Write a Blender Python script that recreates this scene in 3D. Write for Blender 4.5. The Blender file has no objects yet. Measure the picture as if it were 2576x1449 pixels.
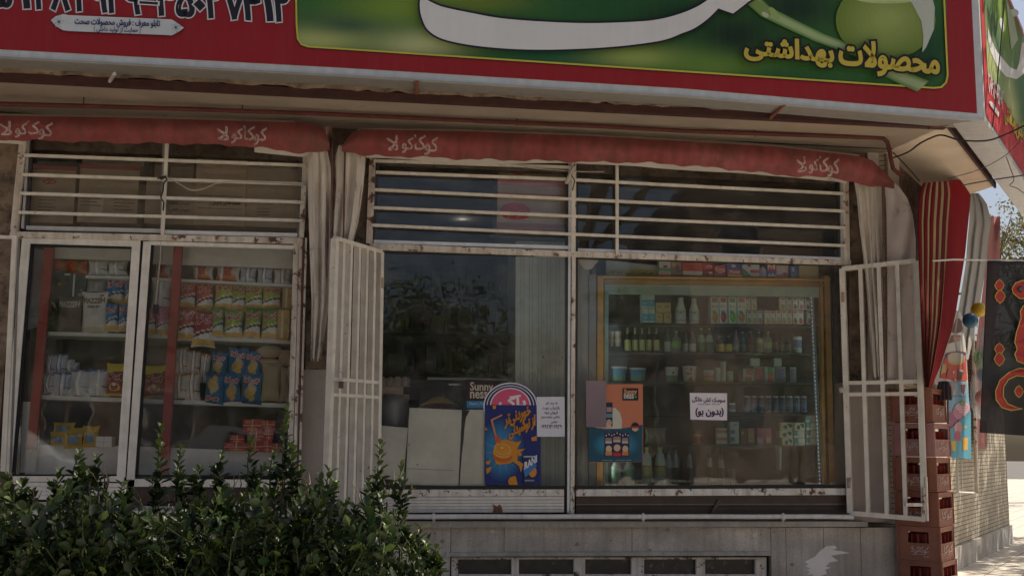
import bpy, math, random, re, unicodedata
import numpy as np
from mathutils import Vector
from mathutils.geometry import tessellate_polygon
random.seed(7); RN = np.random.RandomState(7)
sc = bpy.context.scene; COL = sc.collection

# ---------------------------------------------------------------- camera
FPX, YAW, PITCH, ROLL = 2730., math.radians(7.15), math.radians(7.99), math.radians(0.71)
CP = Vector((0, -8.5, 1.6))
_f = Vector((math.sin(YAW)*math.cos(PITCH), math.cos(YAW)*math.cos(PITCH), math.sin(PITCH)))
_r0 = Vector((math.cos(YAW), -math.sin(YAW), 0)); _u0 = _r0.cross(_f)
_r = math.cos(ROLL)*_r0 + math.sin(ROLL)*_u0; _u = -math.sin(ROLL)*_r0 + math.cos(ROLL)*_u0
cam = bpy.data.cameras.new('camera'); cam.sensor_width = 36; cam.lens = 36*FPX/2576; cam.clip_end = 500; cam.clip_start = .05
co = bpy.data.objects.new('camera', cam); COL.objects.link(co); sc.camera = co
from mathutils import Matrix
co.matrix_world = Matrix(((_r.x, _u.x, -_f.x, CP.x), (_r.y, _u.y, -_f.y, CP.y), (_r.z, _u.z, -_f.z, CP.z), (0, 0, 0, 1)))

# ---------------------------------------------------------------- light
SUN_AZ, SUN_EL = 14, 52          # azimuth from +x towards +y
sc.view_settings.view_transform = 'Standard'; sc.view_settings.look = 'None'
sc.view_settings.exposure = 0.56; sc.view_settings.gamma = 1
wd = bpy.data.worlds.new('World'); sc.world = wd; wd.use_nodes = True
nt = wd.node_tree; bg = nt.nodes['Background']
sk = nt.nodes.new('ShaderNodeTexSky'); sk.sky_type = 'NISHITA'; sk.sun_disc = False
sk.sun_elevation = math.radians(SUN_EL); sk.sun_rotation = math.radians(90-SUN_AZ); sk.dust_density = 4.0
nt.links.new(sk.outputs[0], bg.inputs[0]); bg.inputs[1].default_value = 0.075
sl = bpy.data.lights.new('sun', 'SUN'); sl.energy = 5.0; sl.angle = math.radians(.5); sl.color = (1, .91, .78)
so = bpy.data.objects.new('sun', sl); COL.objects.link(so)
_sd = Vector((math.cos(math.radians(SUN_EL))*math.cos(math.radians(SUN_AZ)), math.cos(math.radians(SUN_EL))*math.sin(math.radians(SUN_AZ)), math.sin(math.radians(SUN_EL))))
so.rotation_euler = _sd.to_track_quat('Z', 'Y').to_euler(); so.location = (20, 5, 25)

# ---------------------------------------------------------------- measuring helpers
GZ = 0.40                                            # pavement level
SA = math.radians(50.7); SD = Vector((math.cos(SA), math.sin(SA), 0)); SN = Vector((math.sin(SA), -math.cos(SA), 0))
XC = 4.248                                           # corner of the building on the facade plane
def ray(x, y): return _f + (x-1288)/FPX*_r - (y-724.5)/FPX*_u
def U(x, y, Y=0.):                                   # a measured point on a plane parallel to the facade
    d = ray(x, y); return CP + d*((Y-CP.y)/d.y)
def S(x, y, base, ang=SA):                           # a measured point on a vertical plane through base along direction ang
    n = Vector((math.sin(ang), -math.cos(ang), 0)); d = ray(x, y)
    return CP + d*((Vector(base)-CP).dot(n)/d.dot(n))
def Z(c, r, x, y): return (c*858.67+x/3.0, (0, 482.6, 965.2)[r]+y/3.0)

# ---------------------------------------------------------------- mesh builder
class MB:
    def __init__(s): s.v = []; s.f = []; s.c = []; s.m = []; s.s = []
    def add(s, vs, fs, col=(.8, .8, .8), mat=0, smooth=False, cols=None):
        b = len(s.v); s.v += [tuple(p) for p in vs]
        for i, f in enumerate(fs):
            s.f.append(tuple(b+k for k in f)); s.c.append(cols[i] if cols else col); s.m.append(mat); s.s.append(smooth)
    def box(s, x0, x1, y0, y1, z0, z1, col=(.8, .8, .8), mat=0):
        s.add([(x0,y0,z0),(x1,y0,z0),(x1,y1,z0),(x0,y1,z0),(x0,y0,z1),(x1,y0,z1),(x1,y1,z1),(x0,y1,z1)],
              [(0,3,2,1),(4,5,6,7),(0,1,5,4),(1,2,6,5),(2,3,7,6),(3,0,4,7)], col, mat)
    def obox(s, o, a, b, c, col=(.8, .8, .8), mat=0):      # corner o and three edge vectors
        o, a, b, c = map(Vector, (o, a, b, c))
        s.add([o, o+a, o+a+b, o+b, o+c, o+a+c, o+a+b+c, o+b+c], [(0,3,2,1),(4,5,6,7),(0,1,5,4),(1,2,6,5),(2,3,7,6),(3,0,4,7)], col, mat)
    def bar(s, A, B, w, d, col=(.8, .8, .8), mat=0, n=(0, 1, 0)):   # bar whose front face runs A-B, width w, depth d along n
        A, B, n = Vector(A), Vector(B), Vector(n); t = (B-A).normalized(); p = t.cross(n).normalized()*(w/2)
        s.obox(A-p, B-A, p*2, n*d, col, mat)
    def prism(s, pts, back, col=(.8, .8, .8), mat=0):       # polygon pts pushed back by a vector
        n = len(pts); P = [Vector(p) for p in pts]; back = Vector(back)
        s.add(P+[p+back for p in P], [tuple(range(n)), tuple(range(2*n-1, n-1, -1))]+[(i, (i+1) % n, n+(i+1) % n, n+i) for i in range(n)], col, mat)
    def grid(s, fn, nu, nv, col=(.8, .8, .8), mat=0, smooth=True, cf=None):
        vs = [fn(i/nu, j/nv) for j in range(nv+1) for i in range(nu+1)]
        fs = [(j*(nu+1)+i, j*(nu+1)+i+1, (j+1)*(nu+1)+i+1, (j+1)*(nu+1)+i) for j in range(nv) for i in range(nu)]
        cs = [cf((i+.5)/nu, (j+.5)/nv) for j in range(nv) for i in range(nu)] if cf else None
        s.add(vs, fs, col, mat, smooth, cs)
    def tube(s, pts, r, n=8, col=(.8, .8, .8), mat=0, caps=True):
        P = [Vector(p) for p in pts]; rs = r if hasattr(r, '__len__') else [r]*len(P); vs = []; up = None
        for i, p in enumerate(P):
            t = (P[min(i+1, len(P)-1)]-P[max(i-1, 0)]).normalized()
            if up is None: up = Vector((0, 0, 1)) if abs(t.z) < .9 else Vector((1, 0, 0))
            a = t.cross(up).normalized(); up = a.cross(t).normalized()
            vs += [p+rs[i]*(math.cos(2*math.pi*k/n)*a+math.sin(2*math.pi*k/n)*up) for k in range(n)]
        fs = [(i*n+k, i*n+(k+1) % n, (i+1)*n+(k+1) % n, (i+1)*n+k) for i in range(len(P)-1) for k in range(n)]
        s.add(vs, fs, col, mat, True)
        if caps: s.add(vs[:n]+vs[-n:], [tuple(range(n)), tuple(range(2*n-1, n-1, -1))], col, mat)
    def lathe(s, prof, c=(0, 0, 0), n=14, col=(.8, .8, .8), mat=0, cf=None):    # prof: (r, z) from bottom to top
        vs = [(c[0]+r*math.cos(2*math.pi*k/n), c[1]+r*math.sin(2*math.pi*k/n), c[2]+z) for r, z in prof for k in range(n)]
        fs = []; cs = []
        for i in range(len(prof)-1):
            for k in range(n):
                fs.append((i*n+k, i*n+(k+1) % n, (i+1)*n+(k+1) % n, (i+1)*n+k)); cs.append(cf(i, k/n) if cf else col)
        s.add(vs, fs, col, mat, True, cs)
        s.add(vs[:n]+vs[-n:], [tuple(range(n-1, -1, -1)), tuple(range(n, 2*n))], col, mat, False, [cf(0, 0), cf(len(prof)-2, 0)] if cf else None)
    def build(s, name, mats, parent=None, loc=None):
        me = bpy.data.meshes.new(name); me.from_pydata(s.v, [], s.f)
        if not isinstance(mats, (list, tuple)): mats = [mats]
        for m in mats: me.materials.append(m)
        me.polygons.foreach_set('material_index', s.m); me.polygons.foreach_set('use_smooth', s.s)
        ca = me.color_attributes.new('Col', 'FLOAT_COLOR', 'CORNER'); arr = []
        for f, c in zip(s.f, s.c):
            if len(c) == len(f) and hasattr(c[0], '__len__'):
                for q in c: arr += [q[0], q[1], q[2], 1.]
            else: arr += [c[0], c[1], c[2], 1.]*len(f)
        ca.data.foreach_set('color', arr); me.update()
        o = bpy.data.objects.new(name, me); COL.objects.link(o)
        if parent: o.parent = parent; 
        if loc: o.location = loc
        return o
def tag(o, label=None, cat=None, group=None, kind=None):
    if label: o['label'] = label
    if cat: o['category'] = cat
    if group: o['group'] = group
    if kind: o['kind'] = kind
    return o
def thing(name, label, cat, loc=(0, 0, 0), rz=0, group=None):
    o = bpy.data.objects.new(name, None); COL.objects.link(o); o.location = loc; o.rotation_euler = (0, 0, rz); o.empty_display_size = .1
    return tag(o, label, cat, group)
def rel(o, parent):           # parent keeping the world place (parents are unrotated, unscaled empties)
    o.parent = parent; o.location = o.location-parent.location; return o
ORD = ['first', 'second', 'third', 'fourth', 'fifth', 'sixth', 'seventh', 'eighth', 'ninth', 'tenth', 'eleventh', 'twelfth', 'thirteenth', 'fourteenth']

# ---------------------------------------------------------------- materials
def mat(name, rough=.6, metal=0., base=None, n1=(6, .12), n2=None, bump=0., bscale=60, spec=.5, streak=None, tint2=None, coat=0., alpha=None, sub=None, transl=None, gain=None):
    """Principled; base colour from the Col attribute (or base) times noise; n2=(scale,lo,hi,colour) patches; streak=(amount,colour)"""
    m = bpy.data.materials.new(name); m.use_nodes = True; nt = m.node_tree; L = nt.links; b = nt.nodes['Principled BSDF']
    if base is None: a = nt.nodes.new('ShaderNodeAttribute'); a.attribute_name = 'Col'; c = a.outputs['Color']
    else: a = nt.nodes.new('ShaderNodeRGB'); a.outputs[0].default_value = (*base, 1); c = a.outputs[0]
    tc = nt.nodes.new('ShaderNodeNewGeometry'); pos = tc.outputs['Position']
    def noise(scale, det=5, vec=None, ro=.6):
        n = nt.nodes.new('ShaderNodeTexNoise'); n.inputs['Scale'].default_value = scale; n.inputs['Detail'].default_value = det
        n.inputs['Roughness'].default_value = ro; L.new(vec or pos, n.inputs['Vector']); return n.outputs['Fac']
    def mix(fac, A, B, mode='MIX'):
        x = nt.nodes.new('ShaderNodeMix'); x.data_type = 'RGBA'; x.blend_type = mode
        if hasattr(fac, 'links'): L.new(fac, x.inputs[0])
        else: x.inputs[0].default_value = fac
        for s_, v in ((x.inputs[6], A), (x.inputs[7], B)):
            if hasattr(v, 'links'): L.new(v, s_)
            else: s_.default_value = (*v, 1)
        return x.outputs[2]
    def ramp(f, lo, hi, a=0., bb=1.):
        r = nt.nodes.new('ShaderNodeMapRange'); r.inputs[1].default_value = lo; r.inputs[2].default_value = hi; r.inputs[3].default_value = a; r.inputs[4].default_value = bb
        L.new(f, r.inputs[0]); return r.outputs[0]
    if gain: c = mix(1., c, (gain, gain, gain), 'MULTIPLY')
    if n1: c = mix(1., c, ramp(noise(n1[0]), .3, .7, 1-n1[1], 1+n1[1]*.6), 'MULTIPLY')
    if tint2: c = mix(ramp(noise(tint2[0], 3), tint2[1], tint2[2]), c, tint2[3])
    if n2: c = mix(ramp(noise(n2[0], 8, ro=.7), n2[1], n2[2]), c, n2[3])
    if streak:
        mp = nt.nodes.new('ShaderNodeMapping'); mp.inputs['Scale'].default_value = (9, 9, .5); L.new(pos, mp.inputs[0])
        c = mix(ramp(noise(2.2, 6, mp.outputs[0]), .45, .8, 0, streak[0]), c, streak[1])
    L.new(c, b.inputs['Base Color']); b.inputs['Roughness'].default_value = rough; b.inputs['Metallic'].default_value = metal
    b.inputs['Specular IOR Level'].default_value = spec; b.inputs['Coat Weight'].default_value = coat
    if bump:
        bn = nt.nodes.new('ShaderNodeBump'); bn.inputs['Strength'].default_value = bump; bn.inputs['Distance'].default_value = .01
        L.new(noise(bscale, 6), bn.inputs['Height']); L.new(bn.outputs[0], b.inputs['Normal'])
    out = nt.nodes['Material Output']
    if transl:
        t = nt.nodes.new('ShaderNodeBsdfTranslucent'); L.new(c, t.inputs[0]); x = nt.nodes.new('ShaderNodeMixShader'); x.inputs[0].default_value = transl
        L.new(b.outputs[0], x.inputs[1]); L.new(t.outputs[0], x.inputs[2]); L.new(x.outputs[0], out.inputs[0])
    if alpha is not None:
        t = nt.nodes.new('ShaderNodeBsdfTransparent'); x = nt.nodes.new('ShaderNodeMixShader'); x.inputs[0].default_value = alpha
        L.new(t.outputs[0], x.inputs[1]); L.new(b.outputs[0], x.inputs[2]); L.new(x.outputs[0], out.inputs[0])
    return m
def glassmat(name, ior=1.53, tint=(.975, .985, .98), dirt_haze=.02):
    m = bpy.data.materials.new(name); m.use_nodes = True; nt = m.node_tree; L = nt.links; nt.nodes.remove(nt.nodes['Principled BSDF'])
    out = nt.nodes['Material Output']; fr = nt.nodes.new('ShaderNodeFresnel'); fr.inputs[0].default_value = ior
    t = nt.nodes.new('ShaderNodeBsdfTransparent'); t.inputs[0].default_value = (*tint, 1)
    g = nt.nodes.new('ShaderNodeBsdfGlossy'); g.inputs['Roughness'].default_value = .012
    ge = nt.nodes.new('ShaderNodeNewGeometry'); n = nt.nodes.new('ShaderNodeTexNoise'); n.inputs['Scale'].default_value = 2.2; n.inputs['Detail'].default_value = 2
    L.new(ge.outputs['Position'], n.inputs['Vector']); bn = nt.nodes.new('ShaderNodeBump'); bn.inputs['Strength'].default_value = .12; bn.inputs['Distance'].default_value = .02
    L.new(n.outputs['Fac'], bn.inputs['Height']); L.new(bn.outputs[0], g.inputs['Normal'])
    d = nt.nodes.new('ShaderNodeBsdfDiffuse'); d.inputs[0].default_value = (.5, .48, .44, 1)
    n2 = nt.nodes.new('ShaderNodeTexNoise'); n2.inputs['Scale'].default_value = 7; n2.inputs['Detail'].default_value = 8; L.new(ge.outputs['Position'], n2.inputs['Vector'])
    mr = nt.nodes.new('ShaderNodeMapRange'); mr.inputs[1].default_value = .4; mr.inputs[2].default_value = .8; mr.inputs[3].default_value = dirt_haze*.4; mr.inputs[4].default_value = dirt_haze*3; L.new(n2.outputs['Fac'], mr.inputs[0])
    x1 = nt.nodes.new('ShaderNodeMixShader'); L.new(mr.outputs[0], x1.inputs[0]); L.new(t.outputs[0], x1.inputs[1]); L.new(d.outputs[0], x1.inputs[2])
    x = nt.nodes.new('ShaderNodeMixShader'); L.new(fr.outputs[0], x.inputs[0]); L.new(x1.outputs[0], x.inputs[1]); L.new(g.outputs[0], x.inputs[2]); L.new(x.outputs[0], out.inputs[0])
    return m
M = {}
M['glass'] = glassmat('window_glass'); M['fridge_glass'] = glassmat('fridge_glass', 1.42, (.9, .96, .93), .05)  # fridge pane has a heavier film that imitates pale reflection haze
M['cream'] = mat('cream_painted_steel', .55, n1=(9, .16), n2=(26, .64, .7, (.16, .07, .035)), streak=(.35, (.33, .26, .18)), bump=.15, bscale=90)
M['rusty'] = mat('peeling_cream_steel', .7, n1=(9, .2), n2=(11, .56, .6, (.10, .035, .02)), streak=(.7, (.25, .12, .07)), bump=.4, bscale=60)
M['alu'] = mat('brushed_aluminium', .42, .25, n1=(14, .12), streak=(.3, (.3, .28, .26)))
M['rust'] = mat('red_primer_rust', .75, n1=(12, .35), n2=(20, .55, .7, (.05, .022, .015)), bump=.4)
M['plaster'] = mat('pink_beige_plaster', .9, n1=(3, .15), streak=(.35, (.30, .25, .2)), bump=.25, bscale=70)
M['masonry'] = mat('rough_brown_masonry', .95, base=(.20, .145, .10), n1=(7, .45), n2=(13, .5, .66, (.06, .042, .03)), tint2=(4, .5, .7, (.27, .2, .14)), bump=1., bscale=28)
M['granite'] = mat('grey_stone_cladding', .75, n1=(4, .35), tint2=(2.2, .45, .7, (.42, .36, .30)), n2=(120, .5, .68, (.22, .19, .165)), streak=(.55, (.2, .175, .15)), bump=.2, bscale=150)
M['soffit'] = mat('cream_soffit_plaster', .9, n1=(2.5, .14), n2=(5, .62, .75, (.42, .33, .22)), bump=.2, bscale=30)
M['fabric'] = mat('sun_faded_red_awning', .85, n1=(3, .22), tint2=(2.2, .42, .7, (.36, .10, .10)), n2=(3.5, .5, .75, (.16, .075, .055)), streak=(.75, (.13, .06, .045)), bump=.25, bscale=350, transl=.08)
M['canvas'] = mat('dusty_cream_canvas', .85, n1=(3, .15), n2=(5, .58, .75, (.3, .27, .24)), bump=.15, bscale=200, transl=.12)
M['print'] = mat('printed_vinyl', .5, spec=.3, n1=(2, .06), streak=(.07, (.2, .16, .14)))
M['pack'] = mat('printed_packaging', .38, n1=None, gain=1.45)
M['foil'] = mat('crisp_packet_film', .3, .05, gain=1.5, n1=(30, .12), bump=.35, bscale=38)
M['dull'] = mat('painted_interior', .7, gain=1.25, n1=(4, .12))
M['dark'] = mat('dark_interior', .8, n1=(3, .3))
M['gold'] = mat('gold_anodised_trim', .32, .45, n1=(6, .3))
M['plastic'] = mat('faded_crate_plastic', .5, n1=(7, .22), n2=(24, .6, .75, (.32, .18, .15)), bump=.1)
M['card'] = mat('corrugated_cardboard', .85, gain=1.4, n1=(6, .12), bump=.1)
M['wood'] = mat('dark_brown_panel', .5, n1=(9, .35), streak=(.3, (.02, .012, .01)))
M['cable'] = mat('cable_rubber', .6, n1=(20, .2))
M['leaf'] = mat('glossy_leaf', .42, n1=(40, .3), spec=.55, transl=.22)
M['bark'] = mat('bark', .95, n1=(14, .4), bump=.8, bscale=50)
M['banner'] = mat('thin_black_banner', .8, n1=(5, .2), alpha=.965)
M['film'] = mat('clear_plastic_bag', .2, n1=None, alpha=.42)
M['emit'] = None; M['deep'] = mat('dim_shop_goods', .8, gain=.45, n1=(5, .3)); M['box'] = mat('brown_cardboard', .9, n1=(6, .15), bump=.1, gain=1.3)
def emis(name, col, st):
    m = bpy.data.materials.new(name); m.use_nodes = True; b = m.node_tree.nodes['Principled BSDF']; b.inputs['Base Color'].default_value = (*col, 1)
    b.inputs['Emission Color'].default_value = (*col, 1); b.inputs['Emission Strength'].default_value = st; return m

# ---------------------------------------------------------------- lettering (Arabic joined by hand into presentation forms)
FORMS = {}
for cp in list(range(0xFB50, 0xFDFF))+list(range(0xFE70, 0xFEFD)):
    d_ = unicodedata.decomposition(chr(cp)).split()
    if len(d_) >= 2 and d_[0] in ('<initial>', '<medial>', '<final>', '<isolated>'):
        FORMS.setdefault(''.join(chr(int(x, 16)) for x in d_[1:]), {})[d_[0][1:-1]] = chr(cp)
def shape(line):
    if not re.search('[\u0600-\u06ff]', line): return line
    t = []; i = 0
    while i < len(line):
        if line[i:i+2] == 'لا': t.append('لا'); i += 2
        else: t.append(line[i]); i += 1
    dual = lambda c: 'initial' in FORMS.get(c, {}); joins = lambda c: 'final' in FORMS.get(c, {}); r = []
    for k, c in enumerate(t):
        p = k > 0 and dual(t[k-1]) and joins(c); n = k < len(t)-1 and dual(c) and joins(t[k+1]); f = FORMS.get(c)
        if f: c = f.get('medial' if p and n else 'final' if p else 'initial' if n else 'isolated', c)
        else: c = {'(': ')', ')': '('}.get(c, c)
        r.append(c)
    return re.sub('[\u06F0-\u06F9]+', lambda m: m.group(0)[::-1], ''.join(reversed(r)))
_tc = {}
def contours(s, res=2):
    """closed contours of a line of text, scaled to unit box; returns (contours, aspect)"""
    if (s, res) in _tc: return _tc[(s, res)]
    c = bpy.data.curves.new('t', 'FONT'); c.body = shape(s); c.fill_mode = 'NONE'; c.resolution_u = res
    o = bpy.data.objects.new('t', c); COL.objects.link(o); dg = bpy.context.evaluated_depsgraph_get(); e = o.evaluated_get(dg); me = e.to_mesh()
    V = [(v.co.x, v.co.y) for v in me.vertices]; adj = {}
    for ed in me.edges:
        a, b = ed.vertices; adj.setdefault(a, []).append(b); adj.setdefault(b, []).append(a)
    out = []; seen = set()
    for st in sorted(adj):
        if st in seen: continue
        loop = [st]; seen.add(st); prev = None; cur = st
        while True:
            nx = [q for q in adj[cur] if q != prev and q not in seen]
            if prev is None: nx = [q for q in nx if q == st+1] or nx
            if not nx: break
            prev, cur = cur, nx[0]; loop.append(cur); seen.add(cur)
        P = [V[i] for i in loop]
        P = [p for i, p in enumerate(P) if i == 0 or (abs(p[0]-P[i-1][0])+abs(p[1]-P[i-1][1])) > 1e-5]
        if len(P) > 2: out.append(P)
    e.to_mesh_clear(); bpy.data.objects.remove(o); bpy.data.curves.remove(c)
    xs = [p[0] for q in out for p in q]; ys = [p[1] for q in out for p in q]
    x0, x1, y0, y1 = min(xs), max(xs), min(ys), max(ys); W, H = x1-x0, y1-y0
    _tc[(s, res)] = ([[((p[0]-x0)/W, (p[1]-y0)/H) for p in q] for q in out], W/H); return _tc[(s, res)]
def area(P): return sum(P[i-1][0]*P[i][1]-P[i][0]*P[i-1][1] for i in range(len(P)))/2
def inside(p, P):
    r = False
    for i in range(len(P)):
        a, b = P[i-1], P[i]
        if (a[1] > p[1]) != (b[1] > p[1]) and p[0] < (b[0]-a[0])*(p[1]-a[1])/(b[1]-a[1])+a[0]: r = not r
    return r
class Art:
    """flat printed shapes: map(x, y, h) gives the surface point raised by h; every shape lies a hair above the one before"""
    def __init__(s, mp, mb=None, step=.0003): s.mp = mp; s.mb = mb or MB(); s.h = step; s.step = step
    clip = None
    def poly(s, pts, col):
        if s.clip:
            for ax, lim, sg_ in ((0, s.clip[0], 1), (1, s.clip[1], 1), (0, s.clip[2], -1), (1, s.clip[3], -1)):
                out = []
                for i in range(len(pts)):
                    p, q = pts[i-1], pts[i]; ip, iq = (p[ax]-lim)*sg_ >= 0, (q[ax]-lim)*sg_ >= 0
                    if ip != iq: t = (lim-p[ax])/(q[ax]-p[ax]); out.append((p[0]+(q[0]-p[0])*t, p[1]+(q[1]-p[1])*t))
                    if iq: out.append(q)
                pts = out
                if len(pts) < 3: return
        if area(pts) < 0: pts = pts[::-1]
        tr = tessellate_polygon([[Vector((p[0], p[1], 0)) for p in pts]])
        s.mb.add([s.mp(p[0], p[1], s.h) for p in pts], tr, col); s.h += s.step
    def rect(s, x0, y0, x1, y1, col): s.poly([(x0, y0), (x1, y0), (x1, y1), (x0, y1)], col)
    def ell(s, cx, cy, rx, ry, col, n=18, rot=0):
        ca, sa = math.cos(rot), math.sin(rot)
        s.poly([(cx+rx*math.cos(2*math.pi*k/n)*ca-ry*math.sin(2*math.pi*k/n)*sa, cy+rx*math.cos(2*math.pi*k/n)*sa+ry*math.sin(2*math.pi*k/n)*ca) for k in range(n)], col)
    def line(s, pts, w, col):
        for a, b in zip(pts[:-1], pts[1:]):
            dx, dy = b[0]-a[0], b[1]-a[1]; l = math.hypot(dx, dy) or 1; px, py = -dy/l*w/2, dx/l*w/2; ex, ey = dx/l*w*.3, dy/l*w*.3
            s.poly([(a[0]-ex-px, a[1]-ey-py), (b[0]+ex-px, b[1]+ey-py), (b[0]+ex+px, b[1]+ey+py), (a[0]-ex+px, a[1]-ey+py)], col)
    def text(s, t, x0, y0, x1, y1, col, slope=0., bold=0., outline=None, ow=0., res=2, up=-1, skew=0.):
        """fit text to the box: baseline side y1, top y0 (pixel-like, y down when up=-1); bold / ow are stroke half widths in map units"""
        cs, asp = contours(t, res)
        T = lambda p: (x0+(x1-x0)*p[0]+skew*(p[1])*(y1-y0), y1+slope*(x1-x0)*p[0]-(y1-y0)*p[1])
        Cs = [[T(p) for p in c] for c in cs]; big = max(Cs, key=lambda c: abs(area(c))); sg = area(big) > 0
        outer = [c for c in Cs if (area(c) > 0) == sg]; holes = [c for c in Cs if (area(c) > 0) != sg]
        def ribbon(c, w, colr):
            n = len(c); nr = []
            for i in range(n):
                a, b, d = c[i-1], c[i], c[(i+1) % n]
                t1 = (b[0]-a[0], b[1]-a[1]); t2 = (d[0]-b[0], d[1]-b[1]); l1 = math.hypot(*t1) or 1e-9; l2 = math.hypot(*t2) or 1e-9
                m = (-(t1[1]/l1+t2[1]/l2), t1[0]/l1+t2[0]/l2); l = math.hypot(*m)
                if l < .5: m = (-t1[1]/l1, t1[0]/l1); l = 1; k = 1
                else: k = min(1.6, 2/l)
                nr.append((m[0]/l*k*w, m[1]/l*k*w))
            vs = [s.mp(c[i][0]+nr[i][0], c[i][1]+nr[i][1], s.h) for i in range(n)]+[s.mp(c[i][0]-nr[i][0], c[i][1]-nr[i][1], s.h) for i in range(n)]
            s.mb.add(vs, [(i, (i+1) % n, n+(i+1) % n, n+i) for i in range(n)], colr)
        if outline:
            for k, c in enumerate(Cs): ribbon(c, ow, outline); s.h += s.step*.25
        base = s.h
        for k, c in enumerate(outer):
            s.h = base+(k % 3)*s.step*.3
            grp = [c]+[h for h in holes if inside(h[0], c)]
            flat = [p for g in grp for p in g]
            tr = tessellate_polygon([[Vector((p[0], p[1], 0)) for p in g] for g in grp])
            s.mb.add([s.mp(p[0], p[1], s.h) for p in flat], tr, col)
        s.h = base+s.step
        if bold:
            for k, c in enumerate(Cs): s.h = base+s.step+(k % 3)*s.step*.3; ribbon(c, bold, col)
            s.h = base+2*s.step
def pxmap(Y): return lambda x, y, h: U(x, y, Y-h)
def sidemap(base, ang=SA):
    n = Vector((math.sin(ang), -math.cos(ang), 0)); return lambda x, y, h: S(x, y, Vector(base)+n*h, ang)
def quad(o, a, b, n): o, a, b, n = map(Vector, (o, a, b, n)); return lambda x, y, h: o+a*x+b*y+n*h

# ================================================================ GROUND
def sheet(name, x0, x1, y0, y1, z, m, col=(.5, .5, .5)):
    b = MB(); b.add([(x0, y0, z), (x1, y0, z), (x1, y1, z), (x0, y1, z)], [(0, 1, 2, 3)], col); return tag(b.build(name, m), kind='structure')
M['road'] = mat('asphalt', .9, base=(.12, .11, .10), n1=(3, .25), bump=.5, bscale=120)
def tilemat():
    m = mat('pavement_tiles', .85, base=(.52, .47, .40), n1=(4, .2), n2=(9, .5, .75, (.38, .33, .27)), bump=.2, bscale=90)
    nt = m.node_tree; L = nt.links; b = nt.nodes['Principled BSDF']; src = b.inputs['Base Color'].links[0].from_socket
    g = nt.nodes.new('ShaderNodeNewGeometry'); br = nt.nodes.new('ShaderNodeTexBrick'); br.offset = 0; br.inputs['Scale'].default_value = 1
    br.inputs['Brick Width'].default_value = .3; br.inputs['Row Height'].default_value = .3; br.inputs['Mortar Size'].default_value = .006
    mp = nt.nodes.new('ShaderNodeMapping'); mp.inputs['Rotation'].default_value = (0, 0, -SA); L.new(g.outputs['Position'], mp.inputs[0]); L.new(mp.outputs[0], br.inputs['Vector'])
    x = nt.nodes.new('ShaderNodeMix'); x.data_type = 'RGBA'; L.new(br.outputs['Fac'], x.inputs[0]); L.new(src, x.inputs[6]); x.inputs[7].default_value = (.16, .14, .12, 1)
    L.new(x.outputs[2], b.inputs['Base Color']); return m
M['tiles'] = tilemat()
def brickmat():
    m = mat('cream_brick', .85, base=(.5, .44, .33), n1=(5, .2), n2=(30, .5, .7, (.4, .33, .23)), bump=.25, bscale=120)
    nt = m.node_tree; L = nt.links; b = nt.nodes['Principled BSDF']; src = b.inputs['Base Color'].links[0].from_socket
    g = nt.nodes.new('ShaderNodeNewGeometry'); mp = nt.nodes.new('ShaderNodeMapping'); mp.inputs['Rotation'].default_value = (0, 0, -SA); L.new(g.outputs['Position'], mp.inputs[0])
    sp = nt.nodes.new('ShaderNodeSeparateXYZ'); L.new(mp.outputs[0], sp.inputs[0]); cb = nt.nodes.new('ShaderNodeCombineXYZ'); L.new(sp.outputs[0], cb.inputs[0]); L.new(sp.outputs[2], cb.inputs[1])
    br = nt.nodes.new('ShaderNodeTexBrick'); br.offset = .5; br.inputs['Scale'].default_value = 1; br.inputs['Brick Width'].default_value = .21; br.inputs['Row Height'].default_value = .042; br.inputs['Mortar Size'].default_value = .0035
    br.inputs['Mortar Smooth'].default_value = .2; L.new(cb.outputs[0], br.inputs['Vector'])
    x = nt.nodes.new('ShaderNodeMix'); x.data_type = 'RGBA'; L.new(br.outputs['Fac'], x.inputs[0]); L.new(src, x.inputs[6]); x.inputs[7].default_value = (.05, .04, .035, 1)
    L.new(x.outputs[2], b.inputs['Base Color'])
    return m
M['brick'] = brickmat()
sheet('ground', -90, 90, -90, 90, GZ-.18, M['road'])
pv = MB(); pv.box(-30, 30, -9.4, 30, GZ-.3, GZ); tag(pv.build('pavement', M['tiles']), kind='structure')  # extended under the viewpoint, pale and warm, to bounce sunlight onto the facade
kb = MB()
for i in range(60): kb.box(-30+i, -30+i+.985, -9.56, -9.404, GZ-.3, GZ+.004, (.45, .43, .4))
tag(kb.build('kerb', M['granite']), kind='structure')
pf = MB(); pf.box(-30, 30, -40, -12.5, GZ-.3, GZ-.02); tag(pf.build('far_pavement', M['tiles']), kind='structure')

# ================================================================ SHOP BUILDING
shop = thing('shop_building', 'corner shop with barred display windows, stone plinth and cream soffit', 'building', (0, 0, 0))
def PX(mb, pts, Yf, depth, m=0, col=(.8, .8, .8)):     # polygon measured on plane Yf, pushed back
    mb.prism([U(x, y, Yf) for x, y in pts], (0, depth, 0), col, m)
def BR(mb, a, b, w, Yf, depth, m=0, col=(.8, .8, .8)):  # bar measured on plane Yf
    mb.bar(U(*a, Yf), U(*b, Yf), w*(Yf+8.5)/FPX, depth, col, m)
CR = (.72, .66, .56); CR2 = (.66, .60, .5)
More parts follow.
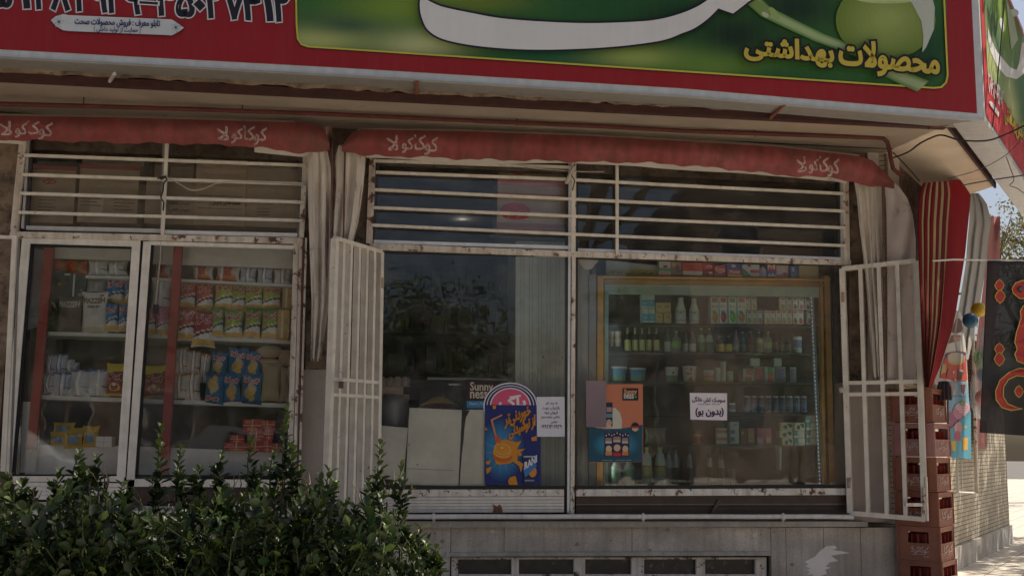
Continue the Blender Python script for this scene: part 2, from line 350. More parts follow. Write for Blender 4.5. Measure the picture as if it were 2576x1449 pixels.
# masonry: pieces of the facade wall
w = MB()
w.box(-7.5, U(48, 400).x, .03, .3, 1.25, 4.05); o = w.build('pillar', M['masonry'], shop)
w = MB(); PX(w, [(768, 330), (936, 330), (936, 930), (768, 930)], .05, .3); w.build('pillar', M['masonry'], shop)
w = MB(); PX(w, [(745, 930), (952, 930), (955, 1310), (745, 1310)], .045, .3, 0, (.40, .35, .30)); w.build('plaster_pier', M['plaster'], shop)
w = MB(); PX(w, [(2137, 400), (2183, 400), (2190, 960), (2137, 960)], .04, .3); w.build('pillar', M['masonry'], shop)
w = MB(); PX(w, [(2183, 380), (2262, 380), (2262, 1312), (2137, 1312), (2137, 961), (2183, 961)], .035, .3, 0, (.52, .44, .38)); w.build('plaster_pier', M['plaster'], shop)
w = MB(); w.box(-7.5, XC, .06, .3, 3.78, 4.26); w.build('lintel', M['masonry'], shop)
w = MB(); w.box(-7.5, -2.85, .04, .3, .2, 1.25, (.4, .35, .3)); w.build('plaster_pier', M['plaster'], shop)
# plinth of stone panels with open seams
pl = MB(); zt = U(1400, 1324, -.04).z; zb = U(1400, 1390, -.04).z
seams = [-7.5]+[U(x, 1360, -.04).x for x in (30, 330, 640, 985, 1134, 1268, 1590, 1939, 1977, 2072, 2165, 2250)]+[XC+.04]
winL, winR = U(1134, 1400, -.04).x, U(1939, 1400, -.04).x
for a, b in zip(seams[:-1], seams[1:]):
    lo = zb if (a > winL-.02 and b < winR+.02) else .3
    c = random.uniform(.9, 1.1); pl.box(a+.002, b-.002, -.04, .02, lo, zt-.002, (.56*c, .50*c, .43*c))
pl.box(-7.5, winL-.01, .021, .28, .3, zt-.01, (.1, .09, .08)); pl.box(winR+.01, XC, .021, .28, .3, zt-.01, (.1, .09, .08)); pl.box(winL-.01, winR+.01, .021, .28, zb+.01, zt-.01, (.1, .09, .08)); pl.box(winL, winR, .0, .28, .3, U(1400, 1452, .0).z, (.37, .345, .31))
pl.build('plinth', M['granite'], shop)
sp_ = MB()     # pale paint splash on the plinth
poly = [(920,1340),(1000,1300),(1040,1255),(1090,1222),(1150,1218),(1165,1240),(1130,1250),(1200,1262),(1262,1275),(1180,1285),(1120,1295),(1175,1335),(1110,1345),(1080,1375),(1120,1385),(1075,1400),(1090,1430),(1040,1449),(990,1449),(975,1430),(940,1440),(960,1415),(935,1400),(965,1390),(925,1375),(950,1362)]
Art(pxmap(-.0415), sp_).poly([Z(2, 2, x, y) for x, y in poly], (.66, .61, .55)); sp_.build('paint_splash', M['dull'], shop)
for i_ in range(26):
    b = MB(); x_, y_ = 1010+random.random()*1220, 1330+random.random()*(56 if i_ % 3 else 110)
    if 1120 < x_ < 1945: y_ = min(y_, 1382)
    r_ = 1.5+random.random()*4; Art(pxmap(-.0412), b).poly([(x_+r_*(.6+.7*random.random())*math.cos(t*.9)*1.3, y_+r_*(.6+.7*random.random())*math.sin(t*.9)) for t in range(7)], random.choice([(.2, .17, .14), (.5, .45, .38), (.3, .26, .21)])); b.build('chip', M['dull'], shop)
lg = MB(); BR(lg, (-300, 1322), (1200, 1319), 13, -.09, .14, 0, (.42, .39, .35)); BR(lg, (1200.5, 1319), (2183, 1318), 13, -.09, .14, 0, (.42, .39, .35)); lg.build('stone_sill', M['granite'], shop)
# basement strip window
li = MB(); BR(li, (1122, 1394), (1939, 1392), 10, -.07, .06, 0, (.42, .39, .35)); li.build('lintel', M['granite'], shop)
edges = [(880, 1285), (1340, 1755), (1840, 2190), (2285, 2680), (2745, 3125)]; fx = 858.67
fr = MB(); yT, yB = 1401, 1452
xs = [fx+830/3]+[v for e in edges for v in (fx+e[0]/3, fx+e[1]/3)]+[1928]
for i in range(0, len(xs), 2): PX(fr, [(xs[i], yT), (xs[i+1], yT), (xs[i+1], yB), (xs[i], yB)], -.02, .1, 0, CR)
for e in edges: a, b = fx+e[0]/3, fx+e[1]/3; PX(fr, [(a, yT), (b, yT), (b, yT+5), (a, yT+5)], -.018, .09, 0, CR); PX(fr, [(a, 1444), (b, 1444), (b, 1452), (a, 1452)], -.018, .09, 0, CR)
bw = fr.build('basement_window', M['rusty'], shop)
for e in edges:
    a, b = fx+e[0]/3, fx+e[1]/3; g = MB(); PX(g, [(a, yT+5), (b, yT+5), (b, 1444), (a, 1444)], .02, .004, 0, (.03, .026, .024)); g.build('pane', mat('dusty_dark_pane', .35, n1=(12, .5), n2=(16, .6, .7, (.16, .14, .12))) if 'dp' not in M else M['dp'], bw)
    M['dp'] = bpy.data.materials['dusty_dark_pane']
# soffit slab: one polygon in plan, underside at ZS, edge rust angle
ZS = 4.05; ex = 4.316
_e = S(2497, 457, (ex, -.85, 0)); LS = (_e-Vector((ex, -.85, 0))).dot(SD)
far = Vector((ex, -.85, 0))+SD*LS; infar = Vector((XC, 0, 0))+SD*LS
so_ = MB(); plan = [(-7.5, -.85), (ex, -.85), (far.x, far.y), (infar.x, infar.y), (XC, .1), (-7.5, .1)]
zp = [ZS, ZS, ZS, ZS+.012, ZS+.012, ZS+.012]
for ix in ((0, 1, 4, 5), (1, 2, 3, 4)): so_.prism([(plan[i][0], plan[i][1], zp[i]) for i in ix[::-1]], (0, 0, .16), (.68, .56, .43)); so_.build('soffit', M['soffit'], shop)
ra = MB(); ra.box(-7.5, ex, -.87, -.852, ZS-.022, ZS+.03, (.05, .014, .01)); ra.box(-7.5, ex+.01, -.851, -.80, ZS-.022, ZS-.003, (.06, .018, .012))
ra.obox(Vector((ex, -.87, ZS-.022)), SD*LS, SN*.02, (0, 0, .06), (.05, .014, .01)); ra.build('rusty_edge_angle', M['rust'], shop)
cc = MB()      # rough concrete edge above, seen between slab and sign
cc.grid(lambda u, v: (-7.5+u*11.7, -.872-.10*v-.02*math.sin(u*90)*random.random(), ZS+.02+.09*v+.02*random.random()), 160, 4, (.2, .16, .12)); cc.build('slab_edge', M['masonry'], shop)
up = MB(); up.box(-7.5, XC-.01, -.5, .3, ZS+.37, 9.5, (.5, .46, .4)); up.prism([(XC, -.5, ZS+.37), (XC, .3, ZS+.37), (infar.x-.3, infar.y+.3, ZS+.37), (infar.x+.5, infar.y-.2, ZS+.37)], (0, 0, 5), (.5, .46, .4)); up.build('upper_wall', M['plaster'], shop)
# side wall of narrow cream brick with plinth
def side(l, z, off=0): p = Vector((XC, 0, 0))+SD*l+SN*off; return Vector((p.x, p.y, z))
sw = MB(); sw.obox(side(0, .3), SD*(LS-.05), -SN*.25, (0, 0, 3.93)); swo = sw.build('side_wall', M['brick'], shop)
gw = MB(); gw.obox(side(LS-.045, .3), SD*(6-LS), -SN*.22, (0, 0, 2.5)); gw.build('garden_wall', M['brick'], shop)
um = MB(); um.obox(side(-.0, 2.45, .006), SD*1.9, -SN*.02, (0, 0, 1.6)); um.build('upper_masonry', M['masonry'], shop)
sp = MB()
for k in range(8): sp.obox(side(.4+k*.7, .25, .004), SD*.696, SN*.03, (0, 0, .37), (.6, .58, .53))
sp.build('side_plinth', M['granite'], shop)
sw = MB(); e0 = side(6, .3); sw.obox(e0, Vector((.25, 1, 0))*3, (-.3, .1, 0), (0, 0, 2.4), (.5, .46, .38)); sw.build('rear_wall', M['brick'], shop)
# interior room
rm = MB()
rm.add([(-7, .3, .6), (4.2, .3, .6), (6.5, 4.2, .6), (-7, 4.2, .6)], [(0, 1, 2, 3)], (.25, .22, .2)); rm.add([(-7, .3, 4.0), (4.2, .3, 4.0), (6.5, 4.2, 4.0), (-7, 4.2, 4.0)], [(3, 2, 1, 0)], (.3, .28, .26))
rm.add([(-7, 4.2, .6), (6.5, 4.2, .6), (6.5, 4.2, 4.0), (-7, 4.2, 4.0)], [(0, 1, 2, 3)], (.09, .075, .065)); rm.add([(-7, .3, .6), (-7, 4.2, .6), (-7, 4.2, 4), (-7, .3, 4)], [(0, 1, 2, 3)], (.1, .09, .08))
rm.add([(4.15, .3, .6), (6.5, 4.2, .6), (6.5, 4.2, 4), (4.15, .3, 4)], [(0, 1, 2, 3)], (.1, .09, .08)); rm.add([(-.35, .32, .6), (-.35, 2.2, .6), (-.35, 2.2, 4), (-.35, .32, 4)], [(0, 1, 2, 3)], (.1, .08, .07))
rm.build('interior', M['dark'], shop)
il = MB()      # shop shelves deep behind the right window, colours darkened for the dim interior
for k in range(6):
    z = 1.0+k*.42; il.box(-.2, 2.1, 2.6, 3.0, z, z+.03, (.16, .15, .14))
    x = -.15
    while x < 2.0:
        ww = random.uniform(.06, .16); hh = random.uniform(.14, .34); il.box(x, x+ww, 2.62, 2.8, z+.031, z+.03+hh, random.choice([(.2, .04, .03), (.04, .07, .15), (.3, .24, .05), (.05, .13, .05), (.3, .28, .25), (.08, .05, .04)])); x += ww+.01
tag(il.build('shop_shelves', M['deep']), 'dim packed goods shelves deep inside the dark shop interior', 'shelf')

# ---- left display window
def grille(parent, bars, verts, Yf=-.03):
    g = MB()
    for pts in bars:
        for a, b in zip(pts[:-1], pts[1:]): BR(g, a, b, 7.2, Yf, .022, 0, CR)
    for a, b, w_ in verts: BR(g, a, b, w_, Yf-.003, .03, 0, CR)
    return g.build('security_grille', M['cream'], parent)
f = MB()
BR(f, (57, 352), (33, 592), 16, -.012, .06, 0, CR); BR(f, (38, 590), (763, 606), 15, -.0145, .06, 0, CR2); BR(f, (770, 360), (757, 614), 13, -.011, .06, 0, CR)
lw = f.build('display_window', M['rusty'], shop)
grille(lw, [[(60, 390), (770, 416)], [(55, 439), (768, 463)], [(50, 486), (765, 509)], [(46, 534), (760, 555)]], [((420, 350), (408, 590), 8)])
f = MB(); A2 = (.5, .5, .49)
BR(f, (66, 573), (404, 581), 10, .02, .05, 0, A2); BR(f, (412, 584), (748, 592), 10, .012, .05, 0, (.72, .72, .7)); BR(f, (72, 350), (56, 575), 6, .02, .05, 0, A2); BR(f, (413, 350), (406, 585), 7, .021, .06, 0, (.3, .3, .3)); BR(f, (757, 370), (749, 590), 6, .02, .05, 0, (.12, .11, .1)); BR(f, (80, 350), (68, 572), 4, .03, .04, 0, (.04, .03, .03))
f.build('sash', M['alu'], lw)
g = MB(); PX(g, [(70, 340), (765, 340), (748, 590), (55, 575)], .05, .004); g.build('pane', M['glass'], lw)
# lower left sliding panels
f = MB(); WH = (.74, .70, .62)
def stile(a, b, w_, Yf=.0): BR(f, a, b, w_, Yf, .045, 0, WH)
stile((66, 600), (16, 1200), 20); stile((343, 606), (304, 1200), 20); stile((370, 608), (328, 1206), 18, -.004)
stile((60, 604), (352, 613), 16, .002); stile((20, 1204), (312, 1204), 13, .002); stile((372, 611), (745, 622), 9, .0); stile((338, 1214), (735, 1216), 18, -.002)
f.build('sash', M['cream'], lw)
f = MB()
for p in ([(76, 616), (337, 622)], [(80, 615), (31, 1198)], [(333, 620), (298, 1198)], [(28, 1196), (300, 1196)]): BR(f, p[0], p[1], 6, .012, .035, 0, (.012, .01, .01))
f.build('gasket', M['dark'], lw); f = MB(); BR(f, (356, 606), (316, 1208), 7, .012, .035, 0, (.012, .01, .01)); f.build('gasket', M['dark'], lw); f = MB()  # the single bar stands in for the dark gap between the two stiles
for p in ([(382, 616), (342, 1198)], [(340, 1197), (735, 1199)]): BR(f, p[0], p[1], 6, .012, .035, 0, (.012, .01, .01))
f.build('gasket', M['dark'], lw)
g = MB(); PX(g, [(70, 610), (340, 615), (305, 1200), (22, 1200)], .03, .004); g.build('pane', M['glass'], lw)
g = MB(); PX(g, [(378, 610), (748, 616), (735, 1205), (338, 1205)], .034, .004); g.build('pane', M['glass'], lw)
f = MB()
for k in range(4): BR(f, (0, 1217+k*11), (318, 1220+k*11), 9.5, .004+.004*(k % 2), .05, 0, (.7, .68, .64))
f.build('louvre_panel', M['alu'], lw)
f = MB(); PX(f, [(330, 1223), (740, 1225), (738, 1272), (328, 1270)], .02, .04, 0, (.05, .03, .022)); f.build('kick_board', M['wood'], lw)
f = MB(); PX(f, [(-200, 1262), (326, 1262), (326, 1272), (738, 1274), (738, 1312), (-200, 1312)], .022, .05, 0, (.5, .46, .4)); f.build('threshold', M['rusty'], lw)
# rusty jamb and a grille leaf folded back against it
f = MB(); BR(f, (745, 612), (727, 1235), 13, -.01, .06, 0, CR); BR(f, (757, 600), (740, 1240), 8, -.03, .03, 0, CR); BR(f, (770, 598), (752, 1250), 5, -.05, .03, 0, CR); BR(f, (764, 598), (746, 1250), 3, -.045, .08, 0, (.16, .05, .03))
f.build('jamb', M['rusty'], lw)
f = MB()       # far left leaf, open
hx = U(52, 600, 0)
BR(f, (-40, 595), (40, 597), 8, -.2, .02, 0, CR); BR(f, (36, 596), (5, 1215), 11, -.2, .03, 0, CR); BR(f, (47, 600), (24, 1215), 4, -.1, .02, 0, (.2, .19, .17))
f.build('grille_leaf', M['cream'], shop)

# ---- right display window
f = MB()
BR(f, (938, 380), (929, 612), 16, -.012, .06, 0, CR); PX(f, [(930, 612), (1440, 632), (2141, 655), (2141, 667), (1440, 646), (930, 628)], -.0145, .06, 0, CR2)
BR(f, (2128, 440), (2131, 662), 16, -.011, .06, 0, CR); BR(f, (1445, 400), (1440, 1292), 10, -.02, .07, 0, CR2); 
BR(f, (948, 620), (940, 1300), 14, -.01, .05, 0, CR)
rw = f.build('display_window', M['rusty'], shop)
grille(rw, [[(945, 433), (1425, 451), (1717, 467), (2122, 487)], [(942, 477), (1445, 501), (1717, 514), (2126, 531)], [(938, 522), (1425, 543), (1717, 556), (2127, 573)], [(934, 566), (1439, 589), (1717, 601), (2128, 618)], [(940, 404), (1440, 421)]], [((1553, 400), (1553, 640), 7.5), ((1443, 405), (1441, 635), 9)])
f = MB()
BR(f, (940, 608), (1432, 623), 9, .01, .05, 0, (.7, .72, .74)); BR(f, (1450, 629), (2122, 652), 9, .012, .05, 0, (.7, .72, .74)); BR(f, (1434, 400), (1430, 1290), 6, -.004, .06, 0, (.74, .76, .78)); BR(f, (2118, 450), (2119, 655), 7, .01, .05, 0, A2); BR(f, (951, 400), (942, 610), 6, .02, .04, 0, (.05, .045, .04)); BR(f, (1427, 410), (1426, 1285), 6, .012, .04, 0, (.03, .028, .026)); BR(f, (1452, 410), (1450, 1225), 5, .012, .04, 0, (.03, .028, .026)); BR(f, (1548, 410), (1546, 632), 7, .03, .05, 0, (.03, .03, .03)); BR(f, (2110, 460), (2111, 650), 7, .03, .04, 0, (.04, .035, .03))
f.build('sash', M['alu'], rw)
f = MB()
BR(f, (955, 1240), (1419, 1239), 17, -.002, .05, 0, WH); BR(f, (1450, 1239), (2127, 1236), 17, -.003, .05, 0, WH)
f.build('bottom_rail', M['rusty'], rw)
f = MB()
for p in ([(950, 1226), (1424, 1226), 8], [(1450, 1226), (2127, 1222), 8], [(965, 634), (1432, 644), 4], [(1450, 648), (2125, 667), 4]): f = MB(); BR(f, p[0], p[1], p[2], .012, .04, 0, (.025, .022, .02)); f.build('gasket', M['dark'], rw)
for q, y_ in (([(940, 395), (1430, 412), (1428, 1228), (945, 1228)], .03), ([(1448, 405), (2120, 440), (2128, 1226), (1448, 1228)], .034)):
    g = MB(); PX(g, q, y_, .004); g.build('pane', M['glass'], rw)
f = MB()
for k in range(5): BR(f, (950, 1253.5+k*8), (1419, 1252.5+k*8), 7, .002+.003*(k % 2), .04, 0, (.62, .6, .57))
f.build('louvre_panel', M['alu'], rw)
f = MB(); PX(f, [(1449, 1248), (2129, 1245), (2130, 1272), (1449, 1272)], .03, .03, 0, (.05, .028, .02)); PX(f, [(1449, 1273), (2130, 1273), (2130, 1300), (1449, 1300)], .045, .03, 0, (.045, .025, .018)); BR(f, (1450, 1268), (2130, 1267), 1.5, .028, .01, 0, (.2, .18, .16)); BR(f, (1810, 1258), (1790, 1292), 7, .01, .02, 0, (.07, .04, .03)); f.build('kick_board', M['wood'], rw)
bt = MB()      # dirty splat and its bolt
Art(pxmap(-.002), bt).poly([Z(1, 2, *p) for p in [(1140, 905), (1175, 925), (1195, 905), (1212, 930), (1218, 975), (1140, 975), (1150, 940)]], (.22, .09, .05)); bt.build('rust_stain', M['rust'], rw)

# white pipe along the sill, with collars
pp = thing('water_pipe', 'white pipe with collars running along the stone ledge under the windows', 'pipe', U(985, 1300, -.13))
b = MB(); b.tube([U(x, 1299+.3*math.sin(x), -.13) for x in range(980, 2150, 90)]+[U(2146, 1300, -.13)], .019, 10, (.66, .63, .58)); b.tube([U(x, 1290, -.13) for x in (-300, 300, 980)], .019, 10, (.66, .63, .58)); rel(b.build('tube', M['cream']), pp)
for x in (1091, 1618, 1970):
    b = MB(); b.tube([U(x-4, 1300, -.13), U(x+4, 1300, -.13)], .025, 10, (.7, .66, .6)); b.tube([U(x, 1290, -.13), U(x, 1312, -.12)], .008, 6, (.66, .62, .56)); rel(b.build('collar', M['cream']), pp)

# red gas pipe under the soffit
gp = thing('gas_pipe', 'rust red pipe running above the awnings and bending down at the corner', 'pipe', U(200, 265, -.46))
b = MB(); pts = [U(-200, 254, -.46)]+[U(x, y, -.46) for x, y in ((0, 262), (200, 267), (500, 276), (833, 288), (1200, 305), (1500, 318), (1717, 330), (2000, 340), (2205, 347), (2222, 349), (2232, 358), (2237, 375), (2241, 400), (2247, 425), (2262, 438), (2275, 440))]
b.tube(pts, .017, 10, (.10, .02, .014)); rel(b.build('tube', M['rust']), gp)
for x, y in ((210, 267), (610, 279), (1300, 309), (1900, 337)):
    b = MB(); b.tube([U(x, y-9, -.46), U(x, y+7, -.46)], .006, 6, (.1, .05, .04)); b.tube([U(x, y, -.46), U(x, y-8, -.46)+Vector((0, 0, .05))], .005, 6, (.1, .05, .04)); rel(b.build('clip', M['rust']), gp)

# ================================================================ SIGNS
YS = -1.15; sgn = U(1237, 160, YS); SR = (.25, .010, .015)
sign = thing('shop_sign', 'long red shop sign box with green picture panel above the awnings', 'sign', (0, YS, 4.1))
zl = lambda x: U(x, {0: 142}.get(x, 142+(302-142)*x/2475), YS)
def ys(x):      # bottom edge of the sign frame, measured
    P = [(-600, 112), (0, 142), (857, 188), (1717, 240), (2475, 302)]
    for (a, b), (c, d) in zip(P[:-1], P[1:]):
        if x <= c: return b+(d-b)*(x-a)/(c-a)
    return P[-1][1]
BT = [U(x, ys(x), YS) for x in (-600, -300, 0, 400, 857, 1300, 1717, 2100, 2475)]; zc = sum(p.z for p in BT)/len(BT)
xE = U(2475, 302, YS).x; TOP = 5.75
def signface(mb, inset, h, col, m=0):   # face polygon inset from the measured edge
    P = [U(x-(0 if x < 2400 else inset), ys(x)-inset*(1 if x < 2400 else .95), YS-h) for x in (-600, 0, 857, 1717, 2475)]
    mb.add([(p.x, YS-h, p.z) for p in P]+[(P[-1].x, YS-h, TOP-inset*.003), (P[0].x, YS-h, TOP-inset*.003)], [tuple(range(len(P)+2))], col, m)
b = MB(); signface(b, 17, .004, SR); rel(b.build('red_panel', M['print']), sign)
b = MB()
P = [U(x, ys(x), YS) for x in (-600, 0, 857, 1717, 2475)]
Q = [U(x-(0 if x < 2400 else 17), ys(x)-17, YS) for x in (-600, 0, 857, 1717, 2475)]
for i in range(4): b.prism([P[i], P[i+1], Q[i+1], Q[i]], (0, .05, 0), (.52, .54, .55))
b.prism([P[4], (P[4].x, YS, TOP), (Q[4].x, YS, TOP), Q[4]], (0, .05, 0), (.52, .54, .55))
for i in range(4): b.bar(P[i]+Vector((0, -.006, .004)), P[i+1]+Vector((0, -.006, .004)), .012, .03, (.42, .46, .5))
rel(b.build('frame', M['alu']), sign)
b = MB()       # underside and back of the box
for i in range(4): b.prism([P[i]+Vector((0, .004, .008)), P[i+1]+Vector((0, .004, .008)), P[i+1]+Vector((0, .24, -.0)), P[i]+Vector((0, .24, -.0))], (0, 0, .02), (.30, .28, .25))
b.box(P[0].x, xE-.02, YS+.2, YS+.24, 4.12, TOP, (.3, .28, .26)); rel(b.build('underside', M['alu']), sign)
# green picture: photographic blur printed on the panel
def blob(x, y, cx, cy, rx, ry): return math.exp(-(((x-cx)/rx)**2+((y-cy)/ry)**2))
def green(x, y):
    c = np.array([.03, .115, .022])
    for cx, cy, rx, ry, col, a in ((790, 95, 130, 38, (.42, .46, .16), 1.), (760, 20, 70, 60, (.03, .12, .03), .8), (890, 60, 110, 30, (.006, .05, .045), .95), (1010, 20, 150, 45, (.17, .27, .03), .9), (1060, 112, 110, 34, (.40, .44, .20), 1.), (1220, 8, 130, 22, (.16, .20, .02), .7), (1400, 130, 160, 30, (.004, .075, .05), .9), (1500, 10, 170, 60, (.008, .08, .02), .8), (1610, 145, 110, 26, (.28, .36, .09), 1.), (1700, 40, 130, 70, (.004, .04, .012), .9),
                                (1800, 165, 130, 40, (.12, .22, .03), .95), (1850, 90, 90, 50, (.002, .012, .006), .95), (2000, 20, 120, 60, (.002, .018, .008), .95), (1980, 190, 120, 25, (.01, .08, .02), .8), (2330, 120, 80, 90, (.004, .05, .015), .9), (2150, 215, 140, 30, (.01, .09, .02), .7)):
        k = a*blob(x, y, cx, cy, rx, ry); c = c*(1-k)+np.array(col)*k
    k = min(1, max(0, (math.hypot(x-900, y+40)-60)/900)); return tuple(c)
b = MB(); mp = pxmap(YS-.006); x0, x1 = 748, 2381
def pic(u, v):
    x = x0+(x1-x0)*u; yb = 118+(x-775)*(222-118)/(2350-775)
    if x < 775: yb -= 14*(1-(x-748)/27)**2
    if x > 2352: yb -= 22*((x-2352)/29)**2
    y = -140+(yb+140)*v; return x, y
NU, NV = 150, 26; vs = []; cv = []
for j in range(NV+1):
    for i in range(NU+1): x, y = pic(i/NU, j/NV); vs.append(mp(x, y, 0)); cv.append(green(x, y))
fs = [(j*(NU+1)+i, (j+1)*(NU+1)+i, (j+1)*(NU+1)+i+1, j*(NU+1)+i+1) for j in range(NV) for i in range(NU)]
b.add(vs, fs, cols=[tuple(cv[k] for k in f_) for f_ in fs]); rel(b.build('picture', M['print']), sign)
b = MB(); a = Art(pxmap(YS-.0075), b, .0002)
bl = [(x, 118+(x-775)*(222-118)/(2350-775)) for x in range(780, 2350, 80)]
edge = [(743, -120), (746, 60), (749, 98), (758, 112), (775, 118)]+bl+[(2350, 222), (2368, 220), (2380, 208), (2384, 190), (2378, 60), (2370, -120)]
a.line([(x-1.5, y+2.5) for x, y in edge], 4, (.02, .012, .03)); a.line(edge, 4.5, (.48, .44, .06))
# apple and stalk
def ap(cx, cy, rx, ry, c0, c1, n=10):
    for k in range(n): t = k/n; a.ell(cx+t*8, cy-t*6, rx*(1-t*.9), ry*(1-t*.9), tuple(c0[i]*(1-t)+c1[i]*t for i in range(3)), 26)
def stalk(pts, w0, w1, c0, c1):
    for k in range(5): t = k/5; a.poly([(x+dx*(w0+(w1-w0)*i/(len(pts)-1))*(1-t*.75), y-dx*.9*(w0+(w1-w0)*i/(len(pts)-1))*(1-t*.75)) for dx, seq in ((1, list(enumerate(pts))), (-1, list(enumerate(pts))[::-1])) for i, (x, y) in seq], tuple(c0[q]*(1-t)+c1[q]*t for q in range(3)))
stalk([(1882, -10), (1925, 30), (1990, 62), (2060, 95), (2120, 118), (2180, 140)], 13, 10, (.08, .2, .04), (.36, .46, .24))
stalk([(2235, 178), (2280, 200), (2322, 218)], 14, 15, (.1, .2, .05), (.34, .42, .24))
a.ell(1912, 20, 34, 12, (.17, .26, .07), rot=.7); a.ell(1925, 38, 10, 6, (.4, .48, .3), rot=.5); a.ell(1948, 35, 20, 8, (.26, .36, .12), rot=.9)
ap(2228, 52, 126, 98, (.13, .20, .03), (.27, .34, .10)); a.ell(2232, -2, 80, 12, (.38, .45, .2))
a.poly([(2280, -60), (2335, -40), (2352, 20), (2349, 75), (2330, 120), (2320, 133), (2323, 95), (2318, 55), (2295, 10), (2270, -20)], (.42, .46, .42))
# big white swash letter
sw_ = [Z(1, 0, *p) for p in [(630, -6), (750, 50), (950, 95), (1200, 140), (1500, 165), (1850, 178), (2200, 168), (2400, 148), (2576, 100)]]+[Z(2, 0, *p) for p in [(130, 42), (215, -20), (520, -20), (490, 20), (440, 60), (380, 105), (320, 85), (270, 66), (190, 145), (90, 215), (0, 252)]]+[Z(1, 0, *p) for p in [(2400, 312), (2000, 360), (1500, 378), (1100, 358), (800, 308), (660, 235), (605, 130), (592, 40), (600, -6)]]
def smooth(P, k=5, hard=()):
    n = len(P); Q = []
    for i in range(n):
        p0, p1, p2, p3 = P[i-1], P[i], P[(i+1) % n], P[(i+2) % n]
        if i in hard: p0 = p1
        if (i+1) % n in hard: p3 = p2
        for j in range(k): t = j/k; Q.append(tuple(.5*(2*p1[m]+(p2[m]-p0[m])*t+(2*p0[m]-5*p1[m]+4*p2[m]-p3[m])*t*t+(3*p1[m]-p0[m]-3*p2[m]+p3[m])*t**3) for m in (0, 1)))
    return Q
sw_ = smooth(sw_, 5, (10, 14, 16))
a.line(sw_+[sw_[0]], 10, (.018, .016, .03)); a.poly(sw_, (.60, .61, .62))
a.text('محصولات', 2112, 98, 2362, 180, (.47, .38, .05), .105, 2.6, (.012, .012, .01), 8); a.text('بهداشتی', 1874, 88, 2096, 150, (.47, .38, .05), .10, 2.6, (.012, .012, .01), 8)
rel(b.build('picture_lettering', M['print']), sign)
b = MB(); a = Art(pxmap(YS-.006), b, .0002)
for ch, x, w_ in (('۵', 8, 40), ('۱', 62, 22), ('۲', 103, 30), ('۸', 152, 42), ('۲', 205, 30), ('۹', 250, 34), ('۲', 286, 30), ('۹', 333, 34), ('۳', 417, 44), ('۵', 466, 42), ('۰', 502, 22), ('۲', 537, 34), ('۷', 590, 44), ('۴', 632, 40), ('۱', 674, 22), ('۲', 708, 34)):
    yb = 16+x*.052; hh = 66 if ch != '۰' else 22; yb -= (18 if ch == '۰' else 0)
    a.text(ch, x-w_/2, yb-hh, x+w_/2, yb, (.012, .012, .022), .05, 3.2, (.55, .56, .58), 6.5)
a.line([(350, 7), (398, 10)], 12, (.55, .56, .58)); a.line([(353, 7), (395, 9.6)], 6.5, (.012, .012, .022))
pl_ = [(128, 52), (140, 42), (160, 36), (172, 39), (410, 49), (432, 50), (448, 60), (463, 71), (448, 82), (432, 90), (415, 89), (172, 79), (158, 77), (140, 66)]
a.line([(x, y+1) for x, y in pl_+[pl_[0]]], 2.2, (.03, .02, .06)); a.poly(pl_, (.50, .53, .56))
for cx, cy, sg in ((148, 56, -1), (442, 70, 1)):
    for k in range(16): t = k*2.4; r_ = 2+k*.9; a.ell(cx+r_*math.cos(t)*.9, cy+r_*math.sin(t), 1.7, 1.3, (.26, .2, .18) if k % 2 else (.3, .32, .36), 6)
    a.ell(cx, cy, 3.2, 4, (.05, .16, .2), 8)
a.text('تابلو معرف : فروش محصولات صحت', 188, 45, 402, 66, (.02, .025, .12), .03, .55); a.text('( حمایت از تولید داخلی )', 236, 67, 354, 82, (.02, .025, .12), .03, .3)
rel(b.build('lettering', M['print']), sign)
# brackets under the sign
for x0_, y0_, x1_, y1_ in ((288, 186, 276, 206), (1048, 205, 1047, 238), (1975, 262, 1937, 298)):
    b = MB(); b.tube([U(x0_, y0_, -1.12), U(x1_, y1_, -.86)], .014, 5, (.22, .07, .04) if x0_ > 300 else (.5, .47, .42)); rel(b.build('bracket', M['rust']), sign)
b = MB(); b.bar(U(2338, 320, -.88), U(2440, 300, -1.05), .03, .02, (.14, .045, .03)); rel(b.build('bracket', M['rust']), sign)

# side sign round the corner
base = U(2476, 302, YS); SB = (base.x, base.y, base.z); sm = sidemap(SB)
s2 = thing('shop_sign', 'side sign box round the corner with the same red and green printing', 'sign', base)
b = MB(); zb0 = base.z; L2 = 7.5
pz = lambda x, y: S(x, y, SB)
be = [pz(2478, 303), pz(2530, 362), pz(2576, 415)]; slope2 = (be[2].z-be[0].z)/((be[2]-be[0]).dot(SD))
def s2p(l, z, h=0): p = base+SD*l+SN*h; return Vector((p.x, p.y, zb0+slope2*l*0+z))
b.prism([s2p(0, .0), s2p(L2, 0), s2p(L2, 1.65), s2p(0, 1.65)], -SN*.22, (.5, .5, .5)); rel(b.build('box', M['alu']), s2)
b = MB(); b.add([s2p(.07, .05, .004), s2p(L2, .05, .004), s2p(L2, 1.6, .004), s2p(.07, 1.6, .004)], [(0, 1, 2, 3)], (.42, .02, .028)); rel(b.build('red_panel', M['print']), s2)
b = MB(); NU, NV = 40, 20; vs = [s2p(.25+6.8*i/NU, .45+1.1*j/NV, .006) for j in range(NV+1) for i in range(NU+1)]
cvs = [green(760+1500*((i*37+j*11) % (NU+1))/NU*0+760+1500*i/NU-760, 120-130*j/NV) for j in range(NV+1) for i in range(NU+1)]; fs = [(j*(NU+1)+i, j*(NU+1)+i+1, (j+1)*(NU+1)+i+1, (j+1)*(NU+1)+i) for j in range(NV) for i in range(NU)]
b.add(vs, fs, cols=[tuple(cvs[k] for k in f_) for f_ in fs]); rel(b.build('picture', M['print']), s2)
b = MB(); a = Art(lambda x, y, h: sm(x, y, h+.008), b, .0004)
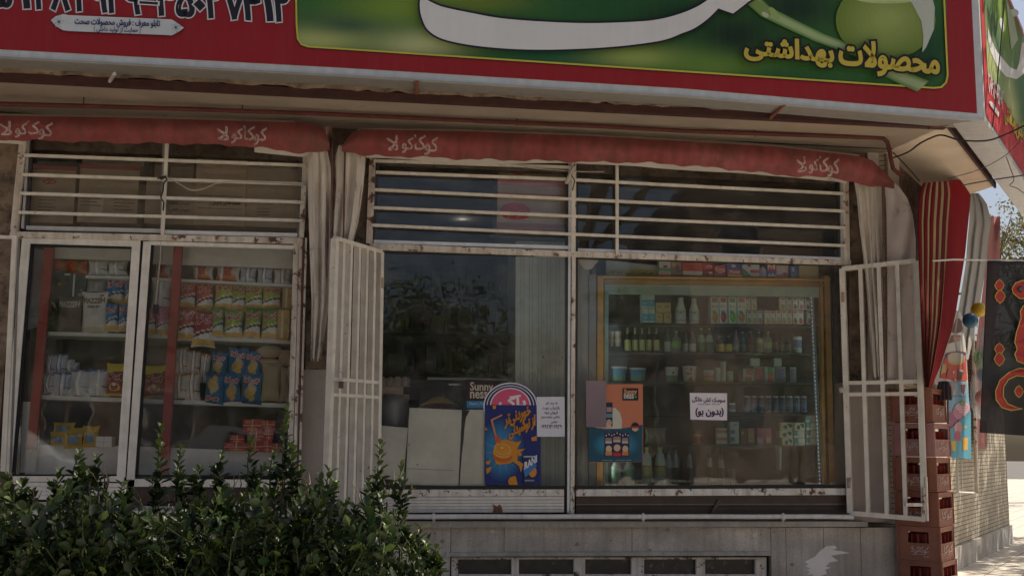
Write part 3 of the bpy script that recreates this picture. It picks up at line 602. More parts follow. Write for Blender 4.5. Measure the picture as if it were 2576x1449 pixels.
o2 = [Z(2, 0, *p) for p in [(2305, 215), (2330, 300), (2370, 390), (2420, 450), (2470, 510), (2520, 530), (2540, 470), (2560, 320), (2600, 340), (2600, 540), (2520, 600), (2440, 580), (2370, 500), (2320, 380), (2300, 270)]]
a.poly(o2, (.6, .6, .6)); a.ell(*Z(2, 0, 2410, 190), 5, 18, (.6, .6, .6), rot=-.2); a.ell(*Z(2, 0, 2500, 100), 12, 10, (.5, .55, .5)); a.poly([Z(2, 0, *p) for p in [(2440, 0), (2500, 140), (2530, 300), (2480, 380), (2460, 200)]], (.35, .42, .3))
a.text('بهداشتی', 2528, 258, 2556, 312, (.5, .42, .06), 1.0, .6); a.text('پروتئینی', 2556, 292, 2590, 350, (.5, .42, .06), 1.0, .6)
a.text('۳۵۰۲۷۴۱۲', 2486, 180, 2524, 206, (.5, .5, .5), 1.3, .3); a.text('۷۲۸۲۹۲۹', 2487, 205, 2522, 230, (.5, .5, .5), 1.3, .3); a.poly([Z(2, 0, *p) for p in [(2312, 770), (2330, 765), (2388, 850), (2385, 885), (2325, 800)]], (.5, .5, .5))
rel(b.build('lettering', M['print']), s2)

# ================================================================ AWNINGS (folded)
def interp(P, x):
    if x <= P[0][0]: return P[0][1]
    for (a, b), (c, d) in zip(P[:-1], P[1:]):
        if x <= c: return b+(d-b)*(x-a)/(c-a)
    return P[-1][1]
def valance(root, top, bot, x0, x1, Yc, bulge=.09, n=110, texts=()):
    def sf(x, v, h=0):
        y = interp(top, x)*(1-v)+interp(bot, x)*v+ (2.2*math.sin(x*.045)+1.6*math.sin(x*.11+1)+.4*math.sin(x*.21))*v*v
        d = Yc-bulge*math.sin(math.pi*min(1, .15+v*.85))-.026*math.sin(x*.06+1.3*math.sin(x*.013))*v-.010*math.sin(x*.21+v*3)-.007*math.sin(x*.43+2*math.sin(x*.05))*v-.012*abs(math.sin(x*.019+1))*v
        return U(x, y, d-h)
    b = MB(); b.grid(lambda u, v: sf(x0+(x1-x0)*u, v), n, 10, (.29, .062, .058)); b.grid(lambda u, v: sf(x0+(x1-x0)*u, v, -.012), n, 10, (.40, .30, .26))
    o = rel(b.build('valance', M['fabric']), root)
    for tx in texts:
        b = MB(); a = Art(lambda x, y, h: sf(x, max(0, min(1, (y-interp(top, x))/(interp(bot, x)-interp(top, x)))), h+.006), b, .0004)
        x, y, w_, hh, sl_ = tx
        a.text('لا', x, y, x+w_*.24, y+hh*.85, (.5, .40, .38), sl_, .7, res=3); a.text('کو', x+w_*.30, y+hh*.12, x+w_*.52, y+hh, (.5, .40, .38), sl_, .9, res=3); a.text('کا', x+w_*.54, y+hh*.0, x+w_*.76, y+hh*.85, (.5, .40, .38), sl_, .8, res=3); a.text('کو', x+w_*.74, y+hh*.1, x+w_, y+hh*1.2, (.5, .40, .38), sl_, .9, res=3)
        rel(b.build('lettering', mat('worn_white_paint', .9, n2=(60, .5, .62, (.33, .05, .05))) if 'wwp' not in M else M['wwp'], None), root); M['wwp'] = bpy.data.materials['worn_white_paint']
    return sf
aw1 = thing('awning', 'folded red awning with white lettering above the left barred window', 'awning', U(400, 330, -.2), group='folded red fabric awnings over the windows')
top1 = [(-400, 275), (0, 291), (300, 296), (550, 303), (780, 309), (810, 322), (830, 355)]; bot1 = [(-400, 350), (0, 352), (150, 356), (300, 360), (450, 362), (600, 367), (700, 378), (760, 386), (800, 385), (830, 380)]
valance(aw1, top1, bot1, -400, 829, -.24, texts=[(-2, 305, 134, 40, .015), (545, 318, 126, 40, .015)])
aw2 = thing('awning', 'long folded red awning above the right barred window', 'awning', U(1500, 370, -.2), group='folded red fabric awnings over the windows')
top2 = [(858, 368), (885, 335), (908, 326), (1192, 331), (1500, 343), (1717, 355), (1950, 369), (2117, 388), (2170, 395), (2194, 404), (2225, 432), (2252, 462)]
bot2 = [(858, 378), (885, 384), (912, 393), (1000, 394), (1092, 397), (1190, 402), (1275, 403), (1400, 406), (1492, 409), (1600, 409), (1717, 416), (1850, 428), (1950, 440), (2060, 447), (2117, 450), (2160, 462), (2197, 474), (2225, 470), (2252, 474)]
valance(aw2, top2, bot2, 860, 2250, -.24, n=150, texts=[(972, 340, 130, 44, .02), (2003, 394, 108, 44, .06)])
# cream lining showing below the hems
for root, bt_, x0_, x1_ in ((aw1, bot1, -300, 60), (aw1, bot1, 640, 790), (aw2, bot2, 880, 2130)):
    b = MB(); b.grid(lambda u, v: U(x0_+(x1_-x0_)*u, interp(bt_, x0_+(x1_-x0_)*u)-4+(12+4*math.sin((x0_+(x1_-x0_)*u)*.012))*v, -.2+.03*v), 60, 3, (.6, .54, .47)); rel(b.build('lining', M['canvas']), root)
# top tube of each awning
for root, tp, x0_, x1_ in ((aw1, top1, -400, 770), (aw2, top2, 900, 2180)):
    b = MB(); b.tube([U(x, interp(tp, x)-1, -.2) for x in range(int(x0_), int(x1_), 60)], .01, 6, (.5, .42, .34)); rel(b.build('top_tube', M['cream']), root)
def drape(root, rows, Y0, folds, amp, nv=40, nu=36, col=(.74, .67, .58), name='side_curtain', m='canvas', ph=0.):
    """hanging folded cloth: rows = (y, xleft, xright)"""
    L_ = [(r[0], r[1]) for r in rows]; R_ = [(r[0], r[2]) for r in rows]
    def fn(u, v):
        y = rows[0][0]+(rows[-1][0]-rows[0][0])*v; xl, xr = interp(L_, y), interp(R_, y); x = xl+(xr-xl)*(u+.03*math.sin(u*folds*6.28+ph))
        k = .5+.5*min(1, v*2.2)
        d = amp*k*(math.sin(u*folds*6.283+ph+.7*math.sin(v*3+ph))+.35*math.sin(u*folds*15+v*4))+.012*math.sin(v*17+u*9)*(1-v*.5)
        return U(x, y+(5*math.sin(u*19+ph) if v > .99 else 0), Y0+d)
    b = MB(); b.grid(fn, nu, nv, col); b.grid(lambda u, v: fn(u, v)+Vector((0, .006, 0)), nu, nv, col); return rel(b.build(name, M[m]), root)
drape(aw1, [(372, 775, 822), (420, 772, 832), (600, 778, 832), (760, 784, 828), (880, 782, 812), (905, 782, 806)], -.2, 2.5, .035)
drape(aw1, [(318, 806, 835), (345, 812, 838), (390, 800, 836), (520, 818, 834), (700, 812, 830)], -.16, 1.5, .03, col=(.45, .3, .27), ph=1)
drape(aw2, [(366, 850, 905), (400, 840, 918), (470, 842, 912), (560, 836, 900), (640, 832, 880), (760, 824, 870), (860, 826, 866), (935, 830, 862)], -.2, 3, .035, ph=2)
drape(aw2, [(380, 905, 924), (420, 893, 916), (500, 888, 908), (598, 870, 892)], -.17, 1.5, .02, ph=.5)
drape(aw2, [(452, 2146, 2222), (500, 2155, 2222), (560, 2160, 2220), (640, 2170, 2222), (760, 2182, 2224), (900, 2192, 2226), (952, 2196, 2226)], -.16, 3.2, .035, ph=1.3)
drape(aw2, [(446, 2222, 2236), (470, 2224, 2262), (500, 2228, 2284), (540, 2230, 2297), (600, 2231, 2304), (760, 2232, 2306), (900, 2232, 2306), (958, 2232, 2305)], -.2, .5, .03, col=(.78, .68, .62), ph=.3)
b = MB(); b.tube([U(2222, 470, -.22), U(2228, 960, -.22)], .012, 6, (.16, .1, .07)); rel(b.build('frame_tube', M['rust']), aw2); b = MB(); b.tube([U(836, 345, -.22), U(832, 700, -.22)], .01, 6, (.13, .07, .05)); rel(b.build('frame_tube', M['rust']), aw2)
b = MB(); b.tube([U(868, 372, -.25), U(864, 600, -.25)], .008, 6, (.13, .06, .045)); rel(b.build('frame_tube', M['rust']), aw2)

# ================================================================ OPEN BARRED GATES
def gate(name, label, Ht, Hb, Ft, Fb, us, cross, w_=.03, dp=.05):
    root = thing(name, label, 'gate', Hb, group='barred window gates swung open')
    q = lambda u, v: (Hb*(1-v)+Ht*v)*(1-u)+(Fb*(1-v)+Ft*v)*u
    n = (Fb-Hb).cross(Ht-Hb).normalized(); n = n if n.y < 0 else -n
    b = MB()
    def br(p, r, w, d=dp, off=0, side=None):
        A, B = q(*p)+n*off, q(*r)+n*off; t = (B-A).normalized(); s_ = t.cross(n).normalized()*w/2; b.obox(A-s_, B-A, s_*2, -n*d, CR)
    br((0, 0), (0, 1), w_*1.2, off=.004); br((1, 0), (1, 1), w_*1.2, off=.004); br((0, 1), (1, 1), w_, off=.002); br((0, 0), (1, 0), w_, off=.002)
    rel(b.build('frame', M['cream']), root)
    for u in us: b = MB(); br((u, .005), (u, .995), w_*.85); rel(b.build('bar', M['cream']), root)
    for v in cross: b = MB(); br((.01, v), (.99, v), w_*.8, dp*.7, -.002); rel(b.build('cross_bar', M['cream']), root)
    for v in (.12, .88): b = MB(); c = q(0, v); b.tube([c-Vector((0, 0, .04)), c+Vector((0, 0, .04))], .016, 8, (.4, .3, .22)); rel(b.build('hinge', M['rusty']), root)
    return root, q, n
g1, q1, n1_ = gate('window_gate', 'narrow barred gate swung open beside the left curtain of the right window', U(962, 634, -.07), U(951, 1302, -.07), U(848, 600, -.52), U(824, 1318, -.52), (.16, .33, .5, .68, .84), (.50, .445))
g2, q2, n2_ = gate('window_gate', 'barred gate swung open at the right end of the windows in front of the crates', U(2118, 676, -.06), U(2138, 1290, -.06), U(2304, 656, -.37), U(2326, 1306, -.37), (.25, .5, .75), (.525, .478), .036, .06)
b = MB(); c = q2(1, 0); b.obox(c+Vector((-.16, -.02, .10)), (.16, 0, 0), (0, .03, 0), (0, 0, .025), CR); b.tube([q2(1, .02)+n2_*.02, q2(1, .12)+n2_*.02], .012, 6, (.5, .42, .34)); b.tube([q2(1.03, -.005), q2(1.03, .16)], .014, 6, CR); rel(b.build('bolt', M['rusty']), g2)
b = MB(); c = U(2117, 978, -.1); b.lathe([(.0, -.03), (.022, -.03), (.022, .01), (.0, .012)], c, 10, (.5, .42, .36)); rel(b.build('padlock', M['rusty']), g2)
b = MB(); c = U(858, 945, -.56); b.tube([c+Vector((math.cos(t)*.02, 0, math.sin(t)*.03)) for t in [k*.5 for k in range(14)]], .004, 5, (.5, .44, .38)); b.box(c.x-.016, c.x+.02, c.y-.01, c.y+.015, c.z-.09, c.z-.04, (.05, .04, .035)); rel(b.build('padlock', M['rusty']), g1)

# ================================================================ GOODS: one mesh of each kind in a unit box, copied into place
PROTO = {}
def proto(key, fn):
    if key not in PROTO: PROTO[key] = [fn(), False]
    return PROTO[key]
def place(key, bx, Y, label, cat, group, depth=None, rz=0., tilt=0.):
    """bx = measured (x0, y0, x1, y1) of the item seen on plane Y"""
    pr = PROTO[key]
    if not pr[1]: o = pr[0]; pr[1] = True
    else: o = pr[0].copy(); COL.objects.link(o)
    p = U((bx[0]+bx[2])/2, bx[3], Y); k = (Y+8.5)/FPX; w_ = (bx[2]-bx[0])*k; h_ = (bx[3]-bx[1])*k*1.004
    o.location = p; o.scale = (w_, depth or w_, h_); o.rotation_euler = (0, tilt, rz); tag(o, label, cat, group); return o
def frontart(mb, d=.5): return Art(lambda x, y, h: Vector((x-.5, -d-h*2.2, y)), mb, .0025)
def prints(a, spec):
    for s_ in spec:
        if s_[0] == 'r': a.rect(*s_[1:])
        elif s_[0] == 'e': a.ell(*s_[1:])
        elif s_[0] == 'p': a.poly(*s_[1:])
        elif s_[0] == 't': a.text(s_[1], s_[2], s_[3], s_[4], s_[5], s_[6], 0, s_[7] if len(s_) > 7 else .012, s_[8] if len(s_) > 8 else None, .03)
def boxproto(name, base, spec=(), side=None, m='pack'):
    def fn():
        b = MB(); e = .03; b.box(-.5, .5, -.5, .5, 0, 1, base)
        for z in (.003,): pass
        prints(frontart(b), spec); return b.build(name, M[m])
    return fn
def latheproto(name, prof, bands, n=16, m='pack', spec=()):
    """bands: list of (z_upto, colour)"""
    def fn():
        b = MB(); P = []
        for (r0, z0), (r1, z1) in zip(prof[:-1], prof[1:]):
            P.append((r0, z0))
            for zc_, _ in bands:
                if z0 < zc_ < z1: t = (zc_-z0)/(z1-z0); P += [(r0+(r1-r0)*t, zc_), (r0+(r1-r0)*t, zc_+.0005)]
        P.append(prof[-1])
        def cf(i, t):
            z = (P[i][1]+P[i+1][1])/2
            for zc_, c in bands:
                if z <= zc_+1e-6: return c
            return bands[-1][1]
        b.lathe(P, (0, 0, 0), n, cf=cf)
        if spec: prints(Art(lambda x, y, h: Vector((.5*math.sin((x-.5)*2.2), -.5*math.cos((x-.5)*2.2)-.01-h*2, y)), b, .0025), spec)
        return b.build(name, M[m])
    return fn
def bagproto(name, cf, logo=None, m='foil', seed=1, puff=1., spec=(), crimp=.03):
    def fn():
        rr = random.Random(seed); b = MB(); ph = rr.random()*6
        def sf(u, v, h=0):
            e = min(1, min(v, 1-v)/.16); sx = 1-.15*math.sin(math.pi*min(1, max(0, v)))*puff+.0*e; x = (u-.5)*sx
            t = max(0, math.sin(math.pi*u))**.55*max(0, math.sin(math.pi*min(1, max(0, (v-crimp)/(1-2*crimp)))))**.5
            t = t*(1+.10*math.sin(v*9+ph+u*3)+.06*math.sin(u*14+ph))
            z = v+.05*(abs(u-.5)*2)**2*(1 if v > .5 else -1)*e*0+.035*(abs(u-.5)*2)**2*(1 if v > .5 else -1)
            return Vector((x, -.5*t*puff-h*2.2, z))
        b.grid(lambda u, v: sf(u, v), 16, 24, cf=cf); b.grid(lambda u, v: Vector((sf(u, v).x, .3*abs(sf(u, v).y)+.01, sf(u, v).z)), 8, 8, col=cf(.5, .9))
        a = Art(lambda x, y, h: sf(min(1, max(0, x)), min(1, max(0, y)), h), b, .003)
        if logo: a.text(logo[0], logo[1], logo[2], logo[3], logo[4], logo[5], logo[6], .012, logo[7], .035)
        prints(a, spec); return b.build(name, M[m])
    return fn
def crisps(top, hi, dark):
    def cf(u, v):
        s_ = v-.18*(u-.5); k = .5+.5*math.sin(u*23+v*31)*math.sin(u*11-v*17)
        if s_ > .46: t = min(1, max(0, (s_-.46)/.4)); return tuple(hi[i]*(1-t)+top[i]*t for i in range(3))
        if s_ > .425: return (.62, .64, .58)
        if s_ > .35: return dark
        if v > .22: return (.60, .62, .64)
        if v > .05: return (.62, .36+.1*k, .09+.06*k)
        return (.58, .56, .52)
    return cf
LG = lambda c, oc: ('چی‌توز', .08, .80, .88, .58, c, .12, oc)
LGz = lambda c, oc: ('چی توز', .08, .84, .9, .58, c, .12, oc)
MAR = (.38, .015, .05)
proto('green', bagproto('crisp_bag', crisps((.16, .30, .03), (.36, .42, .06), (.03, .14, .03)), LGz(MAR, (.62, .58, .5)), seed=1, spec=[('e', .12, .42, .1, .1, (.5, .36, .2))]))
proto('green2', bagproto('crisp_bag', crisps((.05, .24, .04), (.28, .40, .04), (.02, .12, .03)), LGz(MAR, (.62, .58, .5)), seed=3, spec=[('e', .12, .42, .1, .1, (.5, .36, .2))]))
proto('red', bagproto('crisp_bag', crisps((.34, .045, .03), (.42, .09, .05), (.20, .012, .03)), LGz((.38, .03, .04), (.66, .5, .42)), seed=2))
proto('red2', bagproto('crisp_bag', crisps((.25, .012, .018), (.34, .03, .03), (.16, .01, .02)), LGz((.34, .02, .03), (.6, .42, .36)), seed=5))
proto('blue', bagproto('crisp_bag', crisps((.03, .16, .38), (.06, .24, .48), (.12, .13, .2)), LGz((.48, .05, .06), (.62, .6, .6)), seed=4))
proto('pink', bagproto('crisp_bag', crisps((.42, .12, .24), (.5, .22, .3), (.3, .1, .16)), LGz((.45, .06, .2), (.6, .5, .5)), seed=6))
def bluesnack(u, v):
    k = math.sin(u*19+v*27)*math.sin(u*31-v*13)
    w_ = .75+.3*math.sin(u*9+v*14)+.25*math.sin(u*17-v*9)
    if (u-.5)**2/.1+(v-.36)**2/.09 < w_: return (.50+.1*k, .34+.08*k, .09) if v < .46 else (.46, .36, .22)
    return (.03, .15, .33) if v > .12 else (.02, .07, .2)
proto('snack', bagproto('snack_bag', bluesnack, ('چی توز', .12, .88, .88, .7, (.5, .05, .04), -.05, (.62, .58, .55)), seed=7))
proto('snack_down', bagproto('snack_bag', lambda u, v: bluesnack(u, 1-v), ('چی توز', .12, .26, .78, .12, (.5, .08, .06), -.05, (.62, .58, .55)), seed=9))
proto('motor', bagproto('snack_bag', lambda u, v: (.55, .50, .04) if v > .70+.08*u else ((.25, .02, .02) if v > .08 else (.5, .42, .04)), ('چی توز', .1, .70, .92, .52, (.12, .015, .02), -.02, (.6, .45, .42)), seed=8, spec=[('e', .5, .28, .3, .13, (.55, .45, .05), 9), ('e', .5, .36, .12, .06, (.6, .58, .5), 8), ('e', .55, .24, .14, .04, (.4, .06, .02), 8)]))
def foilbag(c1, c2, c3, seed):
    def cf(u, v):
        if abs(u-.52) < .07: return (.72, .74, .76)
        if abs(u-.40) < .05: return c1
        if abs(u-.66) < .035 and v > .25: return c1
        if v > .92: return c2
        if u > .7 and abs(v-.36) < .02: return (.06, .06, .07)
        return (c3[0]*(1-.1*math.sin(v*60)**8), c3[1], c3[2])
    return bagproto('foil_bag', cf, seed=seed)
proto('foil', foilbag((.46, .50, .56), (.10, .17, .36), (.48, .50, .52), 11)); proto('foilb', foilbag((.07, .14, .34), (.12, .2, .4), (.5, .52, .54), 12)); proto('foilo', foilbag((.42, .14, .05), (.44, .16, .06), (.52, .51, .48), 13)); proto('foilg', foilbag((.5, .5, .5), (.4, .4, .4), (.52, .54, .52), 14))
proto('paste', bagproto('nut_bag', lambda u, v: (.5, .5, .5) if abs(u-.25) < .05 or u > .85 else ((.42, .14, .03) if v < .35 else (.32, .05, .03) if abs(u-.5) < .18 else (.42, .34, .28)), seed=15))
proto('burlap', bagproto('tan_sack', lambda u, v: (.40, .33, .22) if int(u*16+v*24) % 2 else (.34, .28, .18), seed=16, m='card', puff=1.1))
def pillow():
    b = MB()
    def sf(u, v): e = 2*abs(u-.5); return Vector((u-.5, -.5*max(0, math.sin(math.pi*u))**.6*max(0, math.sin(math.pi*v))**.6, .5+(v-.5)*(1-.82*e**2.2)*(1+.06*math.sin(u*9))))
    b.grid(sf, 18, 12, cf=lambda u, v: (.42, .34, .22) if int(u*18+v*12) % 2 else (.36, .29, .18)); b.grid(lambda u, v: Vector((sf(u, v).x, -.5*sf(u, v).y, sf(u, v).z)), 10, 8, (.38, .3, .2)); return b.build('tan_sack', M['card'])
proto('pillow', pillow)
proto('mazzeh', bagproto('white_paper_bag', lambda u, v: (.58, .56, .52) if v > .12 else (.5, .46, .36), seed=17, m='card', puff=.8, spec=[('t', 'MAZZEH', .08, .84, .92, .72, (.2, .15, .1)), ('t', 'مزه زیتون', .25, .66, .75, .60, (.25, .22, .2)), ('e', .8, .90, .09, .025, (.4, .12, .1))]))
proto('mazdark', bagproto('dark_paper_bag', lambda u, v: (.13, .105, .09), seed=18, m='card', puff=.8, spec=[('t', 'MAZZEH', .08, .84, .92, .68, (.42, .4, .37))]))
proto('black', boxproto('black_carton', (.018, .02, .022), [('r', .0, .0, .06, 1, (.03, .03, .03)), ('e', .4, .55, .12, .07, (.2, .1, .02), 10), ('r', .6, .82, .85, .88, (.5, .5, .42))]))
proto('blackw', boxproto('black_carton', (.018, .02, .024), [('r', .08, .02, .22, .98, (.5, .58, .56)), ('r', .5, .05, .96, .35, (.28, .3, .32)), ('e', .7, .45, .1, .03, (.3, .2, .04), 8)]))
proto('flame', bagproto('orange_bag', lambda u, v: (.42+.2*math.sin(u*7), .10+.06*math.sin(u*9+v*5), .03) if (u+v) > .5 else (.2, .02, .015), seed=19))
proto('ochre', boxproto('ochre_carton', (.42, .27, .05), [('r', .3, .04, .5, .95, (.55, .5, .4)), ('r', .6, .5, .9, .7, (.35, .2, .04))]))
proto('grey', bagproto('grey_bag', lambda u, v: (.26+.06*math.sin(v*20+u*3), .25, .24), seed=20))
proto('noodle', bagproto('noodle_pack', lambda u, v: (.50, .34, .03) if v > .7 or v < .12 or u < .12 or u > .86 else ((.05, .2, .42) if .25 < u < .75 and .25 < v < .6 else (.30, .22, .03)), seed=21, spec=[('e', .5, .42, .18, .1, (.6, .6, .55)), ('e', .5, .7, .3, .06, (.05, .2, .06))]))
proto('redpack', boxproto('red_packet', (.36, .025, .02), [('r', 0, .46, 1, .54, (.55, .4, .3)), ('r', .46, 0, .54, 1, (.5, .36, .26)), ('r', .12, .64, .4, .9, (.5, .12, .1)), ('e', .5, .2, .3, .12, (.5, .2, .1))]))
proto('whitebox', boxproto('white_packet', (.56, .57, .56), [('r', 0, .46, 1, .5, (.3, .3, .3)), ('r', .48, 0, .52, 1, (.35, .35, .35))]))

# shelving of the left window
Ysh = .26
shf = thing('display_shelf', 'white shelving with two red posts standing behind the left shop window', 'shelf', U(400, 1190, Ysh))
def board(pts, w_, d=.36, col=(.66, .66, .62)):
    b = MB()
    for p, q_ in zip(pts[:-1], pts[1:]): b.bar(U(*p, Ysh), U(*q_, Ysh), w_*(8.86)/FPX, d, col)
    rel(b.build('shelf_board', M['dull']), shf)
board([(215, 696), (328, 699), (737, 719)], 7); board([(105, 838), (330, 844), (735, 860)], 9); board([(90, 998), (310, 1006), (720, 1020)], 10)
b = MB(); b.prism([U(*p, Ysh-.01) for p in [(130, 612), (737, 622), (737, 676), (388, 664), (330, 656), (133, 650)]], (0, .03, 0), (.64, .66, .63)); rel(b.build('header_panel', M['dull']), shf)
b = MB(); b.prism([U(*p, Ysh-.01) for p in [(85, 1118), (335, 1122), (732, 1138), (728, 1200), (60, 1200)]], (0, .03, 0), (.66, .68, .7)); rel(b.build('base_panel', M['dull']), shf)
for p in ((1320, 619, 0), ): pass
for a_, b_ in (((124, 612), (78, 1130)), ((448, 612), (411, 1200))):
    b = MB(); b.bar(U(*a_, Ysh-.14), U(*b_, Ysh-.14), 21*8.7/FPX, .04, (.36, .045, .04)); rel(b.build('post', M['dull']), shf)
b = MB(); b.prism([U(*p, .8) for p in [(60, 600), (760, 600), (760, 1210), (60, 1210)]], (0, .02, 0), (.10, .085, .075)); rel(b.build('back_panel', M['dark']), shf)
b = MB(); b.prism([U(*p, .5) for p in [(82, 625), (118, 630), (100, 820), (68, 830)]], (0, .02, 0), (.34, .38, .42)); rel(b.build('side_panel', M['dull']), shf)

def zz(c, r, bx): a = Z(c, r, bx[0], bx[1]); e = Z(c, r, bx[2], bx[3]); return (a[0], a[1], e[0], e[1])
def rowof(items, where, grp, Y, cat='snack bag', depth=.11):
    """items: (proto key, box, description). ordinal counts within the same description"""
    cnt = {}
    for k, bx, ds in items: cnt[ds] = cnt.get(ds, 0)+1
    n = {}
    for i, (k, bx, ds) in enumerate(sorted(items, key=lambda t: t[1][0])):
        n[ds] = n.get(ds, 0)+1
        lb = f'{ds} {where}' if cnt[ds] == 1 else f'{ORD[n[ds]-1]} {ds} from the left {where}'
        c = cat
        if 'carton' in ds or 'box' in ds or 'packet' in ds: c = 'box'
        if 'bottle' in ds: c = 'bottle'
        if ' can' in ds or ds.startswith('can'): c = 'can'
        if 'tub' in ds or 'cup' in ds or 'jar' in ds: c = 'tub'
        if 'sack' in ds: c = 'sack'
        place(k, bx, Y+.012*(i % 2), lb, c, grp, depth, rz=random.uniform(-.16, .16) if c in ('snack bag', 'sack') else random.uniform(-.09, .09), tilt=random.uniform(-.06, .06) if c == 'snack bag' else 0)
GL = 'snack bags on the shelves of the left window'
e01 = lambda *b: zz(0, 1, b)
rowof([('red', e01(1345, 672, 1470, 880), 'pale red crisp bag'), ('red', e01(1478, 680, 1612, 905), 'pale red crisp bag'), ('green', e01(1615, 672, 1760, 892), 'green crisp bag'), ('green2', e01(1738, 690, 1850, 900), 'green crisp bag'), ('green', e01(1845, 705, 1985, 892), 'green crisp bag'), ('green', e01(1972, 695, 2120, 895), 'green crisp bag'),
       ('ochre', e01(2130, 725, 2200, 890), 'ochre carton')], 'in the top tier, right pane', GL, Ysh+.11)
rowof([('red', e01(1325, 880, 1462, 1120), 'faded red crisp bag'), ('red2', e01(1445, 908, 1620, 1168), 'drooping dark red crisp bag'), ('green2', e01(1598, 880, 1690, 1092), 'bright green crisp bag'), ('green', e01(1685, 900, 1832, 1106), 'bright green crisp bag'), ('green2', e01(1832, 882, 1962, 1104), 'bright green crisp bag'), ('green2', e01(1962, 888, 2102, 1112), 'bright green crisp bag'), ('ochre', e01(2100, 898, 2185, 1115), 'tall ochre carton')], 'in the lower tier of the middle shelf', GL, Ysh-.0)
rowof([('blue', e01(786, 658, 935, 850), 'blue crisp bag'), ('blue', e01(938, 640, 1000, 850), 'blue crisp bag half hidden'), ('grey', e01(640, 655, 800, 785), 'crumpled grey bag'), ('black', e01(395, 600, 545, 840), 'black carton'), ('blackw', e01(545, 630, 645, 850), 'black carton with a pale stripe')], 'high behind the left pane', GL, Ysh+.1)
rowof([('mazzeh', e01(615, 770, 805, 1058), 'big white paper bag with brown lettering'), ('mazdark', e01(430, 800, 615, 1050), 'dark brown paper bag with pale lettering'), ('blue', e01(795, 850, 890, 1055), 'pale blue crisp bag'), ('blue', e01(885, 860, 985, 1055), 'pale blue crisp bag')], 'low behind the left pane', GL, Ysh+.0)
rowof([('pink', e01(1100, 880, 1172, 1078), 'pink crisp bag'), ('pink', e01(1168, 872, 1275, 1088), 'pink crisp bag'), ('foilg', e01(1145, 668, 1282, 880), 'silver white snack bag')], 'beside the middle red post', GL, Ysh+.02)
rowof([('paste', e01(1165, 545, 1290, 655), 'orange and white nut bag'), ('paste', e01(1445, 560, 1612, 668), 'orange and white nut bag'), ('paste', e01(1625, 565, 1810, 675), 'orange and white nut bag'), ('foilb', e01(1805, 570, 1930, 690), 'silver bag with blue edges'), ('foilb', e01(1935, 575, 2055, 700), 'silver bag with blue edges'), ('foilo', e01(2060, 580, 2200, 715), 'silver bag with red edges')], 'on the top shelf under the header', GL, Ysh+.06)
rowof([('flame', e01(405, 518, 520, 605), 'flame orange bag'), ('flame', e01(515, 520, 660, 625), 'flame orange bag'), ('foilg', e01(665, 515, 815, 630), 'dull silver bag'), ('foilg', e01(808, 520, 965, 635), 'dull silver bag')], 'at the top of the left pane', GL, Ysh+.06)
b3 = lambda x0, y0, x1, y1: (x0/3, 482.6+y0/3, x1/3, 965.2+y1/3)
rowof([('foilb', e01(345, 1238, 420, 1400), 'leaning silver blue bag'), ('foilb', e01(395, 1235, 510, 1395), 'leaning silver blue bag'), ('foil', e01(500, 1268, 560, 1370), 'leaning silver blue bag'), ('foil', e01(555, 1290, 600, 1380), 'leaning silver blue bag')], 'piled on the lower shelf', GL, Ysh+.12)
rowof([('foilb', b3(330, 1385, 420, 68), 'silver snack bag'), ('foilb', b3(390, 1375, 535, 86), 'silver snack bag'), ('foil', b3(520, 1355, 672, 88), 'silver snack bag'), ('foil', b3(660, 1350, 812, 90), 'silver snack bag'), ('motor', b3(795, 1308, 950, 92), 'yellow and dark red snack bag')], 'low in the left pane', GL, Ysh+.02)
rowof([('motor', b3(1085, 1322, 1252, 108), 'yellow and dark red snack bag'), ('foilo', e01(1320, 1185, 1425, 1392), 'upright white and orange bag'), ('foilo', e01(1395, 1205, 1505, 1395), 'upright white and orange bag'), ('foilo', e01(1498, 1230, 1575, 1440), 'upright white and orange bag')], 'at the back of the lower shelf', GL, Ysh+.10)
rowof([('foilo', b3(1300, 1385, 1408, 110), 'white and orange nut bag'), ('foilo', b3(1395, 1375, 1512, 128), 'white and orange nut bag'), ('snack_down', b3(1535, 1375, 1685, 150), 'blue snack bag standing upside down'), ('snack', b3(1675, 1380, 1815, 146), 'blue snack bag'), ('snack', b3(1812, 1380, 1972, 152), 'blue snack bag'), ('burlap', b3(1965, 1305, 2120, 128), 'tall tan sack'), ('burlap', b3(2108, 1330, 2185, 132), 'narrow tan sack')], 'in the front row below', GL, Ysh+.0)
rowof([('snack', e01(1585, 1222, 1712, 1385), 'light blue snack bag'), ('snack', e01(1712, 1188, 1862, 1400), 'light blue snack bag'), ('snack', e01(1848, 1208, 1980, 1405), 'light blue snack bag'), ('pillow', e01(1935, 1160, 2135, 1255), 'flat tan sack'), ('pillow', e01(1932, 1256, 2135, 1315), 'thin flat tan sack'), ('pillow', e01(2100, 1190, 2210, 1320), 'rear tan sack')], 'heaped above the front row', GL, Ysh+.05)
e02 = lambda *b: zz(0, 2, b)
rowof([('noodle', e02(400, 298, 562, 375), 'yellow noodle pack lying on top'), ('noodle', e02(378, 372, 510, 462), 'yellow noodle pack'), ('noodle', e02(490, 342, 618, 486), 'yellow noodle pack'), ('noodle', e02(622, 330, 742, 476), 'yellow noodle pack'), ('whitebox', e02(738, 402, 852, 475), 'stack of white packets')], 'behind the left pane', 'small packs on the bottom ledge of the left window', Ysh-.05, 'food pack', .08)
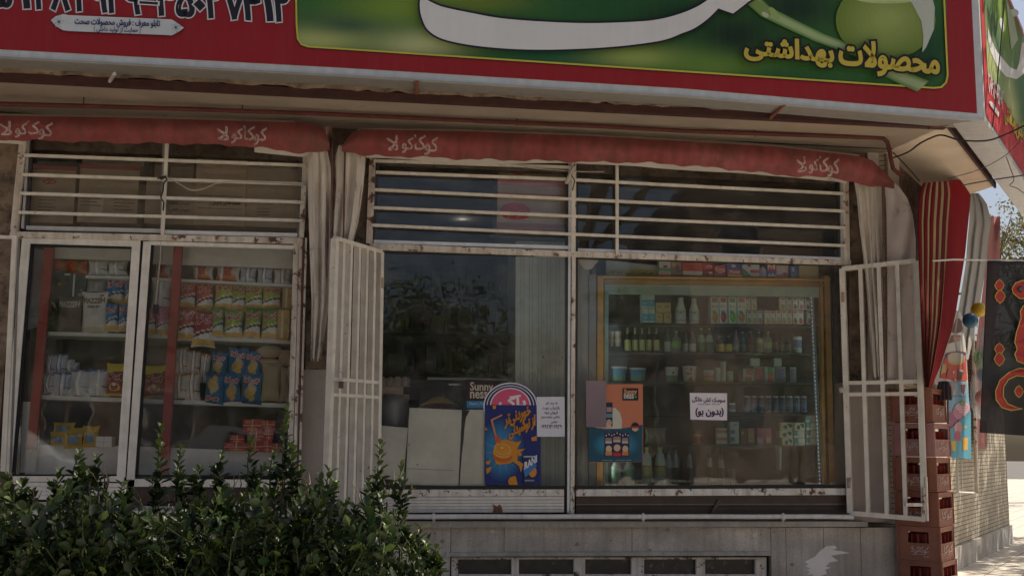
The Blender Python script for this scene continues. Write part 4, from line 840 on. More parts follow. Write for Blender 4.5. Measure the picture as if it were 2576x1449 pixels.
rowof([('redpack', e02(1838, 272, 1970, 360), 'high red packet'), ('redpack', e02(1962, 278, 2072, 340), 'high red packet'), ('redpack', e02(1872, 362, 1998, 435), 'red packet'), ('redpack', e02(1872, 437, 1980, 512), 'lowest red packet'), ('redpack', e02(1996, 338, 2062, 425), 'red packet'), ('redpack', e02(1990, 428, 2050, 516), 'lowest red packet'), ('redpack', e02(1742, 388, 1842, 445), 'red packet'), ('redpack', e02(1700, 448, 1870, 505), 'lowest red packet'), ('redpack', e02(2056, 450, 2130, 516), 'lowest red packet')], 'in the corner of the right pane', 'small packs on the bottom ledge of the left window', Ysh-.05, 'food pack', .08)
b = MB(); b.grid(lambda u, v: U(*[(50+(1-v)*8+u*(34+v*10)+6*math.sin(v*4)*u, 1010+v*178)][0], .22-.03*math.sin(u*3)), 8, 14, (.6, .6, .57)); b.grid(lambda u, v: U(50+(1-v)*8+u*(34+v*10)+6*math.sin(v*4)*u, 1010+v*178, .226-.03*math.sin(u*3)), 8, 14, (.6, .6, .57))
tag(b.build('white_paper_sheet', M['card']), 'curled white paper sheet standing in the bottom left corner of the left window', 'paper sheet')

# cartons in the upper left window
def z7(x0, y0, x1, y1): return (x0/3.333*.9583*1.0/1.0*0+x0*.3, 343.5+y0*.3, x1*.3, 343.5+y1*.3)
CB = (.33, .25, .17)
def cart(key, base, spec): proto(key, boxproto('cardboard_box', base, spec, m='box'))
ln = lambda x0, y, n: [('r', x0, y-.06*i, x0+.34-.07*(i % 2), y-.06*i-.018, (.16, .12, .08)) for i in range(n)]
cart('cb1', CB, [('r', 0, .93, 1, 1, (.26, .03, .025)), ('e', .48, .72, .14, .05, (.3, .04, .035)), ('t', 'مز مز', .38, .75, .58, .68, CB, .004)]+ln(.3, .4, 4))
cart('cb2', (.35, .27, .19), [('r', 0, .93, 1, 1, (.24, .03, .025)), ('r', .2, .1, .42, .5, (.45, .38, .3))]+ln(.05, .42, 3)+ln(.6, .48, 5))
cart('cb3', (.33, .26, .18), [('t', 'چیپس پنیری', .5, .5, .9, .42, (.14, .1, .07), .004), ('t', 'چیپس فلفلی', .5, .36, .9, .28, (.14, .1, .07), .004)])
cart('cb4', (.38, .29, .2), [('r', .06, .84, .94, .86, (.2, .15, .1)), ('r', .06, .1, .94, .11, (.2, .15, .1)), ('t', 'اسنک طلایی پذیرایی', .34, .32, .9, .24, (.12, .09, .06), .004), ('r', .06, .36, .94, .37, (.16, .12, .08)), ('r', .06, .2, .94, .21, (.16, .12, .08)), ('r', .3, .2, .31, .37, (.16, .12, .08))]+[('r', .1, .78-.07*i, .86, .765-.07*i, (.3, .24, .17)) for i in range(5)])
cart('cb5', (.34, .27, .19), [('t', 'جعبه شیرینی', .2, .78, .6, .7, (.14, .1, .07), .004), ('r', .1, .1, .5, .12, (.16, .12, .08)), ('r', .1, .38, .5, .4, (.16, .12, .08)), ('r', .6, .1, .92, .12, (.16, .12, .08)), ('r', .6, .38, .92, .4, (.16, .12, .08))]+[('r', .2, .3-.05*i, .44, .285-.05*i, (.16, .12, .08)) for i in range(3)])
cart('cb6', (.2, .15, .11), ln(.3, .6, 3))
for k, bx, lb, Y in (('cb1', (250, 290, 640, 755), 'brown cardboard box with a small red oval, leftmost in the upper left window', .3), ('cb2', (700, 285, 1165, 755), 'brown cardboard box with a pale torn label behind the upper left bars', .3), ('cb3', (1250, 395, 1640, 765), 'low brown cardboard box just right of the middle bar of the upper left window', .32), ('cb4', (1655, 115, 2060, 775), 'tallest light brown cardboard box with ruled printing in the upper left window', .28), ('cb5', (2075, 285, 2520, 790), 'brown cardboard box at the right end of the upper left window', .3), ('cb6', (745, 20, 1230, 284), 'dark cardboard box stacked above the torn label box', .34), ('cb6', (1330, 60, 1640, 390), 'dark cardboard box stacked above the low box', .36), ('cb6', (2110, 60, 2500, 282), 'dark cardboard box stacked at the top right of the upper left window', .36)):
    place(k, z7(*bx), Y, lb, 'cardboard box', 'cardboard boxes stored behind the upper window bars', .3)
b = MB(); b.prism([U(*p, .30) for p in [(60, 566), (760, 586), (760, 592), (60, 575)]], (0, .7, 0), (.4, .38, .34)); b.box(-2.9, -.4, .95, .99, 3.1, 4.0, (.05, .04, .03)); tag(b.build('storage_loft', M['dull']), 'loft ledge behind the upper bars of the left window carrying the cartons', 'shelf')

# cartons in the upper right window
def z8(x0, y0, x1, y1): return (927.4+x0/4.286, 386.4+y0/4.286, 927.4+x1/4.286, 386.4+y1/4.286)
cart('mz1', (.36, .27, .15), [('e', .28, .55, .2, .38, (.5, .03, .03), 22), ('t', 'مز مز', .16, .72, .4, .42, (.42, .2, .12), .004), ('t', 'اسنک پنیری', .62, .6, .9, .42, (.12, .1, .07), .004)])
cart('mz2', (.46, .38, .32), [('r', 0, .62, 1, 1, (.55, .24, .27)), ('r', 0, 0, 1, .12, (.5, .13, .10))])
cart('mz3', (.44, .36, .30), [('e', .25, .58, .21, .26, (.5, .13, .16), 22), ('e', .25, .45, .19, .13, (.5, .04, .05), 22), ('t', 'مز مز', .14, .56, .36, .38, (.46, .3, .27), .004), ('r', 0, .10, 1, .22, (.36, .2, .22)), ('r', 0, .0, 1, .04, (.36, .14, .1))])
for k, bx, lb in (('mz1', (1360, 90, 2140, 332), 'tan cardboard box with a red oval emblem, topmost behind the right window bars'), ('mz2', (1352, 335, 2140, 508), 'pale pink banded cardboard box between two oval emblem boxes'), ('mz3', (1345, 512, 2140, 880), 'pale cardboard box with a faded red oval under the pink banded box')):
    place(k, z8(*bx), .34, lb, 'cardboard box', 'cardboard boxes with red ovals behind the right window bars', .35)
b = MB(); b.prism([U(*p, .32) for p in [(1230, 592), (1428, 600), (1428, 606), (1230, 598)]], (0, .5, 0), (.12, .1, .09)); tag(b.build('loft_shelf', M['dull']), 'dark ledge under the oval emblem boxes', 'shelf')
b = MB(); P8 = [(1297, 606), (1426, 610), (1424, 1228), (1296, 1228)]; b.prism([U(*p, .36) for p in P8], (0, .5, 0), (.47, .50, .46))
for k in range(17): x = 1303+k*7.4; b.bar(U(x, 612, .355), U(x-1, 1226, .355), .006, .006, (.36, .39, .36) if k % 3 else (.52, .55, .5))
cb = thing('cooler_back', 'pale green ribbed cooler panel standing behind the right window beside the dark interior', 'cooler', U(1360, 1228, .36)); rel(b.build('ribbed_panel', M['dull']), cb)
b = MB(); a = Art(pxmap(.352), b); a.ell(1366, 898, 8, 9, (.5, .5, .46)); a.ell(1414, 899, 7, 8, (.5, .5, .46)); a.rect(1368, 893, 1412, 903, (.5, .5, .46)); a.ell(1366, 898, 2, 2.4, (.05, .05, .05), 8); a.ell(1415, 899, 1.6, 2, (.05, .05, .05), 8); rel(b.build('handle', M['dull']), cb)
b = MB(); b.prism([U(*p, .10) for p in [(1455, 651), (1507, 655), (1487, 678), (1470, 676), (1458, 664)]], (0, .012, 0), (.5, .48, .42)); tag(b.build('hanging_tag', M['card']), 'torn white paper tag hanging at the top left of the drinks fridge pane', 'paper')

# ---- leaning boards, posters and notes on the right window
M['poster'] = mat('printed_paper', .5, n1=(2, .06), gain=1.2, spec=.3)
def flat(name, label, cat, pts, Y, col, t=.004, m='print', mk=None, group=None):
    r_ = thing(name, label, cat, U(sum(p[0] for p in pts)/len(pts), max(p[1] for p in pts), Y), group=group)
    b = MB(); b.prism([U(*p, Y) for p in pts], (0, t, 0), col); rel(b.build('sheet', M[m]), r_)
    if mk: b = MB(); mk(Art(pxmap(Y-.0006), b, .00022)); rel(b.build('artwork', M[m]), r_)
    return r_
WB = (.62, .61, .56)
flat('leaning_board', 'white board leaning furthest left inside the right window', 'board', [(948, 1069), (1026, 1076), (1014, 1208), (944, 1202)], .05, WB, .008, 'card', group='white boards leaning inside the right window')
flat('leaning_board', 'largest square white board leaning inside the right window', 'board', [(1030, 1025), (1162, 1031), (1153, 1222), (1020, 1219)], .044, WB, .008, 'card', lambda a: (a.line([(1022, 1178), (1142, 1183)], 1.6, (.3, .28, .25)), a.ell(1050, 1168, 3, 2.5, (.35, .3, .18), 8), a.ell(1028, 1118, 5, 4, (.44, .42, .3), 8)), group='white boards leaning inside the right window')
flat('leaning_board', 'white board with a torn black edge half behind the orange drink poster', 'board', [(1163, 1032), (1185, 1030), (1222, 1030), (1222, 1225), (1154, 1222)], .047, WB, .008, 'card', lambda a: a.poly([(1162, 1031), (1182, 1032), (1172, 1050), (1168, 1080), (1166, 1110), (1162, 1140), (1156, 1222), (1152, 1222), (1156, 1140), (1158, 1080)], (.012, .012, .014)), group='white boards leaning inside the right window')
def art_sun(a):
    a.rect(1175, 956, 1240, 1008, (.028, .018, .014)); a.text('Sunny', 1183, 961, 1240, 988, (.46, .40, .33), .02, .6); a.text('ness', 1183, 985, 1226, 1001, (.46, .40, .33), .02, .8); a.rect(1174, 1008, 1234, 1026, (.03, .18, .34)); a.text('Heart | Food', 1181, 1011, 1226, 1021, (.4, .45, .48), 0, .1)
flat('banner_card', 'black card with pale Sunny ness lettering behind the pink oval sign', 'sign', [(1173, 954), (1243, 957), (1240, 1026), (1172, 1026)], .0275, (.028, .018, .014), .0015, 'print', art_sun)
def art_oval(a):
    for (rx, ry, c) in ((68, 60, (.74, .72, .7)), (65, 57, (.03, .035, .12)), (60, 53, (.74, .72, .7)), (58, 51, (.03, .035, .12)), (52, 47, (.7, .68, .66)), (49, 44, (.66, .09, .19))): a.ell(1284, 1022, rx, ry, c, 40)
    a.line([(1283, 999), (1309, 995)], 4.5, (.76, .7, .7)); a.text('پاک', 1256, 1000, 1322, 1034, (.76, .7, .7), -.04, 1.4)
flat('oval_sign', 'pink oval sign with white lettering standing behind the orange drink poster', 'sign', [(1216, 1024), (1222, 1000), (1240, 978), (1264, 966), (1290, 963), (1316, 968), (1338, 984), (1350, 1005), (1353, 1030), (1345, 1062), (1225, 1062)], .0245, (.03, .035, .12), .002, 'print', art_oval)
def art_orange(a):
    a.clip = (1220.5, 1019.5, 1359, 1219)
    for k in range(12): a.ell(1262-k*.3, 1130, 62*(1-k/13), 86*(1-k/13), tuple((.012, .022, .12)[i]*(1-k/12)+(.05, .30, .52)[i]*k/12 for i in range(3)), 28)
    random.seed(3); OR = (.50, .20, .02)
    for k in range(26): t = k/26*6.283; a.poly([(1262+14*math.cos(t-.05), 1138+20*math.sin(t-.05)), (1262+52*math.cos(t), 1138+62*math.sin(t)), (1262+14*math.cos(t+.05), 1138+20*math.sin(t+.05))], (.09, .36, .55) if k % 2 else (.03, .16, .36))
    for pts in ([(1248, 1112), (1270, 1104), (1300, 1112), (1312, 1108), (1300, 1130), (1322, 1128), (1302, 1142), (1302, 1158), (1318, 1166), (1310, 1187), (1306, 1172), (1290, 1160), (1280, 1166), (1250, 1168), (1244, 1158), (1255, 1150)], [(1283, 1200), (1297, 1196), (1300, 1208), (1303, 1222), (1281, 1222), (1278, 1208)], [(1223, 1178), (1238, 1172), (1232, 1186), (1224, 1192)], [(1222, 1160), (1234, 1158), (1232, 1168), (1224, 1167)], [(1336, 1100), (1350, 1096), (1351, 1108), (1338, 1109)], [(1303, 1140), (1313, 1138), (1312, 1146), (1304, 1147)], [(1220, 1073), (1227, 1080), (1220, 1083)], [(1239, 1020), (1249, 1018), (1247, 1028), (1240, 1029)]):
        a.poly(pts, OR)
    a.ell(1264, 1146, 25, 17, (.45, .11, .01), 24, .15); a.ell(1264, 1136, 24, 16, (.55, .30, .06), 24, .15); a.ell(1264, 1133, 23, 14, (.52, .17, .015), 24, .2); a.ell(1264, 1129, 22, 15, (.55, .33, .10), 24, .25); a.ell(1264, 1129, 19, 12.5, (.56, .22, .02), 24, .25); a.ell(1263, 1126, 3, 2.2, (.6, .45, .25), 8)
    a.line([(1262, 1044), (1237, 1056)], 4.5, (.42, .18, .10)); a.line([(1237, 1056), (1249, 1106)], 5.5, (.42, .18, .10)); a.poly([(1244, 1095), (1254, 1095), (1260, 1116), (1246, 1110)], (.55, .08, .02))
    a.text('خوردنی‌تر', 1270, 1045, 1334, 1078, OR, -.42, 1.2); a.text('از نوشیدنی', 1281, 1072, 1346, 1106, OR, -.45, 1.2)
    a.rect(1317, 1148, 1346, 1216, (.02, .025, .07)); a.rect(1317, 1146, 1346, 1150, (.35, .36, .38)); a.ell(1340, 1186, 10, 14, (.52, .22, .03)); a.poly([(1315, 1178), (1345, 1154), (1350, 1172), (1322, 1200)], (.04, .16, .38)); a.text('RANI', 1320, 1163, 1350, 1180, (.6, .6, .6), -.62, .8); a.rect(1320, 1206, 1344, 1210, (.2, .22, .3))
flat('poster', 'blue poster with a splashing orange half and orange writing in the right window', 'poster', [(1220, 1018), (1360, 1019), (1360, 1220), (1219, 1219)], .02, (.014, .024, .13), .002, 'poster', art_orange)
def art_note(a):
    c = (.05, .05, .10)
    for i, (t, x0, x1) in enumerate((('به چند نفر', 1372, 1402), ('بازاریاب جهت', 1364, 1408), ('فروش مواد', 1369, 1403), ('غذایی نیازمندیم', 1362, 1408), ('تماس', 1386, 1402), ('۰۹۹۲۱۳۰۱۹۲۹', 1361, 1413))): a.text(t, x0, 1010+i*11.6, x1, 1019+i*11.6, c, 0, .15)
flat('paper_note', 'white paper note with small handwriting taped beside the orange drink poster', 'notice', [(1350, 998), (1420, 998), (1421, 1098), (1351, 1098)], .018, (.70, .70, .74), .002, 'print', art_note)
def art_cans(a):
    a.clip = (1481, 967, 1616.5, 1161.5)
    CO = (.46, .155, .085)
    a.rect(1480, 966, 1617, 1082, CO); a.poly([(1480, 1072), (1520, 1079), (1560, 1078), (1600, 1072), (1617, 1067), (1617, 1162), (1481, 1162)], (.01, .065, .10))
    for k in range(8): a.ell(1549, 1118, 62*(1-k/9), 36*(1-k/9), tuple((.012, .075, .12)[i]*(1-k/8)+(.05, .32, .46)[i]*k/8 for i in range(3)), 22)
    a.poly([(1524, 1032), (1532, 1024), (1548, 1026), (1560, 1038), (1565, 1056), (1564, 1078), (1524, 1078)], (.48, .46, .38))       # shirt
    a.poly([(1524, 1012), (1541, 1012), (1541, 1076), (1524, 1076)], (.015, .02, .05)); a.rect(1524, 1040, 1541, 1050, (.1, .2, .26)); a.ell(1532, 1063, 7, 9, (.45, .3, .22), 10); a.rect(1526, 1024, 1539, 1036, (.3, .22, .18))
    a.poly([(1492, 1064), (1508, 1058), (1526, 1063), (1542, 1074), (1540, 1078), (1500, 1076)], (.50, .34, .29)); a.line([(1508, 1062), (1524, 1073)], 1, (.3, .15, .13)); a.line([(1500, 1066), (1514, 1076)], 1, (.3, .15, .13))
    a.rect(1566, 976, 1606, 1007, (.018, .014, .014)); a.text('Sunny', 1570, 979, 1602, 993, (.5, .24, .12), 0, .6); a.text('ness', 1570, 991, 1594, 1002, (.46, .44, .40), 0, .6); a.ell(1599, 998, 2.6, 2.6, (.06, .3, .2), 8)
    a.ell(1598, 1074, 10.5, 12, (.03, .02, .02), 20); a.poly([(1589, 1072), (1590, 1067), (1594, 1064), (1602, 1064), (1606, 1067), (1607, 1072)], (.01, .01, .01)); a.rect(1589, 1072, 1607, 1077, (.36, .03, .05)); a.poly([(1589, 1077), (1607, 1077), (1605, 1082), (1598, 1085), (1591, 1082)], (.5, .38, .22))
    for x, w_, y0, y1, c in ((1521, 21, 1089, 1147, (.5, .2, .07)), (1541, 23, 1086, 1149, (.42, .02, .03)), (1563, 20, 1089, 1147, (.5, .16, .05))):
        a.rect(x, y0, x+w_, y1, (.022, .02, .06)); a.rect(x+2, y0+12, x+w_-3, y0+20, (.30, .17, .12)); a.rect(x+2, y0+20, x+w_-3, y0+26, (.4, .38, .38)); a.ell(x+w_/2, y0+40, w_*.38, 9, (.52, .36, .22), 10); a.rect(x+2, y1-11, x+w_-2, y1-2, c)
        for q in range(3): a.ell(x+4+q*w_*.33, y0+6-(q % 2)*3, 1.6, 2, (.55, .5, .5), 6)
    a.line([(1515, 1157), (1541, 1157)], 1, (.3, .36, .4)); a.line([(1549, 1157), (1572, 1157)], 1, (.3, .36, .4)); a.line([(1576, 1157), (1588, 1157)], 1, (.3, .36, .4))
    a.clip = None
    for k in range(8): a.rect(1474, 957+k*14.6, 1525, 971.6+k*14.6, (.22-.006*k, .16-.004*k, .17-.002*k))
flat('poster', 'orange and teal poster of three drink cans on the fridge pane', 'poster', [(1480, 966), (1617, 966), (1618, 1162), (1481, 1163)], .024, (.46, .155, .085), .002, 'poster', art_cans)
def art_paper(a): a.text('سوسک کش خانگی', 1741, 997, 1824, 1012, (.03, .015, .06), .03, .5); a.text('(چند کاره - انواع حشرات)', 1756, 1013, 1811, 1020, (.08, .06, .1), 0, .1); a.text('(بدون بو)', 1750, 1026, 1820, 1048, (.03, .015, .06), 0, .9)
flat('paper_notice', 'white printed notice taped on the middle of the fridge pane', 'notice', [(1735, 988), (1829, 989), (1829, 1057), (1737, 1055)], .022, (.74, .68, .72), .002, 'print', art_paper)
# counter things glimpsed behind the boards
b = MB(); b.lathe([(.11, 0), (.115, .16), (.12, .2), (.05, .24)], U(988, 1070, .3), 20, (.3, .32, .33)); tag(b.build('steel_pot', M['alu']), 'steel pot standing behind the leftmost white board', 'pot')
b = MB()
for k in range(4):
    for j in range(3): b.lathe([(.045, .0), (.02, .03), (.01, .035)], U(962+k*19, 972-j*7, .35+j*.02), 8, (.36, .26, .17))
b.box(U(948, 0, .35).x, U(1040, 0, .35).x, .34, .5, U(950, 990, .35).z, U(950, 972, .35).z, (.36, .26, .17)); tag(b.build('egg_trays', M['card']), 'stacked cardboard egg trays beside the dark interior', 'egg trays')
b = MB(); b.prism([U(*p, .4) for p in [(948, 992), (1030, 992), (1024, 1062), (948, 1064)]], (0, .3, 0), (.30, .20, .13)); tag(b.build('brown_carton', M['card']), 'plain brown carton under the egg trays', 'cardboard box')
cz = thing('glass_counter', 'glass counter with a curved front and steel top edge inside the right window', 'counter', U(1180, 1200, .5))
b = MB()
def cf_(u, v): t = v*1.35; return Vector((U(985, 1000, .5).x+1.45*u, .45+.5-.5*math.cos(t)*1.0, U(1000, 1060, .5).z+.36*math.sin(t)))
b.grid(cf_, 20, 10, (.2, .2, .2)); rel(b.build('curved_glass', M['glass']), cz)
b = MB(); b.tube([U(1075, 952, .6), U(1430, 958, .6)], .012, 8, (.55, .55, .55)); b.prism([U(*p, .47) for p in [(975, 1050), (1430, 1052), (1430, 1225), (965, 1225)]], (0, .5, 0), (.14, .12, .11)); rel(b.build('counter_base', M['alu']), cz)
b = MB(); b.grid(lambda u, v: U(1050+u*110, 1024-26*math.sin(math.pi*u)*v, .42-.05*math.sin(math.pi*v)), 10, 4, cf=lambda u, v: (.36, .28, .05) if v > .4 else (.30, .04, .04)); tag(b.build('yellow_packet', M['foil']), 'yellow and red packet lying on top behind the square white board', 'food pack')
LMP = emis('bulb_glow', (1, .97, .92), 5); b = MB(); b.lathe([(.0, -.02), (.014, -.012), (.018, 0), (.01, .012), (0, .014)], U(1163, 538, 3.2), 10); lm = thing('ceiling_lamp', 'small lit ceiling lamp deep inside the dark upper right window', 'lamp', U(1163, 530, 3.2)); rel(b.build('bulb', LMP), lm)
b = MB(); p = U(1163, 532, 3.2); b.tube([p, Vector((p.x, p.y, 4.0))], .006, 6, (.1, .1, .1)); rel(b.build('cord', M['cable']), lm)
pl = bpy.data.lights.new('lamp_light', 'POINT'); pl.energy = .25; pl.color = (1, .93, .82); pl.shadow_soft_size = .06; po = bpy.data.objects.new('lamp_light', pl); COL.objects.link(po); po.location = p+Vector((0, 0, -.12)); po.parent = lm; po.location = po.location-lm.location

# ================================================================ DRINKS FRIDGE
YF = .32; fg = thing('display_fridge', 'gold framed drinks fridge with a glass door behind the right window', 'fridge', U(1790, 1222, YF))
def fp(name, pts, Y, t, col, m): b = MB(); b.prism([U(*p, Y) for p in pts], (0, t, 0), col); return rel(b.build(name, M[m]), fg)
GD = (.66, .38, .09)
b = MB()
for p, q_, w_ in (((1511, 694), (1509, 1224), 16), ((2080, 694), (2094, 1224), 15), ((2066, 700), (2076, 1222), 7)): b.bar(U(*p, YF), U(*q_, YF), w_*8.8/FPX, .05, GD)
b.bar(U(1503, 697, YF-.004), U(2088, 705, YF-.004), 7*8.8/FPX, .05, GD); b.bar(U(1520, 708, YF-.002), U(2072, 716, YF-.002), 13*8.8/FPX, .05, (.40, .26, .09)); b.bar(U(1494, 672, YF+.02), U(1496, 1224, YF+.02), 9*8.8/FPX, .4, (.18, .17, .17)); rel(b.build('frame', M['gold']), fg)
fp('header', [(1521, 714), (2062, 722), (2064, 748), (1521, 739)], YF+.02, .02, (.42, .46, .42), 'dull')
fp('door_edge', [(1521, 714), (1531, 714), (1530, 1222), (1520, 1222)], YF+.015, .02, (.40, .50, .50), 'dull'); fp('back_panel', [(1500, 690), (2100, 700), (2100, 1230), (1500, 1230)], .95, .02, (.07, .078, .072), 'dark'); fp('wall_strip', [(1452, 650), (1483, 654), (1482, 1225), (1452, 1225)], .34, .02, (.36, .38, .38), 'dull'); fp('side_panel', [(1482, 690), (1500, 690), (1499, 1225), (1481, 1225)], YF, .6, (.30, .31, .31), 'dull')
fp('side_panel', [(2094, 700), (2128, 704), (2128, 1225), (2098, 1225)], YF+.3, .02, (.05, .048, .045), 'dark')
b = MB(); b.prism([U(*p, YF+.01) for p in [(1521, 720), (2064, 724), (2076, 1222), (1520, 1222)]], (0, .004, 0)); rel(b.build('glass_door', M['fridge_glass']), fg)
for y in (817, 887, 960, 1040, 1120, 1223): fp('shelf', [(1530, y), (2066, y+1), (2066, y+5), (1530, y+4)], YF+.06, .5, (.05, .055, .052), 'dull')
fp('roof_ledge', [(1500, 692), (2090, 701), (2090, 703), (1500, 694)], YF+.055, .5, (.3, .28, .24), 'dull'); fp('roof_board', [(2000, 663), (2058, 666), (2058, 700), (2000, 698)], YF+.3, .02, (.42, .36, .2), 'dull')
fp('roof_sticker_board', [(1525, 655), (1655, 668), (1655, 693), (1525, 690)], YF+.16, .02, (.34, .36, .36), 'dull')
b = MB(); a = Art(pxmap(YF+.155), b); a.rect(1527, 678, 1649, 692, (.46, .42, .10)); a.text('صنعت سرد ۰۹۳۸۷', 1532, 681, 1642, 691, (.08, .08, .08), .01, .3); rel(b.build('roof_sticker', M['print']), fg)
LE = emis('led_glow', (.7, .78, 1.), .7); LEs = MB()
for k in range(50):
    y = 730+k*9.9; x = 2040+(y-728)*.047; p = U(x, y, YF+.05); LEs.box(p.x-.003, p.x+.003, p.y, p.y+.004, p.z-.003, p.z+.003, (.8, .85, 1))
o = rel(LEs.build('led_strip', LE), fg)
fp('led_channel', [(2036, 722), (2046, 722), (2071, 1222), (2061, 1222)], YF+.056, .01, (.17, .19, .2), 'dull')
la = bpy.data.lights.new('led_light', 'AREA'); la.shape = 'RECTANGLE'; la.size = .03; la.size_y = 1.5; la.energy = .35; la.color = (.85, .95, .9); lo = bpy.data.objects.new('led_light', la); COL.objects.link(lo); lo.location = U(2044, 970, YF+.08)-fg.location; lo.rotation_euler = (math.radians(90), 0, math.radians(-60)+math.pi); lo.parent = fg
lo2 = lo.copy(); COL.objects.link(lo2); lo2.location = U(1534, 970, YF+.08)-fg.location; lo2.rotation_euler = (math.radians(90), 0, math.radians(60)+math.pi)

def A_(x0, y0, x1, y1): return (1459.7+x0/7.5, 635.4+y0/7.5, 1459.7+x1/7.5, 635.4+y1/7.5)
def B_(x0, y0, x1, y1): return (1760.2+x0/7.5, 635.4+y0/7.5, 1760.2+x1/7.5, 635.4+y1/7.5)
def C_(x0, y0, x1, y1): return (1502.7+x0/7.5, 807.1+y0/7.5, 1502.7+x1/7.5, 807.1+y1/7.5)
def D_(x0, y0, x1, y1): return (1760.2+x0/7.5, 807.1+y0/7.5, 1760.2+x1/7.5, 807.1+y1/7.5)
def E_(x0, y0, x1, y1): return (1502.7+x0/7.5, 1030.4+y0/7.5, 1502.7+x1/7.5, 1030.4+y1/7.5)
def F_(x0, y0, x1, y1): return (1760.2+x0/7.5, 1030.4+y0/7.5, 1760.2+x1/7.5, 1030.4+y1/7.5)
W_ = (.52, .54, .52)
proto('milkbox', boxproto('milk_carton', W_, [('r', 0, .12, 1, .62, (.08, .30, .46)), ('e', .5, .36, .3, .12, (.2, .42, .55), 10)]))
proto('orbox', boxproto('orange_carton', (.50, .34, .15), [('e', .5, .62, .3, .14, (.36, .2, .08), 10), ('r', .1, .12, .5, .3, (.54, .5, .42)), ('e', .3, .2, .14, .08, (.2, .2, .2), 8)]))
proto('milkbottle', latheproto('milk_bottle', [(.5, 0), (.5, .48), (.44, .58), (.27, .82), (.27, .97), (.24, 1)], [(.10, (.56, .56, .48)), (.13, (.12, .10, .12)), (.46, (.46, .50, .50)), (.475, (.12, .1, .12)), (1, (.56, .56, .48))], spec=[('e', .42, .40, .14, .035, (.2, .05, .1), 10), ('r', .3, .2, .7, .24, (.2, .4, .5))]))
def juice(c, top, nm): proto(nm, boxproto('juice_carton', (.56, .57, .54), [('r', .15, .80, .85, .97, top), ('t', 'سن ایچ', .15, .72, .85, .60, (.42, .08, .06), .006), ('e', .52, .24, .38, .2, c, 14), ('e', .4, .44, .24, .05, (.08, .22, .08), 8), ('e', .42, .28, .14, .07, tuple(min(.7, v*1.5+.05) for v in c), 8)]))
juice((.50, .20, .05), (.46, .12, .06), 'j_or'); juice((.32, .03, .06), (.42, .06, .05), 'j_red'); juice((.12, .34, .05), (.12, .24, .12), 'j_green'); juice((.38, .16, .05), (.46, .14, .06), 'j_mango'); juice((.36, .22, .04), (.46, .10, .06), 'j_pine'); juice((.44, .26, .14), (.44, .08, .06), 'j_peach')
GF = 'drinks and food packs in the fridge'
rowof([('milkbox', A_(1140, 800, 1262, 1052), 'blue milk carton stacked on top'), ('milkbox', A_(1264, 800, 1386, 1052), 'blue milk carton stacked on top'), ('milkbox', A_(1148, 1056, 1264, 1330), 'blue milk carton'), ('milkbox', A_(1266, 1056, 1388, 1330), 'blue milk carton'), ('orbox', A_(1400, 948, 1546, 1140), 'square orange carton stacked on top'), ('orbox', A_(1550, 948, 1697, 1140), 'square orange carton stacked on top'), ('orbox', A_(1400, 1144, 1546, 1338), 'square orange carton'), ('orbox', A_(1550, 1144, 1697, 1338), 'square orange carton'), ('milkbottle', A_(1785, 828, 2003, 1344), 'white milk bottle'), ('milkbottle', A_(2050, 848, 2250, 1346), 'white milk bottle'),
       ('j_or', B_(172, 828, 335, 1350), 'tall juice carton with an orange fruit'), ('j_red', B_(345, 828, 500, 1350), 'tall juice carton with red fruit'), ('j_green', B_(508, 828, 672, 1350), 'tall juice carton with a green apple'), ('j_mango', B_(684, 828, 850, 1352), 'tall juice carton with a mango')], 'on the top fridge shelf', GF, YF+.14, 'carton', .08)
J = ['j_pine', 'j_pine', 'j_red', 'j_or', 'j_peach', 'j_peach', 'j_mango', 'j_peach', 'j_red', 'j_red', 'j_red']
rowof([(J[i], B_(x0, 1090, x1, 1354), 'small juice carton') for i, (x0, x1) in enumerate([(868, 968), (978, 1078), (1082, 1168), (1200, 1305), (1308, 1410), (1418, 1520), (1528, 1622), (1630, 1730), (1738, 1828), (1836, 1942), (2015, 2082)])], "in the top fridge shelf's lower row", GF, YF+.14, 'carton', .05)
rowof([(k, B_(x0, y0, x1, 1086), 'small juice carton') for k, x0, y0, x1 in [('j_pine', 843, 835, 940), ('j_pine', 952, 835, 1058), ('j_mango', 1488, 848, 1606), ('j_peach', 1616, 850, 1724), ('j_red', 1728, 850, 1832), ('j_red', 1846, 855, 1946), ('j_red', 1966, 860, 2066)]], "in the top fridge shelf's upper row", GF, YF+.15, 'carton', .05)
BP = [(.5, 0), (.5, .55), (.42, .66), (.2, .76), (.18, .96), (.2, .97), (.2, 1)]
def bot(nm, body, label, cap, lz=(.12, .52), neck=None, name='drink_bottle'): proto(nm, latheproto(name, BP, [(lz[0], body), (lz[1], label), (.74, body), (.93, neck or body), (1, cap)]))
bot('bt_y', (.012, .014, .008), (.42, .42, .16), (.38, .38, .22), (.06, .50), (.40, .40, .2)); bot('bt_g', (.03, .16, .07), (.30, .42, .36), (.5, .48, .38), (.42, .72)); bot('bt_dy', (.02, .015, .015), (.50, .36, .03), (.4, .32, .05), (.05, .5)); bot('bt_gr', (.12, .17, .14), (.18, .36, .1), (.4, .42, .4), (.2, .5)); bot('bt_bl', (.03, .07, .11), (.05, .16, .22), (.4, .42, .42), (.5, .72)); bot('bt_rd', (.15, .03, .03), (.2, .05, .05), (.36, .34, .3), (.5, .72)); bot('bt_yg', (.10, .10, .03), (.28, .26, .04), (.4, .4, .3), (.45, .72)); bot('bt_bk', (.02, .022, .02), (.1, .1, .09), (.1, .1, .1)); bot('bt_pk', (.36, .2, .22), (.26, .3, .28), (.34, .2, .22), (.05, .5)); bot('bt_wh', (.10, .12, .1), (.5, .5, .48), (.05, .05, .05), (.0, .4))
